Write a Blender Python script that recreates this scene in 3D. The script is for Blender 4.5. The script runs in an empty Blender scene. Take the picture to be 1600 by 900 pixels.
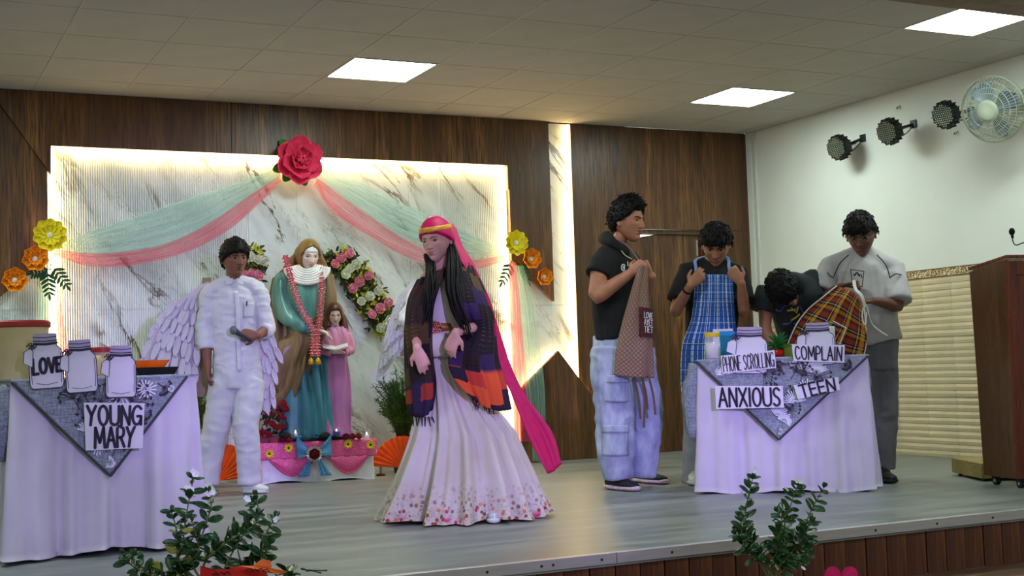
import bpy, bmesh, math, random
import numpy as np
from mathutils import Vector, Matrix

random.seed(7)
rng = np.random.default_rng(7)
S = bpy.context.scene
COL = S.collection
PI = math.pi

# ------------------------------------------------------------------ camera, world, light, exposure
FPX, YAW, PITCH, ROLL = 2061.35, .4584, .0608, -.0327          # focal length in pixels of a 1600 x 900 frame
CAM = np.array([-1.0767, -9.71, 0.7729])                        # stage floor is z = 0, back wall is y = 0
_f = np.array([math.sin(YAW) * math.cos(PITCH), math.cos(YAW) * math.cos(PITCH), math.sin(PITCH)])
_r = np.array([math.cos(YAW), -math.sin(YAW), 0.])
_u = np.cross(_r, _f)
CR = _r * math.cos(ROLL) + _u * math.sin(ROLL)
CU = -_r * math.sin(ROLL) + _u * math.cos(ROLL)
CF = _f
cd = bpy.data.cameras.new('camera')
cd.sensor_width = 36.0
cd.lens = FPX / 1600 * 36.0
cd.clip_start = .05
cam = bpy.data.objects.new('camera', cd)
COL.objects.link(cam)
cam.matrix_world = Matrix([[CR[0], CU[0], -CF[0], CAM[0]], [CR[1], CU[1], -CF[1], CAM[1]],
                           [CR[2], CU[2], -CF[2], CAM[2]], [0, 0, 0, 1]])
S.camera = cam

S.view_settings.view_transform = 'Standard'
S.view_settings.look = 'None'
S.view_settings.gamma = 1
S.view_settings.use_curve_mapping = False
S.view_settings.exposure = 0.6

wd = bpy.data.worlds.new('hall ambience')
S.world = wd
wd.use_nodes = True
wd.node_tree.nodes['Background'].inputs[0].default_value = (.84, .93, .97, 1)
wd.node_tree.nodes['Background'].inputs[1].default_value = .30


def spot(name, loc, target, color, power, angle, blend=.5, size=.08):
    l = bpy.data.lights.new(name, 'SPOT')
    l.color = color
    l.energy = power
    l.spot_size = math.radians(angle)
    l.spot_blend = blend
    l.shadow_soft_size = size
    o = bpy.data.objects.new(name, l)
    COL.objects.link(o)
    o.location = loc
    d = Vector(target) - Vector(loc)
    o.rotation_euler = d.to_track_quat('-Z', 'Y').to_euler()
    return o


# violet stage wash from the hall side, as the photograph's cool lilac light shows
for tx, ty, tz, ang, pw in ((-.10, -3.5, .35, 13, 460), (.75, -1.4, .55, 15, 760), (1.78, -3.55, .55, 18, 900), (3.35, -2.9, .32, 13, 760), (3.8, -3.4, .38, 12, 640), (1.0, 0., 1.62, 13, 430)):
    spot('stage_wash_light', (.2 + tx * .35, -10.7, 1.9), (tx, ty, tz), (.46, .32, 1.0), pw, ang, .85)
PANEL_POWER = 17.0        # emission of the ceiling panels
LED_POWER = 22.0          # emission of the warm cove strips

# ------------------------------------------------------------------ pixel rays of the photograph, used to measure the place
def ray(x, y):
    return CF + CR * ((x - 800) / FPX) - CU * ((y - 450) / FPX)


def onz(x, y, z=0.):
    d = ray(x, y)
    return CAM + d * ((z - CAM[2]) / d[2])


def ony(x, y, Y=0.):
    d = ray(x, y)
    return CAM + d * ((Y - CAM[1]) / d[1])


def onx(x, y, X):
    d = ray(x, y)
    return CAM + d * ((X - CAM[0]) / d[0])


def frame(bx, by):
    """upright plane through (bx, by) that faces the camera; returns at(px, py, depth behind that plane)"""
    n = np.array([bx - CAM[0], by - CAM[1], 0.])
    D = np.linalg.norm(n)
    n /= D

    def at(px, py, d=0.):
        v = ray(px, py)
        return CAM + v * ((D + d) / (v @ n))
    at.n = n
    at.r = np.array([n[1], -n[0], 0.])
    at.s = D / FPX
    return at


def A(*a):
    return np.array(a, float)


def unit(v):
    v = np.asarray(v, float)
    l = np.linalg.norm(v)
    return v / l if l > 1e-9 else v


# ------------------------------------------------------------------ colours and materials
def C(r, g, b):
    f = lambda c: (c / 255 / 12.92) if c / 255 <= .04045 else ((c / 255 + .055) / 1.055) ** 2.4
    return (f(r), f(g), f(b), 1.)


class G:
    def __init__(s, name):
        s.m = bpy.data.materials.new(name)
        s.m.use_nodes = True
        s.t = s.m.node_tree
        s.t.nodes.clear()
        s.out = s.t.nodes.new('ShaderNodeOutputMaterial')

    def put(s, sock, v):
        if isinstance(v, bpy.types.Node):
            v = v.outputs[0]
        if isinstance(v, bpy.types.NodeSocket):
            s.t.links.new(v, sock)
        else:
            sock.default_value = v

    def n(s, typ, inp=None, **props):
        nd = s.t.nodes.new('ShaderNode' + typ)
        for k, v in props.items():
            setattr(nd, k, v)
        for k, v in (inp or {}).items():
            s.put(nd.inputs[k], v)
        return nd

    def co(s, scale=(1, 1, 1), rot=(0, 0, 0), loc=(0, 0, 0), kind='Object'):
        tc = s.n('TexCoord')
        return s.n('Mapping', {'Vector': tc.outputs[kind], 'Scale': scale, 'Rotation': rot, 'Location': loc}).outputs[0]

    def noise(s, vec, scale=1., detail=3., rough=.5, dist=0.):
        return s.n('TexNoise', {'Vector': vec, 'Scale': scale, 'Detail': detail, 'Roughness': rough, 'Distortion': dist}).outputs[0]

    def ramp(s, fac, stops, interp='LINEAR'):
        nd = s.n('ValToRGB', {0: fac})
        nd.color_ramp.interpolation = interp
        e = nd.color_ramp.elements
        while len(e) < len(stops):
            e.new(.5)
        for k, (p, c) in enumerate(stops):
            e[k].position = p
            e[k].color = c if hasattr(c, '__len__') else (c, c, c, 1)
        return nd.outputs[0]

    def mix(s, fac, a, b, blend='MIX'):
        nd = s.t.nodes.new('ShaderNodeMix')
        nd.data_type = 'RGBA'
        nd.blend_type = blend
        s.put(nd.inputs[0], fac)
        s.put(nd.inputs[6], a)
        s.put(nd.inputs[7], b)
        return nd.outputs[2]

    def math(s, op, a, b=0., c=0.):
        return s.n('Math', {0: a, 1: b, 2: c}, operation=op).outputs[0]

    def sep(s, vec):
        return s.n('SeparateXYZ', {0: vec}).outputs

    def bump(s, h, strength=.3, dist=.01):
        return s.n('Bump', {'Height': h, 'Strength': strength, 'Distance': dist}).outputs[0]

    def bsdf(s, col, rough=.5, metal=0., spec=.5, normal=None, **more):
        i = {'Base Color': col, 'Roughness': rough, 'Metallic': metal, 'Specular IOR Level': spec}
        if normal is not None:
            i['Normal'] = normal
        for k, v in more.items():
            i[k.replace('_', ' ')] = v
        b = s.n('BsdfPrincipled', i)
        s.t.links.new(b.outputs[0], s.out.inputs[0])
        return b


MATS = {}


def pm(name, col, rough=.6, metal=0., spec=.4, var=.12, scale=12., bump=0., bscale=60., stretch=(1, 1, 1), **more):
    """plain procedural material: a colour with slight noise variation and relief"""
    if name in MATS:
        return MATS[name]
    g = G(name)
    v = g.co(stretch)
    nz = g.noise(v, scale, 3)
    dark = tuple(c * (1 - var * 1.6) for c in col[:3]) + (1,)
    lite = tuple(min(1, c * (1 + var)) for c in col[:3]) + (1,)
    c = g.ramp(nz, [(.3, dark), (.7, lite)])
    nm = g.bump(g.noise(v, bscale, 3), bump, .01) if bump else None
    g.bsdf(c, rough, metal, spec, nm, **more)
    MATS[name] = g.m
    return g.m


def emit(name, col, strength):
    g = G(name)
    e = g.n('Emission', {'Color': col, 'Strength': strength})
    g.t.links.new(e.outputs[0], g.out.inputs[0])
    return g.m


# ------------------------------------------------------------------ shapes: every function returns (vertices, faces)
def cat(parts):
    V, F, k = [], [], 0
    for v, f in parts:
        v = np.asarray(v, float).reshape(-1, 3)
        V.append(v)
        F += [tuple(i + k for i in q) for q in f]
        k += len(v)
    return (np.concatenate(V) if V else np.zeros((0, 3))), F


BOXF = [(0, 3, 2, 1), (4, 5, 6, 7), (0, 1, 5, 4), (1, 2, 6, 5), (2, 3, 7, 6), (3, 0, 4, 7)]


def box(x0, x1, y0, y1, z0, z1):
    return np.array([(x0, y0, z0), (x1, y0, z0), (x1, y1, z0), (x0, y1, z0), (x0, y0, z1), (x1, y0, z1), (x1, y1, z1), (x0, y1, z1)], float), list(BOXF)


def obox(c, h, X, Y, Z):
    c, X, Y, Z = map(lambda q: np.asarray(q, float), (c, X, Y, Z))
    V = [c + X * h[0] * a + Y * h[1] * b + Z * h[2] * d for d in (-1, 1) for a, b in ((-1, -1), (1, -1), (1, 1), (-1, 1))]
    return np.array(V), list(BOXF)


def slab(poly, O, X, Y, t):
    """polygon given in the plane (O; X, Y), extruded by t along X x Y"""
    O, X, Y = map(lambda q: np.asarray(q, float), (O, X, Y))
    N = np.cross(X, Y)
    n = len(poly)
    V = [O + X * a + Y * b for a, b in poly] + [O + X * a + Y * b + N * t for a, b in poly]
    F = [tuple(range(n))[::-1], tuple(range(n, 2 * n))] + [(i, (i + 1) % n, n + (i + 1) % n, n + i) for i in range(n)]
    return np.array(V), F


def prism(poly, y0, y1):
    return slab(poly, (0, y1, 0), (1, 0, 0), (0, 0, 1), y1 - y0)      # x,z polygon between y0 (front) and y1


def grid_faces(nu, nv, wrap=False, k=0):
    F = []
    for j in range(nv - 1):
        for i in range(nu if wrap else nu - 1):
            a, b = j * nu + i, j * nu + (i + 1) % nu
            F.append((k + a, k + b, k + b + nu, k + a + nu))
    return F


def frames(P, hint):
    P = np.asarray(P, float)
    T = np.gradient(P, axis=0)
    T /= np.linalg.norm(T, axis=1)[:, None] + 1e-12
    out = []
    s = np.asarray(hint, float)
    for t in T:
        s = s - t * (s @ t)
        if np.linalg.norm(s) < 1e-6:
            s = np.cross(t, (0.3, .9, .1))
        s = unit(s)
        out.append((t, s, np.cross(t, s)))
    return out


def crom(P, n):
    """Catmull-Rom through the rows of P, n samples"""
    P = np.asarray(P, float)
    m = len(P)
    if m == 2:
        t = np.linspace(0, 1, n)[:, None] if P.ndim == 2 else np.linspace(0, 1, n)[:, None, None]
        return P[0] * (1 - t) + P[1] * t
    out = []
    for u in np.linspace(0, m - 1, n):
        i = min(int(u), m - 2)
        t = u - i
        p1, p2 = P[i], P[i + 1]
        p0 = P[i - 1] if i > 0 else 2 * p1 - p2
        p3 = P[i + 2] if i + 2 < m else 2 * p2 - p1
        out.append(.5 * (2 * p1 + (p2 - p0) * t + (2 * p0 - 5 * p1 + 4 * p2 - p3) * t * t + (3 * p1 - p0 - 3 * p2 + p3) * t ** 3))
    return np.array(out)


def tube(P, r, n=8, hint=(0.1, 0.2, 1.), k=0, flat=True):
    """tube along P; r a number, a list, or a list of (a, b) half-axes along hint and across it; k > 0 resamples"""
    P = np.asarray(P, float)
    R = np.asarray(r, float)
    if R.ndim == 0:
        R = np.full((len(P), 2), float(R))
    elif R.ndim == 1:
        R = np.stack([R, R], 1)
    if k:
        P, R = crom(P, k), crom(R, k)
    if not flat:                         # round ends
        fr = frames(P, hint)
        e0, e1 = R[0].mean(), R[-1].mean()
        h = [.98, .8, .45]
        P = np.concatenate([[P[0] - fr[0][0] * e0 * q for q in h], P, [P[-1] + fr[-1][0] * e1 * q for q in h[::-1]]])
        sc = [math.sqrt(1 - q * q) for q in h]
        R = np.concatenate([[R[0] * q for q in sc], R, [R[-1] * q for q in sc[::-1]]])
    a = np.linspace(0, 2 * PI, n, endpoint=False)
    V = []
    for p, rr, (t, s, u) in zip(P, R, frames(P, hint)):
        V += [p + s * (rr[0] * math.cos(q)) + u * (rr[1] * math.sin(q)) for q in a]
    m = len(P)
    F = grid_faces(n, m, True)
    F += [tuple(range(n))[::-1], tuple(range((m - 1) * n, m * n))]
    return np.array(V), F


def lathe(prof, n=24, c=(0, 0, 0), sx=1., sy=1.):
    a = np.linspace(0, 2 * PI, n, endpoint=False)
    V = [(c[0] + r * math.cos(q) * sx, c[1] + r * math.sin(q) * sy, c[2] + z) for r, z in prof for q in a]
    m = len(prof)
    return np.array(V), grid_faces(n, m, True) + [tuple(range(n))[::-1], tuple(range((m - 1) * n, m * n))]


def ell(c, r, X=(1, 0, 0), Y=(0, 1, 0), Z=(0, 0, 1), nu=16, nv=10):
    V = []
    for j in range(nv + 1):
        t = PI * (j + .02) / (nv + .04) - PI / 2
        for i in range(nu):
            q = 2 * PI * i / nu
            V.append(np.asarray(c, float) + np.asarray(X) * (r[0] * math.cos(t) * math.cos(q)) + np.asarray(Y) * (r[1] * math.cos(t) * math.sin(q)) + np.asarray(Z) * (r[2] * math.sin(t)))
    return np.array(V), grid_faces(nu, nv + 1, True) + [tuple(range(nu))[::-1], tuple(range(nv * nu, nv * nu + nu))]


def normals_grid(V, nu, nv):
    g = V.reshape(nv, nu, 3)
    N = np.cross(np.gradient(g, axis=1), np.gradient(g, axis=0))
    return (N / (np.linalg.norm(N, axis=2)[:, :, None] + 1e-12)).reshape(-1, 3)


def sheet(ctrl, nu=30, nv=40, thick=.004, disp=None):
    """cloth: a grid of control points (rows x columns) made smooth, folded by disp(u, v), given a thickness"""
    Cn = np.asarray(ctrl, float)
    rows = crom(Cn, nv)
    g = np.transpose(crom(np.transpose(rows, (1, 0, 2)), nu), (1, 0, 2))
    V = g.reshape(-1, 3)
    if disp is not None:
        N = normals_grid(V, nu, nv)
        u, v = np.meshgrid(np.linspace(0, 1, nu), np.linspace(0, 1, nv))
        V = V + N * np.asarray(disp(u, v)).reshape(-1, 1)
    if not thick:
        return V, grid_faces(nu, nv)
    N = normals_grid(V, nu, nv)
    W = V - N * thick
    k = nu * nv
    F = grid_faces(nu, nv) + [q[::-1] for q in grid_faces(nu, nv, False, k)]
    edge = [j * nu for j in range(nv)], [j * nu + nu - 1 for j in range(nv)], list(range(nu)), [(nv - 1) * nu + i for i in range(nu)]
    for n, e in enumerate(edge):
        for a, b in zip(e[:-1], e[1:]):
            q = (a, b, b + k, a + k)
            F.append(q if n in (0, 3) else q[::-1])
    return np.concatenate([V, W]), F


_perm = rng.permutation(256)
_perm = np.concatenate([_perm, _perm, _perm])
_grad = rng.normal(size=(256, 3))
_grad /= np.linalg.norm(_grad, axis=1)[:, None]


def pnoise(P):
    """gradient noise of an (n, 3) array, about -0.7 .. 0.7"""
    P = np.asarray(P, float)
    i = np.floor(P).astype(int)
    f = P - i
    i &= 255
    w = f * f * f * (f * (f * 6 - 15) + 10)
    out = 0
    for dx in (0, 1):
        for dy in (0, 1):
            for dz in (0, 1):
                h = _perm[_perm[_perm[(i[:, 0] + dx) & 255] + ((i[:, 1] + dy) & 255)] + ((i[:, 2] + dz) & 255)]
                g = _grad[h]
                d = (g * (f - (dx, dy, dz))).sum(1)
                out = out + d * np.where(dx, w[:, 0], 1 - w[:, 0]) * np.where(dy, w[:, 1], 1 - w[:, 1]) * np.where(dz, w[:, 2], 1 - w[:, 2])
    return out


def vnormals(V, F):
    N = np.zeros_like(V)
    T = np.array([(q[0], q[1], q[2]) for q in F])
    n = np.cross(V[T[:, 1]] - V[T[:, 0]], V[T[:, 2]] - V[T[:, 0]])
    for k in range(3):
        np.add.at(N, T[:, k], n)
    if len(F[0]) == 4:
        Q = np.array([q[3] if len(q) > 3 else q[2] for q in F])
        np.add.at(N, Q, n)
    return N / (np.linalg.norm(N, axis=1)[:, None] + 1e-12)


def raw_mesh(V, F, name='m'):
    me = bpy.data.meshes.new(name)
    me.from_pydata(np.asarray(V, float).tolist(), [], [tuple(int(i) for i in q) for q in F])
    me.update()
    return me


def remesh(VF, vox=.007, smooth=4, fac=.5):
    """melt overlapping closed shapes into one continuous skin"""
    me = raw_mesh(*VF)
    o = bpy.data.objects.new('tmp', me)
    COL.objects.link(o)
    m = o.modifiers.new('r', 'REMESH')
    m.mode = 'VOXEL'
    m.voxel_size = vox
    if smooth:
        s = o.modifiers.new('s', 'SMOOTH')
        s.iterations = smooth
        s.factor = fac
    dg = bpy.context.evaluated_depsgraph_get()
    e = o.evaluated_get(dg)
    m2 = bpy.data.meshes.new_from_object(e)
    n = len(m2.vertices)
    V = np.zeros(n * 3)
    m2.vertices.foreach_get('co', V)
    V = V.reshape(-1, 3)
    nl = len(m2.loops)
    L = np.zeros(nl, int)
    m2.loops.foreach_get('vertex_index', L)
    if nl == 4 * len(m2.polygons):
        F = [tuple(q) for q in L.reshape(-1, 4).tolist()]
    else:
        F = [tuple(p.vertices) for p in m2.polygons]
    bpy.data.objects.remove(o)
    bpy.data.meshes.remove(me)
    bpy.data.meshes.remove(m2)
    return V, F


# ------------------------------------------------------------------ objects
ORG = {}


def props(o, label=None, cat_=None, group=None, kind=None):
    if label:
        o['label'] = label
    if cat_:
        o['category'] = cat_
    if group:
        o['group'] = group
    if kind:
        o['kind'] = kind
    return o


def thing(name, label, cat_, loc, group=None, kind=None):
    o = bpy.data.objects.new(name, None)
    o.empty_display_size = .05
    COL.objects.link(o)
    o.location = loc
    ORG[o.name] = np.asarray(loc, float)
    return props(o, label, cat_, group, kind)


def mesh(name, VF, mat, parent=None, smooth=False, label=None, cat_=None, group=None, kind=None, midx=None, bevel=0, org=None):
    V, F = VF
    V = np.asarray(V, float)
    if parent is None:
        O = np.asarray(org, float) if org is not None else A((V[:, 0].min() + V[:, 0].max()) / 2, (V[:, 1].min() + V[:, 1].max()) / 2, V[:, 2].min())
    else:
        O = ORG[parent.name]
    me = raw_mesh(V - O, F, name)
    for mt in (mat if isinstance(mat, (list, tuple)) else [mat]):
        me.materials.append(mt)
    if midx is not None:
        me.polygons.foreach_set('material_index', np.asarray(midx, int))
    if smooth:
        me.polygons.foreach_set('use_smooth', np.ones(len(me.polygons), bool))
    o = bpy.data.objects.new(name, me)
    COL.objects.link(o)
    if parent is None:
        o.location = O
    else:
        o.parent = parent
    ORG[o.name] = O
    if bevel:
        b = o.modifiers.new('bevel', 'BEVEL')
        b.width = bevel
        b.segments = 2
        b.limit_method = 'ANGLE'
    return props(o, label, cat_, group, kind)


def place(name, me, parent, loc, rot=None, scale=None, **kw):
    """one more object on shared mesh data; loc in the world"""
    o = bpy.data.objects.new(name, me)
    COL.objects.link(o)
    O = ORG[parent.name] if parent else np.zeros(3)
    if parent:
        o.parent = parent
    M = Matrix.Translation(Vector(np.asarray(loc, float) - O))
    if rot is not None:
        M = M @ Matrix([[rot[i][j] for j in range(3)] + [0] for i in range(3)] + [[0, 0, 0, 1]])
    if scale is not None:
        sc = scale if hasattr(scale, '__len__') else (scale,) * 3
        M = M @ Matrix.Diagonal((*sc, 1))
    o.matrix_basis = M
    ORG[o.name] = np.asarray(loc, float)
    return props(o, **kw)


def shared(name, VF, mat, smooth=False, midx=None):
    me = raw_mesh(VF[0], VF[1], name)
    for mt in (mat if isinstance(mat, (list, tuple)) else [mat]):
        me.materials.append(mt)
    if midx is not None:
        me.polygons.foreach_set('material_index', np.asarray(midx, int))
    if smooth:
        me.polygons.foreach_set('use_smooth', np.ones(len(me.polygons), bool))
    return me


def basis(n, up=(0, 0, 1)):
    """columns x, y, n with n the outward axis and y as near to up as possible"""
    n = unit(n)
    x = np.cross(up, n)
    if np.linalg.norm(x) < 1e-5:
        x = np.cross((0, 1, 0), n)
    x = unit(x)
    y = np.cross(n, x)
    return np.stack([x, y, n], 1)


def rotm(axis, ang):
    m = Matrix.Rotation(ang, 3, Vector(axis))
    return np.array(m)

# ------------------------------------------------------------------ surfaces of the place
def wood(name, dark, mid, lite, grain=9., rough=.38, axis='z', bump=.12):
    g = G(name)
    sc = {'z': (1, 1, .055), 'x': (.055, 1, 1), 'y': (1, .055, 1)}[axis]
    v = g.co(sc)
    warp = g.noise(v, 2.2, 2)
    v2 = g.n('VectorMath', {0: v, 1: g.n('Combine' + 'XYZ', {0: g.math('MULTIPLY', warp, .12), 1: 0., 2: 0.})}, operation='ADD').outputs[0]
    a = g.noise(v2, grain, 5, .62, .6)
    b = g.noise(v, grain * 8, 3, .6)
    band = g.noise(v, 3.2, 1)
    c = g.ramp(a, [(.28, dark), (.5, mid), (.74, lite)])
    c = g.mix(g.ramp(b, [(.42, 0.), (.68, 1.)]), c, dark)
    c = g.mix(g.math('MULTIPLY', g.ramp(band, [(.38, 0.), (.6, 1.)]), .55), c, g.mix(.5, dark, mid))
    g.bsdf(c, g.math('ADD', g.math('MULTIPLY', b, .2), rough - .1), 0, .45, g.bump(b, bump, .004))
    return g.m


W_DARK = wood('dark walnut laminate', C(48, 30, 17), C(106, 70, 37), C(168, 116, 62))
W_STAGE = wood('reddish stage cladding', C(62, 30, 20), C(112, 62, 42), C(150, 96, 66), 7.)
W_POD = wood('podium side veneer', C(70, 44, 22), C(104, 68, 36), C(124, 84, 46), 14., .3)
W_RED = wood('podium red front veneer', C(84, 26, 10), C(128, 50, 22), C(150, 66, 32), 10., .28)


def marble():
    g = G('white marble with brown veins')
    v = g.n('Mapping', {'Vector': g.co((1, 1, 1), (0, .64, 0)), 'Scale': (1.5, 1, .5)}).outputs[0]
    n1 = g.noise(v, 1.9, 8, .62, .7)
    line = g.math('ABSOLUTE', g.math('SUBTRACT', n1, .5))
    vein = g.ramp(line, [(0., 1.), (.010, .8), (.028, .0)])
    mask = g.ramp(g.noise(v, 2.3, 2), [(.46, 0.), (.60, 1.)])
    fine = g.ramp(g.math('ABSOLUTE', g.math('SUBTRACT', g.noise(v, 4.2, 6, .65, 1.4), .5)), [(0., 1.), (.014, 0.)])
    m2 = g.ramp(g.noise(v, 3.1, 2), [(.48, 0.), (.62, .7)])
    cloud = g.ramp(g.noise(v, 2.6, 6, .6), [(.35, C(192, 203, 205)), (.6, C(222, 231, 232))])
    c = g.mix(g.math('MULTIPLY', fine, m2), cloud, C(140, 132, 112))
    c = g.mix(g.math('MULTIPLY', vein, mask), c, C(84, 68, 40))
    g.bsdf(c, .22, 0, .5)
    return g.m


MARBLE = marble()


def floor_mat():
    g = G('brushed grey stage vinyl')
    v = g.co((.35, 2.2, 1), (0, 0, .25))
    a = g.noise(v, 3., 6, .65, .4)
    b = g.noise(g.co(), .9, 3)
    c = g.ramp(a, [(.32, C(94, 100, 98)), (.5, C(124, 130, 128)), (.7, C(158, 163, 160))])
    c = g.mix(g.math('MULTIPLY', b, .4), c, C(122, 130, 120))
    dirt = g.ramp(g.noise(g.co(), 26., 4, .7), [(.70, 0.), (.78, .5)])
    c = g.mix(dirt, c, C(70, 70, 66))
    g.bsdf(c, g.ramp(a, [(.3, .32), (.8, .55)]), 0, .5, g.bump(a, .06, .004))
    return g.m


def hall_floor_mat():
    g = G('brown marbled hall floor')
    v = g.co((.5, 2.4, 1))
    a = g.noise(v, 4., 6, .6, 1.)
    g.bsdf(g.ramp(a, [(.3, C(72, 50, 40)), (.55, C(120, 92, 74)), (.75, C(168, 146, 124))]), .3)
    return g.m


def relief_mat(name, base, gold):
    g = G(name)
    v = g.co((14, 14, 20))
    w = g.noise(v, 1.1, 2, .5, 2.2)
    m = g.ramp(w, [(.44, 0.), (.50, 1.), (.58, 1.), (.64, 0.)])
    g.bsdf(g.mix(m, base, gold), .3, 0, .5, g.bump(w, .7, .01))
    return g.m


PLASTER = pm('white wall paint', C(226, 232, 226), .75, var=.015, scale=3, bump=.04, bscale=30)
CEIL = pm('ceiling tile board', C(188, 185, 178), .9, var=.03, scale=4, bump=.08, bscale=120)
TBAR = pm('ceiling grid bar', C(196, 194, 184), .5, var=.02)
GAP = pm('dark ceiling gap', C(40, 36, 30), .9)
ALU = pm('aluminium edging', C(196, 190, 194), .42, .55, .5, var=.06, scale=20, stretch=(.3, 3, 3))
STEEL = pm('dark screw steel', C(60, 56, 60), .4, .6)
TILE = pm('beige glazed wall tile', C(206, 196, 164), .16, 0, .5, var=.05, scale=6, stretch=(1, 1, .6))
GROUT = pm('dark tile grout', C(120, 110, 90), .8)
BORDER = relief_mat('gold scroll border tile', C(226, 214, 176), C(112, 78, 30))
BORDER_RIM = pm('border rim brown', C(110, 84, 44), .4)
LED = emit('warm cove strip', (1., .66, .27, 1), LED_POWER)
PANEL = emit('ceiling panel light', (.86, 1., .92, 1), PANEL_POWER)
PVC = pm('white cable duct', C(214, 216, 208), .5, var=.03)
BRICKISH = pm('backing board', C(120, 110, 100), .9)

# ------------------------------------------------------------------ the setting
XR = 6.1575          # right wall
ZC = 2.83            # ceiling
YF = -4.965          # stage front
ZH = -.25            # hall floor

o = mesh('floor', box(-4.5, XR, YF, .12, -.05, 0), floor_mat(), kind='structure', label='grey brushed vinyl stage floor')
o = mesh('floor_hall', box(-4.5, XR, -14, YF + .02, ZH - .05, ZH), hall_floor_mat(), kind='structure', label='brown marbled hall floor in front of the stage')

riser = mesh('wall_stage_front', box(-2.5, XR, YF + .035, YF + .06, ZH, -.05), pm('riser backing', C(34, 18, 12), .8), kind='structure', label='wood-clad front of the stage')
plank = shared('plank', box(0, .1145, -.02, 0, 0, .213), W_STAGE)
k = 0
x = 1.103 - .1205 * 24
while x < XR - .12:
    p = place('plank', plank, riser, (x, YF + .035 - (.004 if k % 3 else 0), ZH + .001))
    k += 1
    x += .1205
nose = mesh('trim_1', cat([box(-2.5, 1.70, YF - .006, YF, -.040, .004), box(1.704, XR, YF - .006, YF, -.040, .004),
                           box(-2.5, 1.70, YF, YF + .03, 0, .004), box(1.704, XR, YF, YF + .03, 0, .004)]), ALU, kind='structure',
            label='aluminium nosing along the stage edge', bevel=.001)
screw = shared('screw', tube([(0, 0, 0), (0, -.003, 0)], .0055, 8), STEEL)
for px, py in ((761, 890), (846, 881), (864, 880), (940, 872), (1050, 861), (1368, 829), (1464, 819), (1551, 810)):
    q = ony(px, py, YF - .006)
    place('screw', screw, nose, (q[0], YF - .006, -.019))

# ceiling: boards between runners
ceil = mesh('ceiling', cat([box(-4.5, XR, -5.0, .12, ZC + .012, ZC + .03), box(-4.5, XR, -14, -5.0, ZC, ZC + .03)]), GAP, kind='structure',
            label='suspended ceiling of pale square boards')
ceil.data.materials.clear()
ceil.data.materials.append(GAP)
YJ = [0.] + [-(.4648 + .6 * j) for j in range(0, 8)]
XI = [.6 * i for i in range(-5, 11)] + [XR]
LIGHTS = {(3, 2), (8, 2), (8, 6), (3, 6), (-2, 2), (-2, 6)}
tiles = {}
for a, (x0, x1) in enumerate(zip(XI[:-1], XI[1:])):
    for j, (y1, y0) in enumerate(zip(YJ[:-1], YJ[1:])):
        i = a - 5
        if (i, j) in LIGHTS:
            continue
        w, d = x1 - x0 - .008, y1 - y0 - .007
        key = (round(w, 3), round(d, 3))
        if key not in tiles:
            tiles[key] = shared('ceiling_tile', box(0, w, 0, d, 0, .010), CEIL)
        place('ceiling_tile', tiles[key], ceil, (x0 + .004, y0 + .0035, ZC + .001 + .0006 * ((i * 7 + j * 3) % 3)))
for a, x in enumerate(XI[:-1]):
    if x > -1.5:
        mesh('grid_bar', box(x - .0025, x + .0025, YJ[-1], 0, ZC - .001, ZC + .011), TBAR, ceil)
beam = mesh('trim_2', box(-4.5, XR, -5.12, -4.90, float(ony(1500, 14.5, -4.90)[2]), ZC + .02), pm('soffit paint', C(150, 132, 112), .8), kind='structure',
            label='dropped soffit above the stage edge')

n = 0
for (i, j), lab in {(3, 2): 'bright square ceiling light above the pink paper rose', (8, 2): 'bright square ceiling light near the white wall, the one farther back',
                    (8, 6): 'bright square ceiling light at the top right corner, nearest the wall fan'}.items():
    x0, y1 = .6 * i, YJ[j]
    t = thing('ceiling_light', lab, 'ceiling light', (x0 + .3, y1 - .3, ZC - .004), 'square ceiling lights')
    fr = cat([box(x0 + .004, x0 + .596, y1 - .6 + .004, y1 - .586, ZC - .004, ZC + .012), box(x0 + .004, x0 + .596, y1 - .014, y1 - .004, ZC - .004, ZC + .012),
              box(x0 + .004, x0 + .014, y1 - .586, y1 - .014, ZC - .004, ZC + .012), box(x0 + .586, x0 + .596, y1 - .586, y1 - .014, ZC - .004, ZC + .012)])
    mesh('frame', fr, TBAR, t)
    mesh('diffuser', box(x0 + .014, x0 + .586, y1 - .586, y1 - .014, ZC - .001, ZC + .011), PANEL, t)
for x, y in ((2.1, -3.76), (-.9, -3.76), (-.9, -1.36), (2.1, -7.4), (5.1, -7.4), (-.9, -7.4), (2.1, -10), (-.9, -10)):     # the same panels over the rest of the hall
    l = bpy.data.lights.new('hall_panel_light', 'AREA')
    l.shape = 'SQUARE'
    l.size = .57
    l.energy = PANEL_POWER * .57 * .57 * PI
    l.color = (.86, 1., .92)
    lo = bpy.data.objects.new('hall_panel_light', l)
    COL.objects.link(lo)
    lo.location = (x, y, ZC - .006)

# back wall
back = mesh('wall_back', box(-4.5, 4.93, .11, .14, 0, ZC), BRICKISH, kind='structure', label='back wall of marble and dark wood panels')
YM = .085


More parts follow.
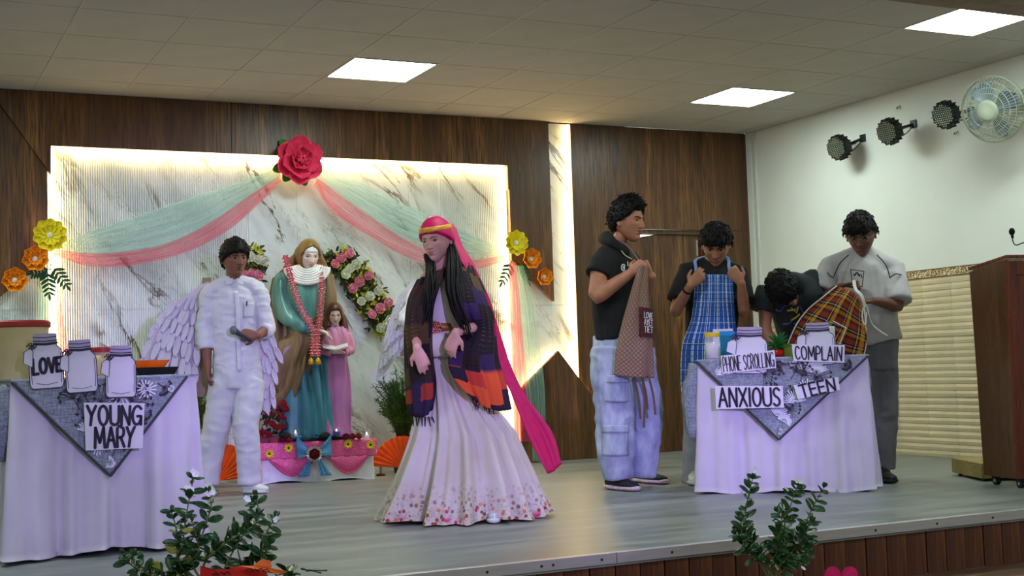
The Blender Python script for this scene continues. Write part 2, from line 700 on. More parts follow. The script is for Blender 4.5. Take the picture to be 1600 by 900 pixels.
def fluted(x0, x1, z0, z1, Y, pitch=.0165, depth=.008):
    n = max(1, int(round((x1 - x0) / pitch)))
    xs, ys = [], []
    for k in range(n):
        for a in (0, .25, .5, .75):
            xs.append(x0 + (x1 - x0) * (k + a) / n)
            ys.append(Y - depth * math.sin(PI * a) ** .6)
    xs.append(x1)
    ys.append(Y)
    V = [(x, y, z0) for x, y in zip(xs, ys)] + [(x, y, z1) for x, y in zip(xs, ys)]
    m = len(xs)
    F = [(i, i + 1, m + i + 1, m + i) for i in range(m - 1)]
    V += [(x0, Y + .02, z0), (x1, Y + .02, z0), (x1, Y + .02, z1), (x0, Y + .02, z1)]
    F += [(2 * m + 1, 2 * m, 2 * m + 3, 2 * m + 2), (0, m, 2 * m + 3, 2 * m), (m - 1, 2 * m + 1, 2 * m + 2, 2 * m - 1)]
    return np.array(V), F


SX = [.085, 1.008, 1.93, 2.858, 3.735]
for a in range(4):
    for z0, z1 in ((0, 1.289), (1.291, 2.52)):
        x0, x1 = SX[a] + .001, SX[a + 1] - .001
        if a == 0:
            s = fluted(x0, x1, z0, z1, YM)
        elif a == 1:
            s = cat([fluted(x0, 1.56, z0, z1, YM), box(1.56, x1, YM, YM + .02, z0, z1)])
        elif a == 3:
            s = cat([box(x0, 3.12, YM, YM + .02, z0, z1), fluted(3.12, x1, z0, z1, YM)])
        else:
            s = box(x0, x1, YM, YM + .02, z0, z1)
        mesh('marble_panel', s, MARBLE, back)
# side marble, a little proud of the middle field
for x0, x1, f in ((-1.2, .105, 1), (3.715, 4.10, 0), (4.102, 4.335, 0)):
    for z0, z1 in ((0, 1.289), (1.291, ZC)):
        if x1 < 4.2 and z0 > 1:
            z1 = 1.85
        mesh('marble_panel', fluted(x0, x1, z0, z1, .05) if f else box(x0, x1, .05, .1, z0, z1), MARBLE, back)
# wood
beamp = [(-.29, ZC), (-.09, 2.54), (.118, 2.23), (.118, 2.443), (3.695, 2.443), (3.695, 2.23), (4.11, ZC)]
mesh('wood_panel', prism([(-.29, ZC), (.116, 2.24), (.118, 2.443), (1.40, 2.443), (1.40, ZC)], -.03, .03), W_DARK, back, bevel=.002)
mesh('wood_panel', prism([(1.402, ZC), (1.402, 2.443), (2.62, 2.443), (2.62, ZC)], -.03, .03), W_DARK, back, bevel=.002)
mesh('wood_panel', prism([(2.622, ZC), (2.622, 2.443), (3.695, 2.443), (3.697, 2.24), (4.108, ZC)], -.03, .03), W_DARK, back, bevel=.002)
mesh('wood_panel', prism([(3.72, 2.27), (3.72, 1.66), (4.106, 1.32), (4.106, ZC - .005)], 0, .045), W_DARK, back, bevel=.002)
mesh('wood_panel', prism([(.094, 2.27), (-.29, ZC - .005), (-.29, 1.32), (.094, 1.66)], 0, .045), W_DARK, back, bevel=.002)
mesh('wood_panel', prism([(-.295, ZC), (-1.2, ZC), (-1.2, 1.9), (-.295, 1.32)], -.03, .045), W_DARK, back, bevel=.002)
mesh('wood_panel', box(4.315, 4.909, 0, .045, 0, ZC), W_DARK, back, bevel=.002)
mesh('wood_panel', prism([(3.725, 0), (4.83, 0), (4.102, .905), (3.725, .59)], -.05, -.015), W_DARK, back, bevel=.002, label='pointed dark wood panel standing at the wall foot')
mesh('wood_panel', prism([(.09, 0), (.09, .59), (-.29, .905), (-1.02, 0)], -.05, -.015), W_DARK, back, bevel=.002)
mesh('wood_panel', box(4.911, 6.155, 0, .045, 1.945, ZC), W_DARK, back, bevel=.002)
mesh('wood_panel', box(5.635, 6.155, 0, .045, 0, 1.943), W_DARK, back, bevel=.002)
# cove strips
for s in (box(.124, 3.690, .030, .052, 2.424, 2.438), box(.123, .137, .030, .052, .01, 2.42), box(3.680, 3.694, .030, .052, .01, 2.42),
          box(4.296, 4.311, .012, .034, .60, ZC - .01)):
    mesh('led_strip', s, LED, back)
for (ax, az), (bx, bz) in (((3.74, .575), (4.10, .878)), ((4.10, .878), (4.79, .02)), ((.075, .575), (-.29, .878))):
    d = unit((bx - ax, 0, bz - az))
    L = math.hypot(bx - ax, bz - az)
    mesh('led_strip', obox(((ax + bx) / 2, -.007, (az + bz) / 2), (L / 2, .005, .006), d, (0, 1, 0), np.cross(d, (0, 1, 0))), LED, back)

# door
dr = thing('door_1', 'dark wood door standing slightly ajar in the back wall', None, (5.27, .05, 0), kind='structure')
mesh('door_leaf', prism([(4.99, .004), (5.615, .004), (5.615, 1.91), (5.22, 1.91), (4.99, 1.876)], .06, .095), W_DARK, dr, bevel=.002)
mesh('door_frame', cat([box(4.915, 4.985, .03, .13, 0, 1.92), box(5.618, 5.634, .03, .13, 0, 1.92), box(4.915, 5.634, .03, .13, 1.905, 1.943)]), W_DARK, dr)
mesh('hinge', box(5.585, 5.597, .052, .062, 1.72, 1.86), ALU, dr)
mesh('wall_back_room', box(4.7, 6.0, .9, .95, 0, ZC), PLASTER, kind='structure', label='white wall of the room behind the door')
l = bpy.data.lights.new('back_room_lamp', 'POINT')
l.energy = 60
l.shadow_soft_size = .1
lo = bpy.data.objects.new('back_room_lamp', l)
COL.objects.link(lo)
lo.location = (5.2, .5, 2.4)

# right wall
right = mesh('wall_right', box(XR, XR + .1, -14, .05, ZH, ZC + .02), PLASTER, kind='structure', label='white right wall with a beige tiled lower part')
prof = [(0, 0)]
for b in range(9):
    z = .004 + .0495 * b
    prof += [(-.007, z), (-.0105, z + .022), (-.007, z + .040), (-.003, z + .0425), (-.003, z + .047)]
prof += [(-.007, .4475), (0, .4485)]
nP = len(prof)
tv = [(x, y, z) for y in (.001, .299) for x, z in prof]
tf = [(i, i + 1, nP + i + 1, nP + i)[::-1] for i in range(nP - 1)] + [tuple(range(nP)), tuple(range(nP, 2 * nP))[::-1]]
wt = shared('wall_tile', (np.array(tv), tf), TILE)
bt = shared('border_tile', box(-.012, 0, .001, .299, 0, .056), BORDER)
rim = shared('border_rim', cat([box(-.015, 0, 0, .3, .056, .061), box(-.014, 0, 0, .3, -.003, .001)]), BORDER_RIM)
for k in range(15):
    y = -.6 * 0 - .3 * (k + 1)
    for j in range(3):
        place('wall_tile', wt, right, (XR, y, .004 + .45 * j))
    place('border_tile', bt, right, (XR, y, 1.356))
    place('border_rim', rim, right, (XR, y, 1.356))
mesh('trim_3', box(XR - .022, XR - .001, -.12, -.075, 0.0, ZC), PVC, kind='structure', label='white cable duct in the wall corner', bevel=.002)
mesh('trim_4', box(XR - .03, XR - .001, -.07, -.002, 0.0, ZC), PLASTER, kind='structure', label='plain corner strip between wood and white wall')

# ------------------------------------------------------------------ small builders for props
def rx(a):
    return rotm((1, 0, 0), a)


def ry(a):
    return rotm((0, 1, 0), a)


def rz(a):
    return rotm((0, 0, 1), a)


def petal(L, W, cup=.2, curl=.0, shape=.5, nu=7, nv=8, thick=.0025, notch=0., ripple=0.):
    """one petal along +y, lifted towards +z; shape is where it is widest"""
    V = []
    for j in range(nv):
        v = j / (nv - 1)
        w = W * max(.10, math.sin(PI * min(1, v ** (math.log(.5) / math.log(shape))) * .93 + .10)) ** .7
        for i in range(nu):
            u = i / (nu - 1) * 2 - 1
            V.append((u * w / 2, v * L - notch * L * (1 - abs(u)) * (v > .9), cup * W * u * u * (1 - .3 * v) + curl * L * v * v + ripple * math.sin(u * 7 + v * 5)))
    V = np.array(V)
    N = normals_grid(V, nu, nv)
    k = nu * nv
    F = grid_faces(nu, nv) + [q[::-1] for q in grid_faces(nu, nv, False, k)]
    for e, fl in ((range(nu), 0), (range((nv - 1) * nu, nv * nu), 1)):
        e = list(e)
        F += [((a, b, b + k, a + k) if fl else (b, a, a + k, b + k)) for a, b in zip(e[:-1], e[1:])]
    for i, fl in ((0, 1), (nu - 1, 0)):
        e = [j * nu + i for j in range(nv)]
        F += [((b, a, a + k, b + k) if not fl else (a, b, b + k, a + k)) for a, b in zip(e[:-1], e[1:])]
    return np.concatenate([V, V - N * thick]), F


def bloom(parent, c, B, rings, names='petal', jit=.08):
    """rings of (mesh, count, tilt, scale, radius offset) around centre c, B columns x, y, outward"""
    for m, (me, cnt, tilt, sc, off, h) in enumerate(rings):
        for k in range(cnt):
            a = 2 * PI * (k + .5 * (m % 2)) / cnt + random.uniform(-jit, jit)
            Rm = B @ rz(a) @ rx(tilt + random.uniform(-jit, jit) * .6)
            p = np.asarray(c) + B @ rz(a) @ A(0, off, h)
            place(names, me, parent, p, Rm, sc)


STROKES = {
    'L': (.55, [[(0, 1), (0, 0), (.55, 0)]]), 'O': (.75, [[(.37 + .36 * math.cos(t), .5 + .5 * math.sin(t)) for t in np.linspace(.5 * PI, 2.5 * PI, 15)]]),
    'V': (.7, [[(0, 1), (.36, 0), (.7, 1)]]), 'E': (.55, [[(.55, 1), (0, 1), (0, 0), (.55, 0)], [(0, .52), (.48, .52)]]),
    'Y': (.7, [[(0, 1), (.33, .5), (.7, 1)], [(.33, .5), (.22, 0)]]), 'U': (.7, [[(0, 1), (0, .3), (.1, .07), (.35, 0), (.6, .07), (.7, .3), (.7, 1)]]),
    'N': (.7, [[(0, 0), (.04, 1), (.66, 0), (.7, 1)]]), 'G': (.75, [[(.72, .85), (.5, 1), (.22, .95), (.03, .65), (.03, .3), (.25, .02), (.55, .05), (.7, .25), (.72, .45), (.42, .45)], [(.72, .45), (.74, 0)]]),
    'M': (.9, [[(0, 0), (.08, 1), (.45, .25), (.82, 1), (.9, 0)]]), 'A': (.75, [[(0, 0), (.37, 1), (.75, 0)], [(.13, .36), (.62, .36)]]),
    'R': (.65, [[(0, 0), (0, 1), (.4, 1), (.58, .85), (.55, .62), (.38, .5), (0, .48)], [(.3, .5), (.65, 0)]]),
    'P': (.6, [[(0, 0), (.02, 1), (.42, .97), (.58, .8), (.55, .6), (.38, .48), (.02, .46)]]), 'H': (.7, [[(0, 1), (0, 0)], [(.68, 1), (.7, 0)], [(0, .5), (.7, .52)]]),
    'S': (.6, [[(.56, .88), (.38, 1), (.14, .95), (.04, .78), (.14, .58), (.42, .45), (.56, .26), (.46, .06), (.22, 0), (.02, .12)]]),
    'C': (.65, [[(.62, .85), (.42, 1), (.18, .92), (.03, .6), (.04, .28), (.2, .04), (.44, .02), (.64, .18)]]),
    'I': (.12, [[(.06, 1), (.06, 0)]]), 'X': (.7, [[(0, 1), (.7, 0)], [(.68, 1), (.02, 0)]]), 'T': (.7, [[(0, .96), (.7, 1)], [(.35, .98), (.35, 0)]]), ' ': (.3, []),
}


def ribbon(P, w, N, t=.0012):
    """flat marker stroke along P on a surface with normal N"""
    P = np.asarray(P, float)
    T = np.gradient(P, axis=0)
    T /= np.linalg.norm(T, axis=1)[:, None] + 1e-12
    Sd = np.cross(np.broadcast_to(N, T.shape), T)
    P = np.concatenate([[P[0] - T[0] * w * .4], P, [P[-1] + T[-1] * w * .4]])
    Sd = np.concatenate([[Sd[0] * .7], Sd, [Sd[-1] * .7]])
    a, b = P - Sd * w / 2, P + Sd * w / 2
    m = len(P)
    N = np.asarray(N, float)
    V = np.concatenate([a, b, a + N * t, b + N * t])
    F = []
    for i in range(m - 1):
        F += [(2 * m + i, 2 * m + i + 1, 3 * m + i + 1, 3 * m + i), (i, i + 1, 2 * m + i + 1, 2 * m + i), (m + i + 1, m + i, 3 * m + i, 3 * m + i + 1)]
    return V, F


def lettering(text, quad, N, w, pad=(.06, .12), gap=.22, lift=.0015):
    """strokes of a word spread over quad (bottom-left, bottom-right, top-right, top-left)"""
    q = [np.asarray(p, float) for p in quad]
    total = sum(STROKES[c][0] for c in text) + gap * (len(text) - 1)
    parts, x = [], 0.
    for c in text:
        cw, st = STROKES[c]
        for s in st:
            s = np.array(s)
            if len(s) > 2 and c not in 'LVNMEAYX':
                s = crom(s, len(s) * 2)
            P = []
            for a, b in s:
                u = pad[0] + (1 - 2 * pad[0]) * (x + a) / total
                v = pad[1] + (1 - 2 * pad[1]) * b
                P.append((q[0] * (1 - u) + q[1] * u) * (1 - v) + (q[3] * (1 - u) + q[2] * u) * v + np.asarray(N) * lift)
            for i in range(len(P) - 1 if c in 'LVNMEAYX' else 1):
                seg = P[i:i + 2] if c in 'LVNMEAYX' else P
                parts.append(ribbon(seg, w, N))
        x += cw + gap
    return cat(parts)


PAPER = pm('white craft paper', C(218, 216, 222), .7, var=.04, scale=8, bump=.1, bscale=20)
INK = pm('black marker ink', C(22, 20, 28), .6)
GREYINK = pm('grey marker shading', C(128, 122, 138), .7)

# ------------------------------------------------------------------ tables
CLOTH = pm('white cotton tablecloth', C(202, 197, 205), .85, var=.04, scale=5, bump=.12, bscale=90)
IRON = pm('black table iron', C(26, 24, 24), .5)


def runner_mat():
    g = G('grey printed runner cloth')
    v = g.co((1, 1, 1), (0, 0, .5))
    a = g.noise(g.co((30, 30, 3), (0, .7, 0)), 9, 2)
    b = g.noise(g.co((3, 3, 30), (0, .7, 0)), 9, 2)
    c = g.ramp(g.math('MULTIPLY', a, b), [(.15, C(104, 113, 122)), (.35, C(168, 176, 184))])
    c = g.mix(g.math('MULTIPLY', g.noise(v, 6, 3), .5), c, C(104, 116, 124))
    g.bsdf(c, .8, 0, .3, g.bump(a, .2, .003))
    return g.m


RUNNER = runner_mat()
PRINT_W = pm('white flower print', C(222, 224, 232), .8, var=.02)
PRINT_D = pm('dark umbel print', C(52, 44, 46), .8, var=.02)
EDGE = pm('dark runner hem', C(56, 60, 60), .8)


def skirt(c, ex, ey, hw, hd, ztop, zhem, flare, folds, seed):
    """cloth hanging all round a table: perimeter ring swept down with folds that grow towards the hem"""
    pts, nrm = [], []
    r = .02
    for (sx, sy), (a, b) in zip(((-1, -1), (1, -1), (1, 1), (-1, 1)), (((0, -1), (1, 0)), ((1, 0), (0, 1)), ((0, 1), (-1, 0)), ((-1, 0), (0, -1)))):
        pass
    corners = [(-hw, -hd), (hw, -hd), (hw, hd), (-hw, hd)]
    for k in range(4):
        p, q = np.array(corners[k]), np.array(corners[(k + 1) % 4])
        d = unit(q - p)
        nr = np.array([d[1], -d[0]])
        L = np.linalg.norm(q - p)
        m = int(L / .014)
        for i in range(m):
            s = (i + .5) / m
            e = min(s, 1 - s) * L
            cor = max(0, 1 - e / .07)
            nn = unit(nr + d * (cor * (1 if s > .5 else -1)) * .9)
            pts.append(p + (q - p) * s)
            nrm.append(nn)
    pts, nrm = np.array(pts), np.array(nrm)
    n = len(pts)
    rows = 26
    V = []
    ang = np.arange(n) / n
    for j in range(rows):
        t = j / (rows - 1)
        z = ztop + (zhem - ztop) * t
        f = 0
        for (k, amp, ph) in folds:
            f = f + amp * np.sin(2 * PI * k * ang + ph + .4 * t)
        f = f * t ** .8
        nz = pnoise(np.stack([ang * 60, np.full(n, t * 4. + seed), np.zeros(n) + seed], 1)) * .012 * min(1, t * 3)
        off = flare * t + f + nz
        xy = pts + nrm * off[:, None]
        w = (0.010 * np.sin(2 * PI * 5 * ang + seed)) * t
        for (a, b), dz in zip(xy, w):
            P = np.asarray(c) + np.asarray(ex) * a + np.asarray(ey) * b
            V.append((P[0], P[1], z + dz))
    V = np.array(V)
    F = grid_faces(n, rows, True)
    F = [q[::-1] for q in F]
    inner = V.copy()
    ctr = np.asarray(c)
    inner[:, :2] += (ctr[:2] - inner[:, :2]) * .008
    k = len(V)
    F2 = [tuple(i + k for i in q[::-1]) for q in F]
    hem = [((rows - 1) * n + i, (rows - 1) * n + (i + 1) % n, k + (rows - 1) * n + (i + 1) % n, k + (rows - 1) * n + i) for i in range(n)]
    tc, tf = [tuple(range(n))], []
    return np.concatenate([V, inner]), F + F2 + hem + tc


def table(name, label, Pa, Pb, depth, ztop, zhem, flare, folds, seed, cloth_label):
    Pa, Pb = np.asarray(Pa), np.asarray(Pb)
    ex = unit(Pb - Pa)
    ey = np.cross((0, 0, 1), ex)
    if ey @ (CAM - Pa) > 0:
        ey = -ey
    W = np.linalg.norm(Pb - Pa)
    c = (Pa + Pb) / 2 + ey * depth / 2
    t = thing(name, label, 'table', (c[0], c[1], 0))
    mesh('table_top', obox((c[0], c[1], ztop - .018), (W / 2 - .008, depth / 2 - .008, .012), ex, ey, (0, 0, 1)), IRON, t)
    for a in (-1, 1):
        for b in (-1, 1):
            q = c + ex * a * (W / 2 - .05) + ey * b * (depth / 2 - .05)
            mesh('leg', obox((q[0], q[1], (ztop - .03) / 2), (.014, .014, (ztop - .03) / 2), ex, ey, (0, 0, 1)), IRON, t)
    cl = mesh('tablecloth', skirt((c[0], c[1], 0), ex, ey, W / 2, depth / 2, ztop, zhem, flare, folds, seed), CLOTH, smooth=True,
              label=cloth_label, cat_='tablecloth', org=(c[0], c[1], 0))
    return c, ex, ey, W


def onplane(px, py, P0, N):
    d = ray(px, py)
    return CAM + d * (((np.asarray(P0) - CAM) @ N) / (d @ N))


def runner(label, at, tri, ey, ztop, c, ex, W, depth, left_drape=True, seed=0):
    """runner laid cornerwise: flat on the top, a pointed flap in front, side bundles; at(px, py, lift) gives points on the front plane"""
    a, b, p = (np.asarray(q, float) for q in tri)
    N = -ey
    t = thing('table_runner', label, 'table runner', (c[0], c[1], ztop))
    nu, nv = 34, 26
    V = []
    for j in range(nv):
        v = j / (nv - 1)
        for i in range(nu):
            u = i / (nu - 1)
            q = (a * (1 - u) + b * u) * (1 - v) + p * v
            V.append(q + N * (.020 + .05 * v * .6 + .006 * math.sin(u * 9 + seed + v * 3) * v))
    V = np.array(V)
    k = len(V)
    F = grid_faces(nu, nv)
    Vb = V - N * .004
    F2 = [q for q in F] + [tuple(i + k for i in q[::-1]) for q in F]
    for e in ([j * nu for j in range(nv)], [j * nu + nu - 1 for j in range(nv)]):
        F2 += [(x, y, y + k, x + k) for x, y in zip(e[:-1], e[1:])]
    mesh('front_flap', (np.concatenate([V, Vb]), F2), RUNNER, t, smooth=True)
    mesh('top_cloth', cat([obox((c[0], c[1], ztop + .003), (W / 2 + .012, depth / 2 + .01, .003), ex, ey, (0, 0, 1)),
                           tube([a + N * .008, (a + b) / 2 + N * .012, b + N * .008], .012, 8)]), RUNNER, t)
    for s, e in ((a, p), (b, p)):
        mesh('hem', tube([s + N * .026, (s + e) / 2 + N * .042, e + N * .058], .006, 6), EDGE, t)
    return t


def umbel(o, ex, up, N, ang, size, n=9):
    """printed umbel: stem, rays and seed heads"""
    parts = []
    d = lambda t: ex * math.sin(t) + up * math.cos(t)
    tip = o + d(ang) * size * .5
    parts.append(ribbon([o, tip], .0032, N))
    for k in range(n):
        t = ang + (k / (n - 1) - .5) * 2.5
        e = tip + d(t) * size * .5 * (.85 + .3 * random.random())
        parts.append(ribbon([tip, tip * .5 + e * .5 + d(ang) * size * .03, e], .0022, N))
        for q in range(3):
            c = e + d(t + (q - 1) * 1.1) * .006
            parts.append(ribbon([c - d(t) * .002, c + d(t) * .003], .0055, N))
    return cat(parts)


def mum(o, ex, up, N, size, n=15, a0=0, arc=2 * PI):
    parts = []
    for k in range(n):
        t = a0 + arc * k / n
        d = ex * math.sin(t) + up * math.cos(t)
        L = size * (.7 + .3 * random.random())
        parts.append(ribbon([o + d * size * .22, o + d * L * .7, o + d * L], .0065, N))
        parts.append(ribbon([o + d * size * .1, o + d * L * .35], .003, N))
    return cat(parts)


def prints(t, a, b, p, ex, N, spots_d, spots_w):
    up = A(0, 0, 1)
    pt = lambda u, v: (a * (1 - u) + b * u) * (1 - v) + p * v + N * (.0285 + .03 * v)
    ea, eb = unit(np.cross(N, p - a)), unit(np.cross(b - p, N)) * -1
    ca, cb = (a + b + p) / 3 - a, (a + b + p) / 3 - b
    ea, eb = ea * np.sign(ea @ ca), eb * np.sign(eb @ cb)

    def inside(VF):
        V, F = VF
        ok = ((V - a) @ ea > .008) & ((V - b) @ eb > .008) & (V[:, 2] < a[2] - .006)
        return bool(ok.all())

    for u, v, an, s in spots_d:
        for sc in np.arange(1.5, .3, -.1):
            VF = umbel(pt(u, v), ex, up, N, an, s * sc)
            if inside(VF):
                mesh('umbel_print', VF, PRINT_D, t)
                break
    for u, v, s, a0, arc in spots_w:
        for sc in np.arange(1.6, .4, -.1):
            VF = mum(pt(u, v), ex, up, N, s * sc, 15, a0, arc)
            if inside(VF):
                mesh('flower_print', VF, PRINT_W, t)
                break


# left table
La, Lb = A(-.50, -3.585, .785), A(.315, -3.545, .785)
lc, lx, ly, lW = table('draped_table', 'cloth-covered table at the left edge carrying the three paper jars', (*La[:2], 0), (*Lb[:2], 0), .55, .785, .022, .03,
                       [(9, .030, .5), (23, .022, 1.), (3, .02, 2.), (37, .010, .3)], 3.1, 'white tablecloth hanging to the floor on the left table under the YOUNG MARY sign')
NL = -ly
La3, Lb3 = La.copy(), Lb.copy()
Lp = onplane(172, 744, La3 + NL * .05, NL) - NL * .05
trl = runner('grey flower-printed runner folded to a point on the left table', None, (La3 + lx * .0, Lb3 - lx * .05, Lp), ly, .787, lc, lx, lW, .55, seed=1)
prints(trl, La3, Lb3 - lx * .05, Lp, lx, NL,
       [(.30, .30, -.5, .15), (.42, .42, .2, .12), (.80, .18, .6, .17), (.66, .42, .5, .16), (.72, .10, -.3, .13), (.90, .03, .9, .12), (.45, .75, .1, .10), (.58, .80, .5, .08), (.22, .14, 1.9, .1), (.55, .16, 2.4, .12), (.84, .06, 2.2, .12), (.36, .10, 2.6, .12), (.48, .30, 2.8, .1), (.66, .06, 2.0, .12), (.93, .03, 3.6, .1), (.75, .30, 2.6, .1)],
       [(.62, .16, .05, 0, 6.28), (.30, .55, .045, -1.2, 2.6), (.78, .12, .05, 0, 6.28), (.4, .62, .045, 1, 3), (.5, .86, .03, 0, 4), (.95, .12, .04, 0, 5)])


def bundle(name, P, r, parent, mat):
    V, F = tube(P, r, 18, k=16)
    N = vnormals(V, F)
    V = V + N * (pnoise(V * A(38, 38, 9)) * .022)[:, None]
    return mesh(name, (V, F), mat, parent, smooth=True)


bundle('side_drape', [La + A(-.0, .04, -.02), La + A(-.04, .06, -.16), La + A(-.06, .08, -.34)], [.035, .05, .045], trl, RUNNER)

# right table
Ra, Rb = A(3.365, -3.155, .777), A(4.125, -3.775, .777)
rc, rxx, ryy, rW = table('draped_table', 'cloth-covered table on the right with people standing behind it', (*Ra[:2], 0), (*Rb[:2], 0), .40, .777, .008, .025,
                         [(7, .020, .2), (17, .016, 1.3), (2, .015, .5), (31, .009, .3)], 8.4, 'white tablecloth hanging to the floor on the right table under the ANXIOUS and TEEN signs')
NR = -ryy
Rp = onplane(1217, 687, Ra + NR * .05, NR) - NR * .05
trr = runner('grey flower-printed runner folded to a point on the right table', None, (Ra.copy(), Rb.copy(), Rp), ryy, .779, rc, rxx, rW, .40, seed=4)
prints(trr, Ra, Rb, Rp, rxx, NR,
       [(.16, .12, .6, .12), (.06, .05, .3, .1), (.50, .18, -.2, .13), (.42, .30, .3, .14), (.58, .26, .6, .13), (.66, .36, .4, .12), (.40, .62, -.2, .10), (.30, .10, 2.0, .12), (.66, .06, 2.6, .14), (.86, .05, 2.2, .12), (.50, .50, 2.4, .12), (.80, .22, 2.8, .12), (.12, .04, 1.9, .1), (.36, .34, 2.2, .12)],
       [(.76, .20, .05, -1.2, 2.6), (.70, .55, .055, -1.5, 3), (.78, .42, .05, -1.5, 3.2), (.45, .72, .05, -.6, 3), (.62, .78, .05, -1, 3.4), (.55, .90, .03, 0, 4), (.60, .12, .035, -1, 3), (.10, .18, .04, -1.5, 3)])
bundle('side_drape', [Ra + A(.0, .03, -.01), Ra + A(-.022, .05, -.2), Ra + A(-.012, .045, -.40), Ra + A(.0, .04, -.47)], [.03, .05, .046, .02], trr, RUNNER)
bundle('side_drape', [Rb + A(.0, .03, -.01), Rb + A(.015, .04, -.1), Rb + A(.02, .05, -.20)], [.02, .028, .018], trr, RUNNER)


# signs
def sign(label, corners, text_rows, P0, N, w, lift=.075, cat_='sign', group=None):
    """corners in the photograph: top-left, top-right, bottom-right, bottom-left"""
    q = [onplane(x, y, P0 + N * lift, N) for x, y in corners]
    tl, tr, br, bl = q
    O = (bl + br) / 2
    nu, nv = 9, 5
    V = []
    for j in range(nv):
        for i in range(nu):
            u, v = i / (nu - 1), j / (nv - 1)
            V.append((bl * (1 - u) + br * u) * (1 - v) + (tl * (1 - u) + tr * u) * v + N * .0012 * math.sin(u * 5 + v * 3))
    V = np.array(V)
    k = len(V)
    F = grid_faces(nu, nv) + [tuple(i + k for i in f[::-1]) for f in grid_faces(nu, nv)]
    rim = list(range(nu)) + [j * nu + nu - 1 for j in range(1, nv)] + [(nv - 1) * nu + i for i in range(nu - 2, -1, -1)] + [j * nu for j in range(nv - 2, 0, -1)]
    F += [(b, a, a + k, b + k) for a, b in zip(rim, rim[1:] + rim[:1])]
    t = thing('paper_sign', label, cat_, O, group)
    mesh('paper', (np.concatenate([V, V - N * .0015]), F), PAPER, t)
    for text, v0, v1, pad in text_rows:
        lerp = lambda u, v: (bl * (1 - u) + br * u) * (1 - v) + (tl * (1 - u) + tr * u) * v + N * .0016
        mesh('lettering', lettering(text, [lerp(0, v0), lerp(1, v0), lerp(1, v1), lerp(0, v1)], N, w, pad), INK, t)
    return t


sign('white paper sign reading YOUNG MARY on the left table', [(131, 629), (226, 630), (223, 700), (134, 704)], [('YOUNG', .50, .96, (.05, .06)), ('MARY', .02, .50, (.16, .06))], La, NL, .0125)
sign('narrow paper sign reading PHONE SCROLLING', [(1126, 556), (1210, 547), (1213, 575), (1129, 584)], [('PHONE SCROLLING', 0, 1, (.03, .1))], Ra, NR, .0050, .05)
sign('paper sign reading COMPLAIN at the table edge', [(1237, 538), (1320, 539), (1319, 567), (1240, 564)], [('COMPLAIN', 0, 1, (.05, .12))], Ra, NR, .0075, .05)
sign('large paper sign reading ANXIOUS', [(1117, 603), (1223, 603), (1225, 637), (1119, 639)], [('ANXIOUS', 0, 1, (.05, .1))], Ra, NR, .0125, .085)
sign('tilted paper sign reading TEEN', [(1240, 602), (1309, 589), (1313, 609), (1247, 624)], [('TEEN', 0, 1, (.1, .05))], Ra, NR, .011, .085)


# paper jar cut-outs
def jar(label, cx, top, bot, wpx, P0, N, tilt=0., text=None, lift=.055, tag_side=-1):
    X0 = onplane(cx, bot, P0 + N * lift, N)
    H = onplane(cx, top, P0 + N * lift, N)[2] - X0[2]
    W = np.linalg.norm(onplane(cx + wpx / 2, bot, P0 + N * lift, N) - onplane(cx - wpx / 2, bot, P0 + N * lift, N))
    ex = np.cross((0, 0, 1), N)
    ez = A(0, 0, 1)
    ex, ez = ex * math.cos(tilt) + ez * math.sin(tilt), ez * math.cos(tilt) - ex * math.sin(tilt)
    t = thing('paper_jar', label, 'paper cut-out', X0, 'paper jar cut-outs')
    hw = .5
    out = [(-.40, 0), (.40, 0), (.47, .03), (.5, .09), (.5, .62), (.46, .71), (.36, .77), (.34, .79), (.34, .97), (.32, 1.), (-.32, 1.), (-.34, .97), (-.34, .79), (-.36, .77), (-.46, .71), (-.5, .62), (-.5, .09), (-.47, .03)]
    mesh('jar_paper', slab([(a * W, b * H) for a, b in out], X0 - N * .002, ex, ez, .002), PAPER, t)
    pt = lambda a, b: X0 + ex * a * W + ez * b * H + N * .0006
    mesh('jar_lid', slab([(a * W, b * H) for a, b in [(-.35, .80), (.35, .80), (.35, .975), (.32, 1.), (-.32, 1.), (-.35, .975)]], X0, ex, ez, .002), pm('lilac grey lid paper', C(176, 166, 190), .7), t)
    st = [ribbon([pt(a * .985, b * .99 + .004) for a, b in out[k:] + out[:1]][:], .0035, N) for k in (0,)]
    st += [ribbon([pt(-.34, z), pt(0, z - .015), pt(.34, z)], wd, N, .004) for z, wd in ((.82, .010), (.87, .004), (.94, .003))]
    st += [ribbon([pt(-.30, .10), pt(0, .07), pt(.30, .10)], .002, N), ribbon([pt(-.43, .64), pt(-.44, .3), pt(-.42, .09)], .002, N), ribbon([pt(.43, .64), pt(.44, .3), pt(.42, .1)], .002, N)]
    mesh('outline', cat(st), INK, t)
    s = tag_side
    tg = [(s * .44, .75), (s * .62, .68), (s * .66, .48), (s * .40, .40), (s * .36, .68)]
    if s < 0:
        tg = tg[::-1]
    mesh('tag', slab([(a * W, b * H) for a, b in tg[::-1]], X0 + N * .002, ex, ez, .0015), PAPER, t)
    bw = [ribbon([pt(a, b) + N * .0035 for a, b in tg + tg[:1]], .003, N)]
    for k in range(6):
        an = .6 + k * 1.05
        bw.append(ribbon([pt(s * .40, .78) + N * .006, pt(s * .40 + .11 * math.cos(an), .78 + .06 * math.sin(an)) + N * .008, pt(s * .40 + .14 * math.cos(an + .5), .78 + .05 * math.sin(an + .5)) + N * .006], .006, N, .003))
    mesh('bow', cat(bw), pm('dark grey ribbon ink', C(46, 42, 54), .7), t)
    if text:
        mesh('lettering', lettering(text, [pt(-.40, .26), pt(.46, .30), pt(.46, .56), pt(-.40, .55)], N, .0135, (.02, .03)), INK, t)
    return t


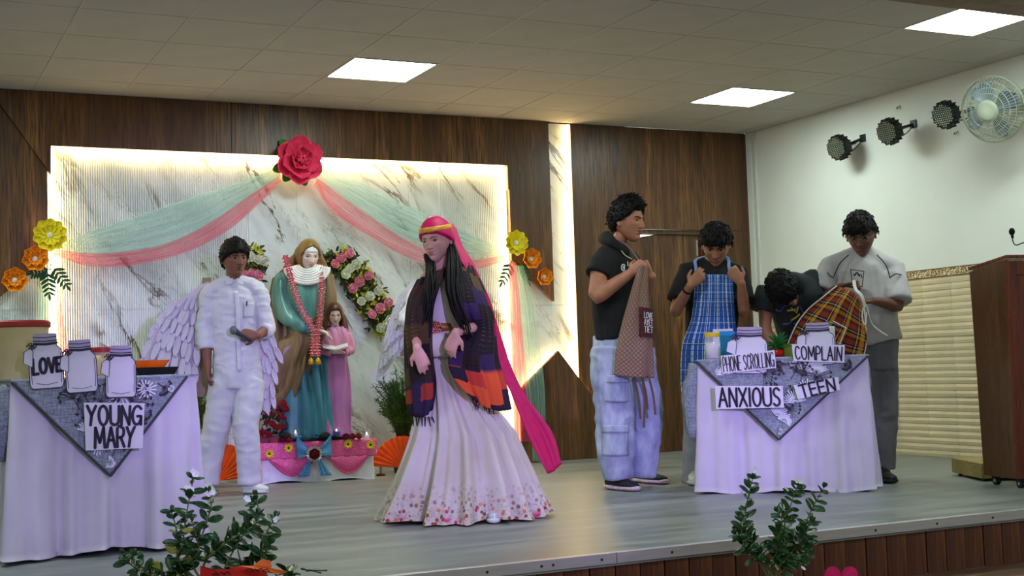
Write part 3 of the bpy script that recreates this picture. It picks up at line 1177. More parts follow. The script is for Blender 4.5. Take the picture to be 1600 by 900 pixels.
jar('paper jar cut-out with the word LOVE', 74, 521, 607, 54, La, NL, .04, 'LOVE')
jar('blank paper jar cut-out in the middle of the left table', 129, 531, 613, 50, La, NL, .05)
jar('blank lilac paper jar cut-out next to the orange tray', 189, 540, 621, 48, La, NL, -.01)
jar('paper jar cut-out behind the PHONE SCROLLING sign', 1172, 511, 584, 56, Ra, NR, -.03, lift=.03)
jar('paper jar cut-out behind the COMPLAIN sign', 1280, 504, 570, 52, Ra, NR, 0, lift=.03)

# things on the left table
t = thing('bucket', 'big cream bucket with a red lid on the left table', 'bucket', A(*(lc + lx * -.33 + ly * -.05)[:2], .79))
o_ = ORG[t.name]
mesh('body', lathe([(.098, 0), (.108, .01), (.120, .235), (.124, .238), (.124, .25)], 32, o_), pm('cream plastic', C(226, 204, 150), .45, var=.03), t, smooth=True)
mesh('lid', lathe([(.128, .238), (.130, .244), (.130, .262), (.120, .270), (.0, .274)], 32, o_), pm('red plastic lid', C(150, 36, 32), .4, var=.05), t)
t = thing('food_tub', 'small tub with a red lid half hidden by the middle paper jar', 'tub', A(*(lc + lx * .045 + ly * .02)[:2], .79))
o_ = ORG[t.name]
mesh('body', lathe([(.060, 0), (.064, .01), (.070, .125)], 24, o_), pm('clear peach plastic', C(222, 190, 160), .3), t, smooth=True)
mesh('lid', lathe([(.076, .122), (.077, .14), (.06, .146), (0, .147)], 24, o_), pm('red plastic lid', C(150, 36, 32)), t)
for lab, dx, z0, h, w, m in (('black tray at the right end of the left table', .285, .792, .042, .10, pm('black plastic', C(18, 18, 20), .35)),
                             ('orange tray standing on the black tray', .255, .834, .034, .085, pm('orange plastic', C(240, 110, 20), .4))):
    p = lc + lx * dx + ly * .03
    t = thing('tray', lab, 'tray', (p[0], p[1], z0))
    V, F = obox((p[0], p[1], z0 + .003), (w * .82, .06, .003), lx, ly, (0, 0, 1))
    mesh('tray_floor', (V, F), m, t)
    for sx, sy in ((1, 0), (-1, 0), (0, 1), (0, -1)):
        dn = lx * sx + ly * sy
        dt = lx * sy + ly * sx
        a, b = (w * .82, .06) if sx else (.06, w * .82)
        base, wid = p + dn * a, b
        up = base + dn * .02
        P = [A(*(base - dt * wid)[:2], z0), A(*(base + dt * wid)[:2], z0), A(*(up + dt * (wid + .02))[:2], z0 + h), A(*(up - dt * (wid + .02))[:2], z0 + h)]
        Q = [q - dn * .004 for q in P]
        mesh('tray_wall', (np.array(P + Q), [(0, 1, 2, 3), (7, 6, 5, 4), (0, 4, 5, 1), (1, 5, 6, 2), (2, 6, 7, 3), (3, 7, 4, 0)]), m, t)
t = thing('cup', 'small red and white cup between the paper jars', 'cup', A(*(lc + lx * .125 + ly * -.06)[:2], .79))
mesh('body', lathe([(.022, 0), (.03, .075), (.032, .077)], 18, ORG[t.name]), pm('white cup', C(210, 200, 196), .4), t, smooth=True)
mesh('band', lathe([(.0275, .045), (.0312, .07), (.0285, .072), (.026, .045)], 18, ORG[t.name]), pm('red cup band', C(170, 40, 36), .5), t)

# things on the right table
fR = frame(*(rc[:2]))
p = fR(1114, 553, -.06)
t = thing('jar', 'clear jar of white powder with a yellow lid on the right table', 'jar', (p[0], p[1], .788))
o_ = ORG[t.name]
g = G('clear jar plastic')
g.bsdf(C(230, 232, 235), .12, 0, .5, None, Alpha=.35)
mesh('contents', lathe([(.043, .006), (.044, .10), (.0, .105)], 24, o_), pm('white powder', C(226, 222, 220), .9), t, smooth=True)
mesh('body', lathe([(.044, 0), (.047, .006), (.047, .125), (.044, .135), (.041, .14)], 28, o_), g.m, t, smooth=True)
mesh('lid', lathe([(.045, .134), (.046, .136), (.046, .156), (.042, .16), (0, .16)], 28, o_), pm('yellow plastic lid', C(224, 190, 20), .4), t)
p = fR(1128, 553, .05)
t = thing('plate', 'dark round plate lying at the left end of the right table', 'plate', (p[0], p[1], .787))
mesh('plate_body', lathe([(.06, 0), (.095, .006), (.10, .010), (.09, .009), (0, .004)], 32, ORG[t.name]), pm('dark tray enamel', C(60, 44, 44), .4), t, smooth=True)
mesh('plate_foot', lathe([(.055, 0), (.058, .002), (.05, .0025)], 24, ORG[t.name]), pm('dark tray enamel', C(60, 44, 44), .4), t)
q0 = fR(1134, 553, .07)
t = thing('book', 'bright blue booklet with white pages behind the yellow-lidded jar', 'book', (q0[0], q0[1], .787))
mesh('cover', obox(A(q0[0], q0[1], .787 + .085) + fR.r * .012, (.045, .003, .085), fR.r, fR.n, (0, 0, 1)), pm('blue card', C(24, 140, 214), .45), t)
mesh('pages', obox(A(q0[0], q0[1], .787 + .092) - fR.r * .012 + fR.n * .008, (.06, .004, .092), fR.r, fR.n, (0, 0, 1)), PAPER, t)

p = fR(1216, 553, .03)
t = thing('potted_plant', 'small artificial green plant in a shiny red pot', 'plant', (p[0], p[1], .787))
o_ = ORG[t.name]
mesh('pot', lathe([(.022, 0), (.034, .012), (.037, .028), (.030, .044), (.026, .046)], 20, o_), pm('glossy red ceramic', C(206, 26, 16), .2), t, smooth=True)
blade = shared('leaf', petal(.085, .013, .3, .25, .4, 3, 6, .0015), pm('plastic leaf green', C(44, 126, 52), .4, var=.2))
for k in range(70):
    a, ti = random.uniform(0, 6.28), random.uniform(.15, 1.45)
    B = basis(A(math.cos(a) * math.sin(ti), math.sin(a) * math.sin(ti), math.cos(ti)), (.3, .2, .9))
    Rm = np.stack([B[:, 0], B[:, 2], -B[:, 1]], 1)
    place('leaf', blade, t, o_ + A(0, 0, .046 + random.uniform(0, .03)), Rm, random.uniform(.7, 1.1))
p = fR(1240, 553, .07)
t = thing('food_box', 'olive green box behind the COMPLAIN paper jar', 'box', (p[0], p[1], .787))
GREENBOX = pm('olive green plastic', C(128, 148, 40), .45)
mesh('body', obox((p[0], p[1], .787 + .034), (.06, .045, .034), fR.r, fR.n, (0, 0, 1)), GREENBOX, t, bevel=.006)
mesh('lid', obox((p[0], p[1], .787 + .072), (.064, .049, .005), fR.r, fR.n, (0, 0, 1)), GREENBOX, t, bevel=.003)
p = fR(1300, 553, .04)
t = thing('carton', 'white carton standing behind the COMPLAIN paper jar', 'carton', (p[0], p[1], .787))
mesh('body', obox((p[0], p[1], .787 + .085), (.022, .022, .085), fR.r, fR.n, (0, 0, 1)), pm('pale carton', C(206, 216, 206), .5), t, bevel=.003)
mesh('fold', obox((p[0], p[1], .787 + .172), (.022, .006, .004), fR.r, fR.n, (0, 0, 1)), pm('pale carton', C(206, 216, 206), .5), t)

# ------------------------------------------------------------------ wall decorations
def tulle(name, col, density, axis=0):
    g = G(name)
    v = g.n('TexCoord').outputs['UV']
    fib = g.noise(g.n('Mapping', {'Vector': v, 'Scale': (46, 2.2, 1)}).outputs[0], 1., 3, .6)
    fac = g.ramp(fib, [(.30, density * .35), (.68, min(1, density * 1.5))])
    t = g.n('BsdfTransparent')
    d = g.n('BsdfDiffuse', {'Color': col})
    tr = g.n('BsdfTranslucent', {'Color': col})
    m = g.n('MixShader', {0: .35, 1: d, 2: tr})
    m2 = g.n('MixShader', {0: fac, 1: t, 2: m})
    g.t.links.new(m2.outputs[0], g.out.inputs[0])
    return g.m


MINT = tulle('mint tulle', C(176, 234, 222), .40)
BLUET = tulle('pale blue tulle', C(140, 200, 220), .42)
PINKT = tulle('pink tulle', C(255, 92, 130), .52)


def drape(name, label, rows, mat, Y=-.02, nu=26, nv=60, folds=5, amp=.010, group=None, thick=0.):
    pts = [[ony(px, py, Y) for px, py in r] for r in rows]
    ph = random.random() * 6
    V, F = sheet(pts, nu, nv, 0, lambda u, v: amp * np.sin(2 * PI * folds * u + ph + 2 * v) * np.sin(PI * v) ** .5 + amp * .5 * np.sin(2 * PI * folds * 2.3 * u + 3 * v))
    # a second layer just behind, so that the gauze has body
    o = mesh(name, (V, F), mat, smooth=True, label=label, cat_='drape', group=group)
    uv = o.data.uv_layers.new(name='UVMap')
    k = np.zeros(len(o.data.loops), int)
    o.data.loops.foreach_get('vertex_index', k)
    uu = np.stack([(k % nu) / (nu - 1), (k // nu) / (nv - 1)], 1).ravel()
    uv.data.foreach_set('uv', uu)
    return o


drape('tulle_swag', 'mint green tulle swag left of the pink paper rose', [[(436, 262), (437, 268), (438, 274)], [(370, 285), (373, 302), (378, 322)], [(300, 308), (304, 335), (305, 368)], [(220, 335), (224, 360), (225, 398)], [(150, 358), (152, 375), (150, 402)], [(100, 375), (98, 385), (96, 393)]], MINT, group='tulle swags')
drape('tulle_swag', 'pink tulle swag hanging left of the paper rose', [[(436, 276), (440, 284)], [(393, 303), (402, 320)], [(336, 343), (352, 363)], [(270, 377), (285, 396)], [(200, 392), (206, 414)], [(140, 396), (140, 416)], [(83, 388), (83, 398)]], PINKT, -.035, group='tulle swags', nu=16)
drape('tulle_swag', 'mint green tulle swag right of the pink paper rose', [[(499, 262), (501, 270), (500, 280)], [(560, 285), (557, 300), (550, 317)], [(620, 315), (618, 335), (612, 357)], [(680, 340), (680, 362), (675, 384)], [(740, 368), (738, 382), (735, 397)], [(793, 392), (793, 396), (793, 400)]], MINT, group='tulle swags')
drape('tulle_swag', 'pink tulle swag hanging right of the paper rose', [[(497, 278), (490, 290)], [(542, 313), (525, 337)], [(602, 356), (585, 374)], [(642, 380), (625, 397)], [(690, 400), (680, 416)], [(740, 406), (735, 421)], [(796, 397), (796, 406)]], PINKT, -.035, group='tulle swags', nu=16)
drape('tulle_tail', 'mint tulle tail hanging below the left paper flowers', [[(66, 420), (82, 420)], [(60, 470), (84, 470)], [(56, 540), (84, 540)], [(54, 600), (86, 600)]], MINT, -.02, group='tulle tails', nu=16)
drape('tulle_tail', 'thin pink tulle tail at the left recess edge', [[(80, 395), (88, 395)], [(82, 440), (91, 440)], [(86, 490), (97, 490)], [(94, 545), (106, 545)], [(98, 600), (112, 600)]], PINKT, -.03, group='tulle tails', nu=12)
drape('tulle_tail', 'pink tulle tail hanging below the right paper flowers', [[(795, 410), (806, 410)], [(795, 470), (812, 470)], [(796, 540), (818, 540)], [(799, 600), (824, 600)], [(806, 690), (830, 690)]], PINKT, -.06, group='tulle tails', nu=16)
drape('tulle_tail', 'pale blue tulle tail hanging beside the pointed wood panel', [[(803, 415), (818, 415)], [(810, 470), (834, 470)], [(816, 540), (843, 540)], [(820, 600), (850, 600)], [(828, 660), (852, 665)], [(832, 720), (852, 722)]], MINT, -.07, group='tulle tails', nu=16)

# big paper rose
ROSE = pm('deep pink craft paper', C(238, 58, 104), .65, var=.10, scale=6)
LEAFP = pm('bright green craft paper', C(52, 140, 44), .6, var=.1)
FERN = pm('dark green craft paper', C(10, 84, 58), .6, var=.1)
YEL = pm('yellow craft paper', C(252, 234, 44), .6, var=.06)
ORA = pm('orange craft paper', C(253, 160, 30), .6, var=.08)
POM = pm('white pompom', C(232, 232, 226), .9, bump=.6, bscale=200)
GOLD = pm('gold bead', C(206, 160, 40), .3, .6)
OUT = A(0, -1, 0)
B0 = basis(OUT)
c = ony(466, 251, -.06)
t = thing('paper_rose', 'big deep pink paper rose at the top centre of the marble wall', 'paper flower', c)
for k, (a, ln) in enumerate(((2.3, .16), (.75, .15), (-2.75, .17), (-2.2, .15), (-1.3, .15), (2.75, .13))):
    mesh('leaf', (lambda VF: ((VF[0] @ (B0 @ rz(a - PI / 2)).T) + c + OUT * -.012 + (B0 @ rz(a - PI / 2)) @ A(0, .07, 0), VF[1]))(petal(ln * .85, .085, .12, .05, .5)), LEAFP, t)
big = shared('petal', petal(.155, .15, .22, .10, .62, 9, 9, .002, 0, .004), ROSE, True)
med = shared('petal', petal(.11, .125, .35, .25, .6, 9, 8, .002, 0, .003), ROSE, True)
sml = shared('petal', petal(.065, .09, .5, .5, .6, 7, 7, .002), ROSE, True)
bloom(t, c, B0, [(big, 6, .16, 1.12, .02, .0), (big, 5, .36, .98, .015, .012), (med, 5, .58, 1., .012, .025), (sml, 5, .95, 1., .012, .035), (sml, 4, 1.25, .8, .004, .045)])
mesh('gold_centre', cat([ell(c + B0 @ A(.018 * math.cos(q), .018 * math.sin(q), .085), (.012, .012, .012), nu=8, nv=6) for q in np.linspace(0, 2 * PI, 7)[:-1]] + [ell(c + OUT * .088, (.014, .014, .014), nu=8, nv=6)]), GOLD, t)

pet_y = shared('petal', petal(.112, .070, .30, .16, .68, 7, 7, .002, 0, .0), YEL)
pet_o = shared('petal', petal(.090, .075, .36, .30, .62, 7, 7, .002, 0, .002), ORA)


def daisy(label, px, py, me, n, mat, tilt, sc, z=-.05):
    c = ony(px, py, z)
    t = thing('paper_flower', label, 'paper flower', c, 'paper flowers')
    bloom(t, c, B0, [(me, n, tilt, sc, .008, 0), (me, n, tilt + .25, sc * .72, .006, .008)], jit=.05)
    mesh('centre', ell(c + OUT * .028, (.021, .021, .016), (1, 0, 0), (0, 0, 1), (0, -1, 0), 14, 8), POM, t, smooth=True)


daisy('yellow paper flower on the left, above two orange ones', 77, 368, pet_y, 10, YEL, .18, 1.03)
daisy('orange paper flower on the left touching the yellow one', 54, 405, pet_o, 7, ORA, .3, 1.05)
daisy('lowest orange paper flower on the left of the wall', 22, 438, pet_o, 7, ORA, .3, 1.0)
daisy('yellow paper flower on the right, above two orange ones', 804, 380, pet_y, 10, YEL, .2, .93)
daisy('orange paper flower on the right next to the yellow one', 827, 405, pet_o, 7, ORA, .3, 1.0)
daisy('lowest orange paper flower on the right of the wall', 847, 433, pet_o, 7, ORA, .38, .9)
lf = shared('leaflet', petal(.058, .021, .15, .0, .5, 5, 6, .0015), FERN)


def fern(label, px, py, ang, L, z=-.03, n=5):
    c = ony(px, py, z)
    Rm = B0 @ rz(ang)
    t = thing('paper_fern', label, 'paper leaf', c, 'green paper fern leaves')
    mesh('stem', tube([c, c + Rm @ A(0, L * .5, .012), c + Rm @ A(0, L, 0)], [.004, .003, .002], 6), FERN, t)
    for k in range(n):
        s = .25 + .62 * k / (n - 1)
        for e in (-1, 1):
            place('leaflet', lf, t, c + Rm @ A(0, L * s, .012 * math.sin(PI * s)), Rm @ rz(-e * .95), 1.15 - .45 * k / n)
    place('leaflet', lf, t, c + Rm @ A(0, L * .92, 0), Rm, .9)


fern('dark green paper fern pointing straight down on the left', 73, 418, PI + .08, .20)
fern('dark green paper fern pointing down to the right, left side', 78, 412, PI + .62, .20)
fern('dark green paper fern pointing left from the left orange flower', 80, 420, PI * .5 + .25, .14)
fern('dark paper fern pointing down left by the right recess edge', 801, 405, PI - .50, .23)
fern('dark green paper fern pointing down under the right yellow flower', 810, 405, PI + .42, .21)

# flower strips behind the statue
DKLEAF = pm('dark foliage', C(44, 66, 36), .6, var=.3, scale=30)
YLEAF = pm('yellow green foliage', C(186, 192, 50), .6, var=.2)
ROSEP = pm('pink fabric rose', C(246, 150, 176), .7, var=.15, scale=40)
ROSEW = pm('cream fabric rose', C(228, 232, 206), .7, var=.08, scale=40)
rp1 = petal(.036, .045, .4, .35, .6, 5, 5, .0015)
rose_p = [shared('rose_petal', rp1, ROSEP, True), shared('rose_petal', rp1, ROSEW, True)]


def rosette_mesh(mat):
    parts = []
    for m, (cnt, tilt, sc, off, h) in enumerate([(6, .35, 1., .006, 0), (5, .75, .85, .005, .006), (4, 1.1, .7, .003, .012), (3, 1.4, .5, .001, .016)]):
        for k in range(cnt):
            a = 2 * PI * (k + .5 * (m % 2)) / cnt
            Rm = rz(a) @ rx(tilt)
            parts.append(((rp1[0] * sc) @ Rm.T + rz(a) @ A(0, off, h), rp1[1]))
    return shared('rose', cat(parts), mat, True)


ROSEM = {'p': rosette_mesh(ROSEP), 'w': rosette_mesh(ROSEW)}


def strip(label, rows, seed):
    """rows: list of (left px, right px, kind) across the strip, from the top down"""
    rs = random.Random(seed)
    c0 = ony(*rows[0][0], .0)
    c1 = ony(*rows[-1][1], .0)
    t = thing('flower_strip', label, 'flower garland', (c0 + c1) / 2, 'flower strips beside the statue')
    L = np.array([ony(*r[0], .055) for r in rows])
    R_ = np.array([ony(*r[1], .055) for r in rows])
    m = len(rows)
    V = np.concatenate([L, R_, L + (0, .02, 0), R_ + (0, .02, 0)])
    F = []
    for i in range(m - 1):
        F += [(i, m + i, m + i + 1, i + 1), (2 * m + i + 1, 3 * m + i + 1, 3 * m + i, 2 * m + i), (i, i + 1, 2 * m + i + 1, 2 * m + i), (m + i + 1, m + i, 3 * m + i, 3 * m + i + 1)]
    mesh('backing', (V, F), pm('brown backing card', C(88, 74, 52), .8), t)
    for i, (a, b, kind) in enumerate(rows):
        a, b = ony(*a, .02), ony(*b, .02)
        if kind in 'pw':
            n = 3
            for k in range(n):
                p = a + (b - a) * ((k + .5) / n) + A(rs.uniform(-.01, .01), -.015, rs.uniform(-.01, .01))
                Bk = basis(A(rs.uniform(-.3, .3), -1, rs.uniform(-.2, .3))) @ rz(rs.uniform(0, 6))
                place('rose', ROSEM[kind], t, p, Bk, rs.uniform(1.0, 1.25))
        parts, parts2 = [], []
        for k in range(46 if kind == 'g' else 18):
            p = a + (b - a) * rs.uniform(-.05, 1.05) + A(0, rs.uniform(-.02, .03), rs.uniform(-.035, .035))
            Bk = basis(A(rs.uniform(-1, 1), -.9, rs.uniform(-.8, .8))) @ rz(rs.uniform(0, 6))
            VF = petal(.048, .020, .2, .1, .5, 3, 5, .0012)
            (parts if rs.random() < .62 else parts2).append((VF[0] @ Bk.T + p, VF[1]))
        f = mesh('foliage', cat(parts), DKLEAF, t)
        f['kind'] = 'stuff'
        f = mesh('foliage', cat(parts2), YLEAF, t)
        f['kind'] = 'stuff'


strip('diagonal strip of pink and cream roses on the wall right of the statue',
      [((506, 404), (545, 388), 'g'), ((514, 417), (548, 392), 'p'), ((522, 425), (556, 400), 'g'), ((532, 433), (560, 408), 'w'), ((535, 442), (570, 416), 'g'), ((544, 455), (578, 425), 'p'), ((550, 465), (586, 438), 'g'),
       ((556, 476), (594, 450), 'w'), ((562, 485), (600, 460), 'g'), ((572, 495), (608, 470), 'p'), ((578, 506), (612, 484), 'g'), ((586, 516), (612, 498), 'w'), ((592, 522), (612, 508), 'g')], 3)
strip('strip of cream and pink roses on the wall behind the person with the microphone',
      [((386, 392), (412, 396), 'g'), ((384, 402), (416, 408), 'w'), ((380, 412), (412, 420), 'g'), ((374, 426), (408, 434), 'p'), ((366, 438), (400, 448), 'g'), ((358, 450), (390, 462), 'w'), ((350, 464), (380, 476), 'g'), ((342, 478), (370, 490), 'p')], 5)

# ------------------------------------------------------------------ pedestal below the statue
fP = frame(1.9, -.42)
PWH = pm('white pedestal cloth', C(226, 224, 232), .8, var=.04, bump=.1, bscale=14)
P0, P1 = A(1.505, -.30, 0), A(2.275, -.52, 0)
pex = unit(P1 - P0)
pey = A(-pex[1], pex[0], 0)
pc = (P0 + P1) / 2 + pey * .15
PW = np.linalg.norm(P1 - P0)
ZP = .285
t = thing('pedestal', 'low white cloth-covered pedestal with pink net under the statue', 'pedestal', (pc[0], pc[1], 0))
V, F = skirt((pc[0], pc[1], 0), pex, pey, PW / 2, .15, ZP, .004, .012, [(5, .006, 0), (11, .005, 1)], 5.5)
mesh('cloth', (V, F), PWH, t, smooth=True)


def net_mat(name, col, dens):
    g = G(name)
    n = g.n('TexVoronoi', {'Vector': g.co(), 'Scale': 55.}, feature='DISTANCE_TO_EDGE').outputs[0]
    spk = g.ramp(g.noise(g.co(), 150, 2), [(.66, 0.), (.72, 1.)])
    fac = g.ramp(n, [(.0, 1.), (.12, dens)])
    t_ = g.n('BsdfTransparent')
    p = g.n('BsdfPrincipled', {'Base Color': g.mix(g.math('MULTIPLY', spk, .6), col, C(255, 220, 236)), 'Roughness': .5})
    m = g.n('MixShader', {0: fac, 1: t_, 2: p})
    g.t.links.new(m.outputs[0], g.out.inputs[0])
    return g.m


NETP = net_mat('glitter pink net', C(232, 84, 150), .62)
NETB = net_mat('blue organza', C(70, 156, 206), .6)


def pp(u, z, d=.03):
    return P0 + pex * (u * PW) - pey * d + A(0, 0, z)


rows = []
for z, d in ((.292, .0), (.285, .028), (.235, .034), (.17, .036)):
    rows.append([pp(u, z, d) for u in np.linspace(-.045, 1.045, 9)])
mesh('pink_net', sheet(rows, 60, 14, .002, lambda u, v: .004 * np.sin(60 * u + 4 * v) * v), NETP, t, smooth=True)
for u0, u1 in ((.08, .48), (.60, .95)):
    rws = []
    for s in np.linspace(0, 1, 5):
        rws.append([pp(u0 + (u1 - u0) * q, .175 - s * .115 * math.sin(PI * q) - .005 * s, .036 + .012 * math.sin(PI * s)) for q in np.linspace(0, 1, 9)])
    mesh('net_swag', sheet(rws, 40, 12, .002), NETP, t, smooth=True)
    mesh('swag_hem', tube([pp(u0 + (u1 - u0) * q, .168 - .115 * math.sin(PI * q), .042) for q in np.linspace(0, 1, 13)], .0055, 6), pm('pink hem', C(226, 60, 120), .6), t)
mesh('pink_net', sheet([[pp(-.03, z, d) for d in np.linspace(.02, -.28, 5)] for z in (.29, .20, .12)], 20, 12, .002), NETP, t, smooth=True)

bc = pp(.47, .20, .055)
t = thing('bow', 'blue organza bow on the front of the pedestal', 'bow', bc)
for e in (-1, 1):
    rws = [[bc + pex * (e * a * .125) - pey * (.018 * math.sin(PI * a) + .004) + A(0, 0, (.085 * a) * q + .055 * a * (1 if e > 0 else 1)) for a in np.linspace(0, 1, 5)] for q in (-1, -.3, .4, 1)]
    mesh('loop', sheet(rws, 16, 12, .002, lambda u, v: .005 * np.sin(9 * v)), NETB, t, smooth=True)
    rws = [[bc + pex * (e * (.02 + .06 * s) + .06 * (q - .5) * s * 1.4) - pey * .01 + A(0, 0, -.155 * s) for q in np.linspace(0, 1, 5)] for s in (0.02, .5, 1)]
    mesh('tail', sheet(rws, 16, 14, .002, lambda u, v: .006 * np.sin(14 * u) * v), NETB, t, smooth=True)
mesh('knot', ell(bc - pey * .01, (.022, .014, .02)), NETB, t, smooth=True)
rcn = bc - pey * .035 + A(0, 0, .005)
t = thing('rosette', 'silver pleated rosette with a dark red rose centre on the blue bow', 'rosette', rcn)
Bp = basis(-pey)
sp = shared('pleat', petal(.052, .020, .3, .0, .7, 5, 4, .0015), pm('silver foil paper', C(214, 206, 200), .3, .5))
bloom(t, rcn, Bp, [(sp, 18, .12, 1, .008, 0)], 'pleat', 0)
place('rose', rosette_mesh(pm('maroon velvet rose', C(110, 8, 24), .7, var=.2)), t, rcn - pey * .006, Bp, 1.15)
SUNY = pm('yellow silk petals', C(246, 216, 40), .6, var=.1)
sy = shared('petal', petal(.030, .012, .2, .1, .5, 3, 5, .001), SUNY)
for lab, px, py in (('leftmost yellow sunflower on the pedestal net', 421, 709), ('second yellow sunflower, left of the blue bow', 451, 700), ('yellow sunflower right of the blue bow', 544, 694), ('rightmost yellow sunflower at the pedestal corner', 579, 695)):
    q = onplane(px, py, P0 - pey * .045, pey)
    t = thing('sunflower', lab, 'flower', q, 'sunflowers on the pedestal')
    bloom(t, q, Bp, [(sy, 11, .15, 1., .005, 0), (sy, 9, .4, .8, .004, .003)])
    mesh('centre', ell(q - pey * .006, (.009, .006, .009)), pm('brown seed centre', C(60, 34, 14), .8), t, smooth=True)
# candles
WAX = pm('white candle wax', C(236, 226, 224), .4, subsurface=0) if False else pm('white candle wax', C(236, 226, 224), .4)
FLAME = emit('candle flame', (1, .62, .3, 1), 6.)


def candle(label, p, r=.018, h=.028, glass=None):
    t = thing('candle', label, 'candle', p)
    mesh('wax', lathe([(r, 0), (r, h * .9), (r * .9, h), (0, h)], 18, p), WAX, t, smooth=True)
    mesh('flame', lathe([(.001, h), (.0055, h + .006), (.004, h + .014), (.0005, h + .022)], 10, p), FLAME, t, smooth=True)
    if glass:
        mesh('holder', lathe([(r * 1.15, 0), (r * 1.5, h * .8), (r * 1.55, h * 1.3), (r * 1.35, h * 1.3), (r * 1.1, .004)], 20, p), glass, t, smooth=True)


q = pp(.955, ZP, -.05)
candle('white candle at the right end of the pedestal', A(q[0], q[1], ZP + .006))
# rose bouquet at the left end, dark flowers at the right
RED = pm('crimson rose petals', C(150, 10, 30), .6, var=.25, scale=40)
red_rose = rosette_mesh(RED)
fB = frame(1.60, -.30)
pb = fB(424, 690, .0)
t = thing('rose_bouquet', 'bunch of crimson roses in a red trough left of the statue', 'flowers', (pb[0], pb[1], ZP))
o_ = ORG[t.name]
mesh('trough', obox(o_ + A(.02, 0, .028), (.11, .045, .026), pex, pey, (0, 0, 1)), pm('dark red trough', C(112, 18, 22), .5), t, bevel=.005)
rs = random.Random(4)
lfm = shared('leaf', petal(.05, .026, .2, .1, .5, 5, 5, .0012), pm('rose leaf green', C(24, 50, 26), .5, var=.3))
for px, py in ((428, 627), (441, 632), (421, 636), (432, 640), (445, 641), (417, 648), (426, 650), (437, 652), (446, 655), (414, 660), (424, 663), (433, 668), (441, 668), (411, 676), (420, 680)):
    p = fB(px, py, rs.uniform(-.05, .06))
    Bk = basis(A(rs.uniform(-.5, .5), -1, rs.uniform(-.1, .8)))
    place('rose', red_rose, t, p, Bk, rs.uniform(.62, .85))
    mesh('stem', tube([o_ + A(rs.uniform(-.07, .09), 0, .05), p - A(0, -.01, .01)], .0022, 5), MATS['rose leaf green'], t)
for k in range(60):
    p = fB(rs.uniform(408, 447), rs.uniform(640, 692), rs.uniform(-.05, .05))
    place('leaf', lfm, t, p, basis(A(rs.uniform(-1, 1), -.8, rs.uniform(-.5, 1))) @ rz(rs.uniform(0, 6)), rs.uniform(.6, 1))
fD = frame(2.2, -.52)
for lab, px, py, n in (('dark maroon silk flower at the right end of the pedestal', 549, 682, 3), ('dark maroon silk flower lying at the left front of the pedestal top', 446, 689, 2)):
    p = fD(px, py, .0) if px > 500 else fB(px, py, -.06)
    t = thing('silk_flower', lab, 'flower', (p[0], p[1], ZP + .012))
    for k in range(n):
        place('rose', rosette_mesh(pm('maroon silk', C(104, 8, 44), .6, var=.2)) if k == 0 else bpy.data.meshes['rose.003'] if 'rose.003' in bpy.data.meshes else red_rose, t, A(p[0], p[1], ZP + .022) + pex * (k - n / 2 + .5) * .04 - pey * .01 * k, basis(A(-.2 + .3 * k, -.9, .5)), .75)
    place('leaf', lfm, t, A(p[0], p[1], ZP + .016), basis((0.2, -.3, 1)), 1.)

# pleated paper fans, potted bushes, small lamps behind the pedestal
FAN = pm('orange crepe paper', C(232, 84, 14), .6, var=.12)


def pleated(label, c, B, r, a0, a1, n):
    V, F = [], []
    for k in range(2 * n + 1):
        a = a0 + (a1 - a0) * k / (2 * n)
        zz = .012 if k % 2 else -.012
        for rr in (.02, r * .5, r):
            V.append(np.asarray(c) + B @ A(rr * math.cos(a), rr * math.sin(a), zz * rr / r))
    for k in range(2 * n):
        for j in range(2):
            F.append((k * 3 + j, k * 3 + j + 1, k * 3 + j + 4, k * 3 + j + 3))
    V = np.array(V)
    m = len(V)
    F = F + [tuple(i + m for i in q[::-1]) for q in F]
    V = np.concatenate([V, V - B[:, 2] * .002])
    t = thing('paper_fan', label, 'paper fan', A(c[0], c[1], 0), 'orange pleated paper fans')
    mesh('pleats', (V, F), FAN, t)
    mesh('hub', ell(np.asarray(c) + B[:, 2] * .008, (.022, .022, .012), B[:, 0], B[:, 1], B[:, 2]), FAN, t, smooth=True)


f1 = frame(1.25, -.42)
Bf = basis(-f1.n + A(0, 0, .25))
pleated('orange pleated paper fan standing on the floor behind the white-trousered person', f1(340, 758, 0) + A(0, 0, .03), Bf, .27, .05, PI - .05, 15)
f2 = frame(2.42, -.42)
pleated('orange pleated paper fan standing on the floor right of the pedestal', f2(632, 735, 0) + A(0, 0, .02), Bf, .24, .15, PI - .1, 14)

POTM = pm('brown plastic pot', C(64, 40, 30), .5)


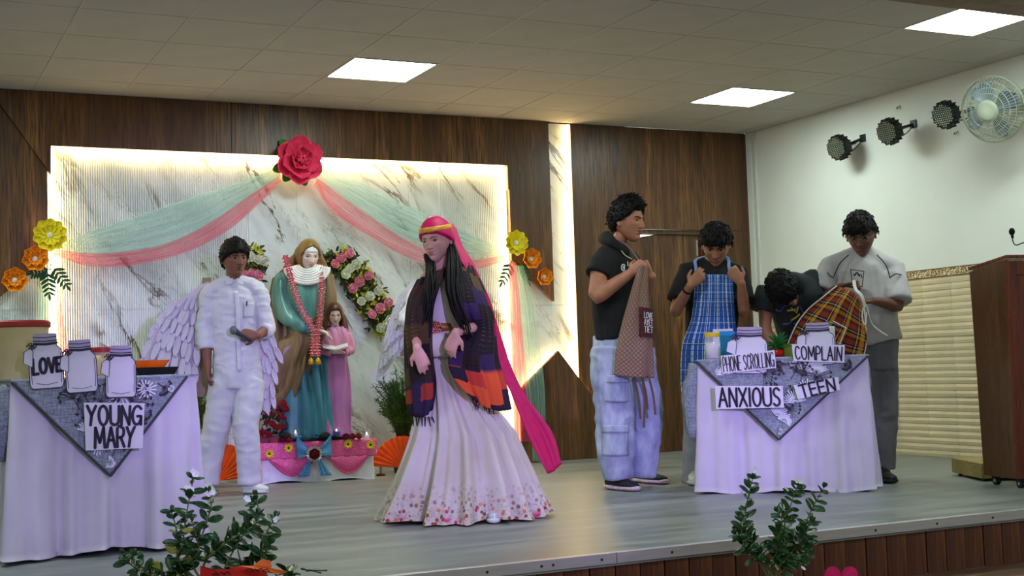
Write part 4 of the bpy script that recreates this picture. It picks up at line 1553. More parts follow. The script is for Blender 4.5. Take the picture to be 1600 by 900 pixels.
def bush(label, base, h, spread, n, col, seed, flowers=None, lean=(0, 0)):
    rs = random.Random(seed)
    t = thing('potted_bush', label, 'plant', A(base[0], base[1], 0))
    o_ = A(base[0], base[1], 0)
    mesh('pot', lathe([(.075, 0), (.10, .16), (.108, .165), (.108, .19), (.095, .19), (.09, .175), (0, .17)], 24, o_), POTM, t, smooth=True)
    parts = []
    twigs = []
    for k in range(n):
        a, s = rs.uniform(0, 6.28), rs.random() ** .5 * spread
        tip = o_ + A(math.cos(a) * s + lean[0] * h, math.sin(a) * s * .6 + lean[1] * h, .17 + h * rs.uniform(.45, 1) * (1 - .25 * (s / spread) ** 2))
        b0 = o_ + A(math.cos(a) * .03, math.sin(a) * .03, .17)
        mid = b0 * .45 + tip * .55 + A(-math.cos(a) * s * .2, 0, .05)
        P = crom([b0, mid, tip], 9)
        twigs.append(tube(P, [.003 * (1 - i / 10) + .0008 for i in range(9)], 4))
        for i in range(3, 9):
            for q in range(11):
                d = unit(A(rs.uniform(-1, 1), rs.uniform(-1, 1), rs.uniform(-.2, 1.2)))
                L = rs.uniform(.025, .06)
                w = unit(np.cross(d, (rs.random(), .3, .5))) * .0030
                p = P[i] + (P[i - 1] - P[i]) * rs.random()
                parts.append(([p - w, p + w, p + d * L + w * .3, p + d * L - w * .3 + A(0, 0, .0003)], [(0, 1, 2, 3)]))
    mesh('twig', cat(twigs), pm('dark twig', C(52, 44, 24), .7), t, kind='stuff')
    mesh('foliage', cat(parts), col, t, kind='stuff')
    if flowers:
        for k in range(14):
            p = o_ + A(rs.uniform(-.1, .1) + lean[0] * h, rs.uniform(-.08, .02), .17 + h * rs.uniform(.86, 1.02))
            place('flower', sy_tmp[k % 2], t, p, basis(A(rs.uniform(-.5, .5), -1, rs.uniform(0, .8))), rs.uniform(.8, 1.2))


fl = cat([((petal(.03, .014, .2, .1, .5, 3, 4, .001)[0] @ (rz(q) @ rx(.3)).T), petal(.03, .014, .2, .1, .5, 3, 4, .001)[1]) for q in np.linspace(0, 2 * PI, 9)[:-1]])
sy_tmp = [shared('flower', fl, SUNY), shared('flower', fl, pm('rust petals', C(190, 70, 30), .6))]
GRN = pm('fine needle foliage', C(62, 104, 34), .7, var=.3, scale=8)
GRN2 = pm('soft bush foliage', C(104, 132, 50), .7, var=.3, scale=8)
b2 = onz(625, 726)
bush('bushy green asparagus plant in a brown pot behind the person in the flared dress', (2.66, -.16), .66, .24, 110, GRN, 3, lean=(.0, 0))
b1 = frame(1.05, -.35)(306, 600, 0)
bush('green bush with small yellow flowers behind the person holding the microphone', (1.0, -.22), .72, .13, 70, GRN2, 8, True, lean=(.06, 0))
WARM = emit('warm lamp glow', (1., .55, .16, 1), 7.)
for lab, px, py, f in (('small warm lamp glowing left of the pedestal', 400, 722, frame(1.44, -.2)), ('small warm lamp glowing right of the pedestal', 594, 706, frame(2.40, -.30))):
    p = f(px, py, 0)
    t = thing('small_lamp', lab, 'lamp', A(p[0], p[1], 0))
    mesh('base', lathe([(.035, 0), (.035, .012), (.008, .02), (.008, p[2] - .03)], 16, A(p[0], p[1], 0)), POTM, t, smooth=True)
    mesh('shade', lathe([(.034, p[2] - .028), (.036, p[2] - .01), (.026, p[2] + .014), (.004, p[2] + .02)], 18, A(p[0], p[1], 0)), WARM, t, smooth=True)

# ------------------------------------------------------------------ right side: podium, platform, wall lamps, fan
Q0, Q1 = A(4.847, -3.902, 0), A(4.775, -4.219, 0)
qd = unit(Q1 - Q0)                  # towards the hall
qr = A(-qd[1], qd[0], 0)            # along the front
if qr[0] < 0:
    qr = -qr
DP = np.linalg.norm(Q1 - Q0)
WP = .62
t = thing('podium', 'tall wooden podium on casters at the right edge', 'podium', A(*(Q0 + qd * DP / 2 + qr * WP / 2)[:2], 0))
z0 = .055
side = [(0, z0), (DP, z0), (DP + .0, 1.300), (.02, 1.270), (-.038, 1.255)]
for s in (0, WP - .02):
    mesh('side_panel', slab([(a, b) for a, b in side][::-1], Q0 + qr * s, qd, (0, 0, 1), -.02 if np.cross(qd, (0, 0, 1)) @ qr < 0 else .02), W_POD, t, bevel=.002)
fc = Q0 + qd * (DP - .012)
mesh('front_panel', obox(fc + qr * WP / 2 + A(0, 0, (z0 + 1.29) / 2), (WP / 2 - .022, .009, (1.28 - z0) / 2), qr, qd, (0, 0, 1)), W_RED, t)
for a, b, z, h in ((.0, .06, (z0 + 1.29) / 2, (1.29 - z0) / 2), (WP - .06, .06, (z0 + 1.29) / 2, (1.29 - z0) / 2)):
    mesh('stile', obox(Q0 + qd * (DP + .004) + qr * (a + b / 2) + A(0, 0, z), (b / 2, .008, h), qr, qd, (0, 0, 1)), W_RED, t, bevel=.003)
for z in (z0 + .04, 1.25):
    mesh('rail', obox(Q0 + qd * (DP + .004) + qr * WP / 2 + A(0, 0, z), (WP / 2 - .06, .008, .04), qr, qd, (0, 0, 1)), W_RED, t, bevel=.003)
tn = unit(A(0, 0, 1) * DP - qd * .03)
mesh('top', obox(Q0 + qd * (DP / 2 - .012) + qr * WP / 2 + A(0, 0, 1.297), (WP / 2 + .006, DP / 2 + .032, .009), qr, unit(qd * DP + A(0, 0, .035)), np.cross(qr, unit(qd * DP + A(0, 0, .035)))), W_RED, t, bevel=.004)
RUB = pm('black rubber', C(20, 20, 22), .5)
for a in (.05, WP - .05):
    for b in (.05, DP - .04):
        p = Q0 + qr * a + qd * b
        cs = mesh('caster', cat([tube([A(*(p - qr * .012)[:2], .025), A(*(p + qr * .012)[:2], .025)], .025, 16), obox((p[0], p[1], .045), (.018, .02, .010), qr, qd, (0, 0, 1))]), RUB, t)
        mesh('caster_hub', tube([A(*(p - qr * .014)[:2], .025), A(*(p + qr * .014)[:2], .025)], .010, 12), ALU, cs)
# gooseneck microphone on the podium
fm = frame(4.86, -4.2)
m0, m1, m2, m3 = fm(1581, 362), fm(1582, 372), fm(1588, 383), fm(1602, 379)
t = thing('gooseneck_microphone', 'black gooseneck microphone rising from the podium', 'microphone', A(m3[0] + .15, m3[1] - .03, 1.30))
o_ = ORG[t.name]
mesh('neck', tube([m1, fm(1583, 378), m2, m3, m3 + A(.08, -.015, -.02), o_ + A(0, 0, .08), o_], [.0035] * 7, 8, k=30), RUB, t, smooth=True)
mesh('windscreen', ell(m0, (.017, .017, .022)), pm('foam windscreen', C(16, 16, 18), .95, bump=.8, bscale=300), t, smooth=True)
mesh('mic_body', tube([m0 + (m1 - m0) * .3, m1], .008, 10), RUB, t, smooth=True)
mesh('base', lathe([(.03, 0), (.03, .008), (.012, .014)], 18, o_), RUB, t)

S0, S1 = A(5.184, -3.305, 0), A(4.965, -3.77, 0)
sd = unit(S1 - S0)
sr = A(-sd[1], sd[0], 0)
if sr[0] < 0:
    sr = -sr
SL = np.linalg.norm(S1 - S0)
t = thing('platform', 'low yellowish wooden platform on castors behind the podium', 'platform', A(*(S0 + sd * SL / 2 + sr * .3)[:2], 0))
WY = wood('yellow ply', C(128, 110, 56), C(168, 150, 84), C(190, 172, 104), 10., .45, 'x')
mesh('deck', obox(S0 + sd * SL / 2 + sr * .3 + A(0, 0, .100), (.30, SL / 2, .008), sr, sd, (0, 0, 1)), WY, t, bevel=.002)
for cN, hh in ((S0 + sd * SL / 2 + sr * .008, (.008, SL / 2)), (S0 + sd * SL / 2 + sr * .592, (.008, SL / 2)), (S0 + sd * (SL - .008) + sr * .3, (.284, .008)), (S0 + sd * .008 + sr * .3, (.284, .008))):
    mesh('skirt_board', obox(cN + A(0, 0, .055), (hh[0], hh[1], .037), sr, sd, (0, 0, 1)), WY, t, bevel=.001)
for a in (.04, .56):
    for b in (.04, SL - .04):
        p = S0 + sr * a + sd * b
        mesh('caster', tube([A(*(p - sr * .01)[:2], .012), A(*(p + sr * .01)[:2], .012)], .012, 12), RUB, t)

PAR = pm('black lamp housing', C(18, 22, 22), .45, var=.1)
LENS = pm('led lens', C(150, 160, 140), .2, .3)


def par(label, face, mount, arm_to, r=.098):
    c = np.asarray(face, float)
    n = unit(A(-.95, -.22, -.26))
    B = basis(n)
    t = thing('stage_lamp', label, 'stage lamp', np.asarray(mount))
    oct_ = [(math.cos(q) * r, math.sin(q) * r) for q in np.linspace(PI / 8, 2 * PI + PI / 8, 9)[:-1]]
    V = []
    for s, z in ((.90, .0), (1., -.012), (1., -.075), (.88, -.10), (.55, -.125)):
        V += [c + B @ A(a * s, b * s, z) for a, b in oct_]
    F = [q[::-1] for q in grid_faces(8, 5, True)] + [tuple(range(8)), tuple(range(32, 40))[::-1]]
    mesh('housing', (np.array(V), F), PAR, t, bevel=.004)
    for k in range(16):
        a = 2 * PI * k / 16
        mesh('fin', obox(c + B @ A(math.cos(a) * r * .97, math.sin(a) * r * .97, -.05), (.004, .010, .03), B @ A(-math.sin(a), math.cos(a), 0), B @ A(math.cos(a), math.sin(a), 0), n), PAR, t)
    ls = lens_me
    k = 0
    for i in range(-4, 5):
        for j in range(-5, 6):
            p = A((i + .5 * (j % 2)) * .0175, j * .0152, .001)
            if math.hypot(p[0], p[1]) < r * .80:
                place('lens', ls, t, c + B @ p, B)
    m = np.asarray(mount, float)
    back_ = c - n * .12
    mesh('bracket', cat([tube([c + B @ A(r * 1.05, 0, -.045), c + B @ A(r * .9, 0, -.15), c + B @ A(0, 0, -.165), c + B @ A(-r * .9, 0, -.15), c + B @ A(-r * 1.05, 0, -.045)], [(.011, .003)] * 5, 6, n, 20)]), PAR, t)
    mesh('arm', tube([back_ - n * .03, m], .012, 10), PAR, t)
    mesh('wall_plate', obox(m + A(-.006, 0, 0), (.006, .03, .03), (1, 0, 0), (0, 1, 0), (0, 0, 1)), PAR, t)
    mesh('knob', tube([back_ + B @ A(.02, 0, -.02), back_ + B @ A(.05, 0, -.02)], .012, 8), RUB, t)
    mesh('cable', tube([back_ + B @ A(0, -.02, 0), back_ + B @ A(.0, -.06, -.06), m + A(-.06, 0, -.06), m + A(-.02, 0, -.02)], .004, 6, k=16), RUB, t)


lens_me = shared('lens', lathe([(.0062, 0), (.0062, .001), (.004, .003), (0, .0036)], 8), LENS)
par('black stage lamp on the white wall, farthest from the fan', onx(1306, 232, 5.93), onx(1349, 216, XR), None)
par('black stage lamp on the white wall, middle of three', onx(1385, 207, 5.90), onx(1428, 194, XR), None)
par('black stage lamp on the white wall, beside the fan', onx(1473, 181, 5.88), onx(1518, 174, XR), None)

fc = onx(1548, 172, 5.80)
n = unit(A(-.93, -.26, -.24))
B = basis(n)
t = thing('wall_fan', 'pale grey wall fan with a wire cage at the top right', 'fan', onx(1600, 160, XR))
CAGE = pm('pale green grey fan wire', C(158, 168, 148), .4, var=.04)
RF = .225
prof = [(.075, .05), (.13, .045), (.19, .02), (RF, -.03), (RF * .98, -.075), (.17, -.12), (.09, -.14)]
for rr, zz in ((.075, .05), (.118, .0465), (.155, .036), (.192, .019), (RF, -.03), (RF, -.045), (.2, -.098), (.15, -.128)):
    mesh('cage_ring', tube([fc + B @ A(math.cos(a) * rr, math.sin(a) * rr, zz) for a in np.linspace(0, 2 * PI, 41)], .0028 if rr < RF else .005, 5), CAGE, t)
wire = shared('cage_wire', tube([(r_, 0, z_) for r_, z_ in prof], .0017, 4, k=16), CAGE)
for k in range(56):
    place('cage_wire', wire, t, fc, B @ rz(2 * PI * k / 56))
mesh('hub_cap', lathe([(.074, .046), (.072, .054), (.05, .058), (0, .060)], 28, (0, 0, 0)), CAGE, t, smooth=True)
hub = bpy.context.scene.objects[-1] if False else None
V, F = lathe([(.074, .046), (.072, .054), (.05, .058), (0, .060)], 28, (0, 0, 0))
for o in list(t.children):
    if o.name.startswith('hub_cap'):
        bpy.data.objects.remove(o)
mesh('hub_cap', (V @ B.T + fc, F), CAGE, t, smooth=True)
BLD = pm('blue grey fan blade', C(112, 128, 146), .3, var=.05)
for k in range(4):
    Vb, Fb = petal(.165, .15, .12, .05, .62, 9, 9, .003)
    Rm = B @ rz(2 * PI * k / 4 + .4) @ ry(.42)
    mesh('blade', ((Vb + A(0, .035, 0)) @ Rm.T + fc - n * .03, Fb), BLD, t, smooth=True)
V, F = lathe([(.06, -.15), (.066, -.14), (.066, -.05), (.04, -.03)], 24)
mesh('motor', (V @ B.T + fc - n * .02, F), CAGE, t, smooth=True)
mo = onx(1606, 158, XR)
mesh('arm', tube([fc - n * .14, fc - n * .2 + A(.03, 0, 0), mo], [.022, .022, .03], 12, k=8), CAGE, t, smooth=True)
mesh('wall_plate', obox(mo + A(-.01, 0, 0), (.01, .05, .09), (1, 0, 0), (0, 1, 0), (0, 0, 1)), CAGE, t, bevel=.005)
for lab, px, py in (('small metal wall clip above the stage lamps', 1405, 168), ('small metal wall clip below the lamp beside the fan', 1495, 208)):
    q = onx(px, py, XR)
    t = thing('wall_clip', lab, 'clip', q)
    mesh('hook', tube([q + A(-.004, -.012, .012), q + A(-.02, -.012, -.006), q + A(-.02, .012, -.008), q + A(-.004, .012, .010)], .003, 5), STEEL, t)
    mesh('plate', obox(q + A(-.003, 0, 0), (.003, .016, .008), (1, 0, 0), (0, 1, 0), (0, 0, 1)), ALU, t)

# ------------------------------------------------------------------ flower pots in front of the stage
VLEAF = pm('glossy vinca leaf', C(40, 84, 38), .32, 0, .5, var=.3, scale=14)
VSTEM = pm('vinca stem', C(110, 122, 66), .6)
VPET = pm('white vinca petal', C(236, 234, 240), .6)
vl = [shared('leaf', petal(.062, .031, .16, -.12, .55, 5, 7, .0010), VLEAF, True), shared('leaf', petal(.052, .029, .12, .1, .55, 5, 7, .0010), VLEAF, True)]
vf = shared('flower', cat([((petal(.021, .019, .1, .0, .62, 5, 4, .001)[0] @ (rz(q) @ rx(.1)).T), petal(.02, .018, .1, .0, .62, 5, 4, .001)[1]) for q in np.linspace(0, 2 * PI, 6)[:-1]]), VPET)
ylw = pm('yellowing leaf', C(150, 150, 50), .5)
vy = shared('leaf', petal(.05, .024, .2, .1, .55, 5, 6, .001), ylw, True)


def vinca(label, f, stems, base_px, pot_r, zrim, extra, flowers, seed):
    rs = random.Random(seed)
    b = f(*base_px)
    o_ = A(b[0], b[1], ZH)
    t = thing('potted_vinca', label, 'plant', o_, 'flowering pots in front of the stage')
    H = zrim - ZH
    mesh('pot', lathe([(pot_r * .72, 0), (pot_r * .95, H * .92), (pot_r * 1.05, H * .93), (pot_r * 1.05, H), (pot_r * .95, H), (pot_r * .9, H * .9), (0, H * .9)], 28, o_), pm('terracotta pot', C(150, 82, 56), .7), t, smooth=True)
    mesh('soil', lathe([(pot_r * .9, H * .9), (pot_r * .5, H * .93), (0, H * .94)], 20, o_), pm('soil', C(52, 38, 28), .95), t)
    for st in stems:
        d = [rs.uniform(-.07, .07) for _ in range(2)]
        P = [o_ + A(rs.uniform(-.04, .04), rs.uniform(-.03, .03), H * .9)] + [f(px, py, d[0] * (i / len(st))) for i, (px, py) in enumerate(st)]
        n = 8 + 5 * len(st)
        Pc = crom(P, n)
        mesh('stem', tube(Pc, [.0045 * (1 - .6 * i / n) for i in range(n)], 6), VSTEM, t, smooth=True)
        L = np.concatenate([[0], np.cumsum(np.linalg.norm(np.diff(Pc, axis=0), axis=1))])
        s, tot, k = max(.06, L[-1] * .32), L[-1], 0
        while s < tot:
            i = min(int(np.searchsorted(L, s)), n - 1)
            p = Pc[i]
            tg = unit(Pc[i] - Pc[i - 1])
            a = k * 1.57 + rs.uniform(-.5, .5)
            for e in (0, PI):
                side_ = unit(np.cross(tg, A(math.cos(a + e), math.sin(a + e), .1)))
                el = rs.uniform(.05, .7)
                y = unit(side_ * math.cos(el) + tg * math.sin(el))
                x = unit(np.cross(y, A(0, 0, 1) + tg * .01))
                z = np.cross(x, y)
                ro = rs.uniform(-.5, .5)
                zc = unit(z * .75 - f.n * .75 + x * ro)
                x = unit(np.cross(y, zc))
                z = np.cross(x, y)
                place('leaf', vl[rs.randrange(2)] if rs.random() > .04 else vy, t, p, np.stack([x, y, z], 1), rs.uniform(.7, 1.12) * (1 - .35 * (s / tot) ** 6))
            s += rs.uniform(.017, .027)
            k += 1
        for q in range(4):                       # the young tip
            y = unit(tg + A(rs.uniform(-.6, .6), rs.uniform(-.6, .6), .2))
            x = unit(np.cross(y, (0.3, .4, .2)))
            place('leaf', vl[1], t, Pc[-1], np.stack([x, y, np.cross(x, y)], 1), .45)
    for px, py in flowers:
        p = f(px, py, -.02)
        place('flower', vf, t, p, basis(A(rs.uniform(-.6, .6), -.7, rs.uniform(.2, 1.))), rs.uniform(.55, .75))
    for px, py, s in extra:
        p = f(px, py, rs.uniform(-.03, .03))
        y = unit(A(rs.uniform(-1, 1), -.3, rs.uniform(-.3, .6)))
        x = unit(np.cross(y, (0, 0, 1)))
        place('leaf', vl[0], t, p, np.stack([x, y, np.cross(x, y)], 1), s)
    return t


fV1 = frame(.02, -5.42)
vinca('white-flowering vinca plant in front of the left table', fV1,
      [[(280, 880), (285, 850), (292, 800), (302, 748)], [(283, 885), (276, 830), (268, 800)], [(300, 880), (318, 830), (330, 790), (326, 770)], [(318, 885), (345, 850), (385, 820), (392, 785)], [(318, 885), (350, 850), (402, 815), (400, 776)],
       [(360, 890), (410, 860), (418, 830), (430, 808)], [(380, 895), (405, 880), (422, 850)], [(290, 890), (310, 860), (300, 815)], [(350, 890), (365, 860), (380, 835)],
       [(276, 893), (250, 897), (215, 890), (192, 868)], [(232, 897), (212, 885), (208, 868)]],
      (330, 900), .13, .09, [(452, 886, 1.1), (462, 884, 1.1), (470, 890, 1.1), (446, 893, 1.), (478, 893, 1.1), (457, 894, 1.2), (466, 897, 1.2), (440, 896, 1.)],
      [(302, 738), (306, 741), (293, 762), (298, 764), (325, 772), (331, 770), (386, 780), (432, 812)], 11)
fV2 = frame(2.16, -5.42)
vinca('white-flowering vinca plant in front of the right table', fV2,
      [[(1195, 885), (1170, 850), (1165, 800), (1176, 748)], [(1190, 885), (1162, 850), (1158, 815)], [(1205, 885), (1220, 840), (1232, 800), (1246, 758)], [(1215, 885), (1255, 850), (1262, 810), (1287, 762)], [(1210, 885), (1215, 850), (1222, 815), (1214, 800)],
       [(1215, 890), (1240, 860), (1258, 835), (1268, 815)], [(1225, 890), (1250, 870), (1265, 855)], [(1200, 890), (1190, 865), (1180, 850), (1150, 835)], [(1205, 890), (1210, 870), (1228, 845)], [(1215, 890), (1232, 860), (1246, 830)]],
      (1210, 900), .12, -.10, [], [(1179, 733), (1245, 751), (1250, 752), (1228, 764), (1217, 792), (1222, 791), (1232, 848), (1243, 846), (1213, 886), (1255, 888), (1158, 818)], 12)

# craft paper flowers stuck on the pots
CRED = pm('red craft card', C(206, 30, 26), .6, var=.06)
CORG = pm('orange craft card', C(238, 110, 50), .6, var=.06)
CMAG = pm('magenta craft card', C(226, 20, 110), .6, var=.06)
fc1 = frame(.05, -5.62)
t = thing('paper_flower', 'red and orange craft paper flower at the left pot, bottom edge', 'paper flower', fc1(385, 925))
for mt, pts, d in ((CRED, [(313, 884), (337, 890), (362, 889), (370, 905), (372, 960), (310, 960)], 0), (CRED, [(362, 886), (392, 884), (410, 892), (425, 905), (425, 960), (362, 960)], .006),
                   (CORG, [(372, 884), (405, 884), (450, 893), (440, 897), (400, 893)], -.01), (CORG, [(396, 884), (408, 874), (422, 876), (425, 886), (412, 890)], -.015)):
    Vt = [fc1(x, y, d + .02 * math.sin(x * .05)) for x, y in pts]
    m = len(Vt)
    mesh('petal', (np.array(Vt + [v + fc1.n * .002 for v in Vt]), [tuple(range(m))[::-1], tuple(range(m, 2 * m))] + [(i, (i + 1) % m, m + (i + 1) % m, m + i) for i in range(m)]), mt, t)
mesh('marker_lines', cat([ribbon([fc1(x, y, -.016), fc1(x + 6, y - 3, -.016), fc1(x + 10, y + 1, -.016)], .003, -fc1.n) for x, y in ((332, 898), (341, 897), (350, 896), (385, 891), (393, 892), (402, 891), (411, 892))]), INK, t, kind='stuff')
fc2 = frame(2.45, -5.55)
t = thing('paper_flower', 'magenta craft paper flower at the bottom edge near the right pot', 'paper flower', fc2(1314, 930))
for x0, s in ((1301, -1), (1328, 1)):
    Vt = [fc2(1314, 905, 0)] + [fc2(x0 + 13 * math.cos(q), 899 - 14 * math.sin(q), .01) for q in np.linspace(-.6, PI + .6, 12)]
    m = len(Vt)
    mesh('petal', (np.array(Vt + [v + fc2.n * .002 for v in Vt]), [tuple(range(m))[::-1], tuple(range(m, 2 * m))] + [(i, (i + 1) % m, m + (i + 1) % m, m + i) for i in range(m)]), CMAG, t)
mesh('stick', tube([fc2(1314, 903), fc2(1314, 960)], .003, 6), VSTEM, t)

# ------------------------------------------------------------------ figures
def skin_mat(name, col, rough=.5):
    g = G(name)
    n = g.noise(g.co(), 18, 3)
    d = tuple(c * .86 for c in col[:3]) + (1,)
    c = g.ramp(n, [(.35, d), (.65, col)])
    g.bsdf(c, rough, 0, .4, g.bump(g.noise(g.co(), 220, 2), .05, .002), Subsurface_Weight=.08, Subsurface_Radius=(.01, .004, .002))
    return g.m


def hair_mat(name, col):
    g = G(name)
    n = g.noise(g.co((60, 60, 14)), 3, 3)
    c = g.ramp(n, [(.3, tuple(q * .5 for q in col[:3]) + (1,)), (.7, col)])
    g.bsdf(c, .62, 0, .2, g.bump(n, .5, .004))
    return g.m


HAIR = hair_mat('black hair', C(20, 17, 18))
EYEW = pm('eye white', C(158, 148, 144), .4)
EYED = pm('dark iris', C(24, 16, 14), .2)
HU, HV = 92, 104


def head_local(female=False, wide=1.):
    th = np.linspace(-PI, PI, HU, endpoint=False)
    ph = np.linspace(-PI / 2 + .02, PI / 2 - .02, HV)
    T, Pp = np.meshgrid(th, ph)
    x = .335 * wide * np.cos(Pp) * np.sin(T)
    y = .405 * np.cos(Pp) * np.cos(T)
    z = .5 * np.sin(Pp)
    t = np.clip((-.05 - z) / .45, 0, 1)
    x = x * (1 - (.40 if female else .34) * t ** 1.4)
    y = np.where(y < 0, y * (1 - .60 * t), y * (1 - .06 * t)) + .20 * t ** 2
    x = x * (1 - .06 * np.clip(y / .4, 0, 1))
    fr = np.clip((np.cos(T) - .15) / .3, 0, 1) * np.clip(np.cos(Pp) * 4, 0, 1)
    g = lambda x0, z0, sx, sz: np.exp(-((x - x0) / sx) ** 2 - ((z - z0) / sz) ** 2)
    dy = 0
    for s in (-1, 1):
        dy = dy - .040 * g(s * .13, .03, .075, .05) + .016 * g(s * .13, .105, .11, .035) + .018 * g(s * .055, -.125, .026, .024) + .014 * g(s * .2, -.06, .09, .09)
    s = np.clip((.07 - z) / .19, 0, 1)
    fall = np.clip((z + .172) / .035, 0, 1)
    dy = dy + (.018 + (.060 if female else .085) * s) * np.exp(-(x / (.034 + .024 * s)) ** 2) * fall * (z < .14) * np.clip((.14 - z) / .07, 0, 1)
    dy = dy + .026 * g(0, -.212, .10, .020) + .034 * g(0, -.268, .085, .026) - .020 * g(0, -.238, .12, .011) + .028 * g(0, -.41, .10, .06) - .012 * g(0, -.325, .1, .02)
    y = y + dy * fr
    return np.stack([x, y, z], 2).reshape(-1, 3), T.ravel(), Pp.ravel()


HL = {k: head_local(k) for k in (False, True)}


def head_basis(at, turn, pitch, tilt=0.):
    """turn: 0 faces the camera, positive to the right of the picture; pitch: positive looks down"""
    f = -at.n * math.cos(turn) + at.r * math.sin(turn)
    f = unit(f * math.cos(pitch) - A(0, 0, 1) * math.sin(pitch))
    r = unit(np.cross(f, A(0, 0, 1)))
    u = np.cross(r, f)
    r, u = r * math.cos(tilt) + u * math.sin(tilt), u * math.cos(tilt) - r * math.sin(tilt)
    return np.stack([r, f, u], 1)


def face_parts(parent, c, Bh, h, female, lipm, smile=0., down=0.):
    L, T, Pp = HL[female]
    W = lambda p: np.asarray(c) + Bh @ (np.asarray(p) * h)

    def surf(x0, z0):
        d = (L[:, 0] - x0) ** 2 + (L[:, 2] - z0) ** 2 + 10 * (L[:, 1] < 0)
        return L[np.argmin(d), 1]
    for s in (-1, 1):
        y = surf(s * .13, .03)
        hh = .026 * (1 - .65 * down)
        V, F = ell(W((s * .13, y - .012, .03 - .012 * down)), (.056 * h, .034 * h, hh * h), Bh[:, 0], Bh[:, 1], Bh[:, 2], 16, 10)
        loc = (V - np.asarray(c)) @ Bh / h
        cen = np.array([loc[list(q)].mean(0) for q in F])
        mi = [1 if abs(q[0] - s * .13) < .032 and q[1] > y - .012 else 0 for q in cen]
        mesh('eye', (V, F), [EYEW, EYED], parent, smooth=True, midx=mi)
        mesh('eyelash', tube([W((s * .13 + e * .062, surf(s * .13 + e * .062, .04) + .006 - .01 * abs(e), .03 + hh - .014 * down + .010 * (1 - e * e))) for e in (-1, -.5, 0, .5, 1)], .0065 * h, 5), HAIR, parent)
        br = [W((s * .13 + s * e * .085, surf(s * .13 + s * e * .085, .105) + .004, .098 + .018 * (1 - (e - .2) ** 2))) for e in (-1, -.5, 0, .5, 1)]
        mesh('eyebrow', tube(br, [.010 * h, .014 * h, .014 * h, .012 * h, .004 * h] if not female else [.007 * h, .009 * h, .009 * h, .007 * h, .003 * h], 6), HAIR, parent)
    for z0, th, w in (((-.222, .012, .085), (-.258, .018, .075)) if female else ((-.216, .017, .10), (-.262, .022, .085))):
        P = [W((e * w, surf(e * w, z0) + .001, z0 + (smile * e * e * .035) + (.006 * (1 - abs(e)) if z0 > -.24 else 0))) for e in np.linspace(-1, 1, 9)]
        mesh('lip', tube(P, [th * h * (.25 + .75 * (1 - e * e)) for e in np.linspace(-1, 1, 9)], 8), lipm, parent, smooth=True)


def head_skin(c, Bh, h, female):
    L = HL[female][0]
    V = np.asarray(c) + (L * h) @ Bh.T
    F = [q[::-1] for q in grid_faces(HU, HV, True)]
    F += [tuple(range(HU)), tuple(range((HV - 1) * HU, HV * HU))[::-1]]
    parts = [(V, F)]
    for s in (-1, 1):
        e = np.asarray(c) + Bh @ (A(s * .335, -.03, -.02) * h)
        parts.append(ell(e, (.028 * h, .065 * h, .115 * h), Bh[:, 0], unit(Bh[:, 1] + Bh[:, 0] * s * -.5), Bh[:, 2], 12, 8))
        parts.append(ell(e + Bh @ (A(s * .015, .02, -.09) * h), (.022 * h, .035 * h, .04 * h), Bh[:, 0], Bh[:, 1], Bh[:, 2], 10, 6))
    return parts


def sstep(x):
    x = np.clip(x, 0, 1)
    return x * x * (3 - 2 * x)


def hair(parent, c, Bh, h, thick=.09, front=.30, side=-.02, back=-.30, fringe=0., rough=.035, tufts=260, seed=1, mat=None, curl=.0, female=False, name='hair', part=None):
    """hair as a thick shell over the scalp plus loose tufts"""
    L, T, Pp = HL[female]
    aT = np.abs(T)
    # hair line height as a function of the azimuth: brow, temple, ear, nape
    line = np.interp(aT, [0, .7, 1.15, 1.75, 2.2, PI], [front, front - .04, side + .10, side - .06, back + .1, back])
    line = line + rough * pnoise(np.stack([T * 6, Pp * 3, np.full_like(T, seed * 3.1)], 1))
    m = sstep((L[:, 2] - line) / .07 + .5)
    top = np.clip((L[:, 2] + .1) / .5, 0, 1)
    n = pnoise(L * A(11, 11, 11) + seed) * .6 + pnoise(L * 24 + seed) * .4
    off = m * (thick * (.55 + .55 * top) + rough * n + fringe * np.exp(-(aT / .9) ** 2) * top) - (1 - m) * .045
    d = L / np.linalg.norm(L, axis=1)[:, None]
    V = L + d * off[:, None]
    W = np.asarray(c) + (V * h) @ Bh.T
    F = [q[::-1] for q in grid_faces(HU, HV, True)] + [tuple(range(HU)), tuple(range((HV - 1) * HU, HV * HU))[::-1]]
    parts = [(W, F)]
    rs = np.random.default_rng(seed)
    idx = np.where(m > .9)[0]
    for k in rs.choice(idx, min(tufts, len(idx))):
        p = V[k]
        dn = d[k]
        comb = unit(A(rs.normal() * .5, .35 + rs.normal() * .5, -.6 + rs.normal() * .4) + curl * rs.normal(size=3))
        if curl:
            t = unit(dn * (.45 + curl) + comb * .75)
            Ln = rs.uniform(.04, .085) * (1 + .5 * curl)
            q = [p - dn * .02, p + t * Ln * .5, p + t * Ln * .8 + comb * Ln * .5]
        else:
            tt_ = comb + A(0, .5, -.4)
            tt_ = unit(tt_ - dn * (tt_ @ dn))
            Ln = rs.uniform(.08, .15)
            q = [p - dn * .02, p + tt_ * Ln * .5 + dn * .004, p + tt_ * Ln - dn * .02]
        parts.append(tube([np.asarray(c) + Bh @ (np.asarray(a) * h) for a in q], [.020 * h, .016 * h, .003 * h], 5))
    return mesh(name, cat(parts), mat or HAIR, parent, smooth=True)


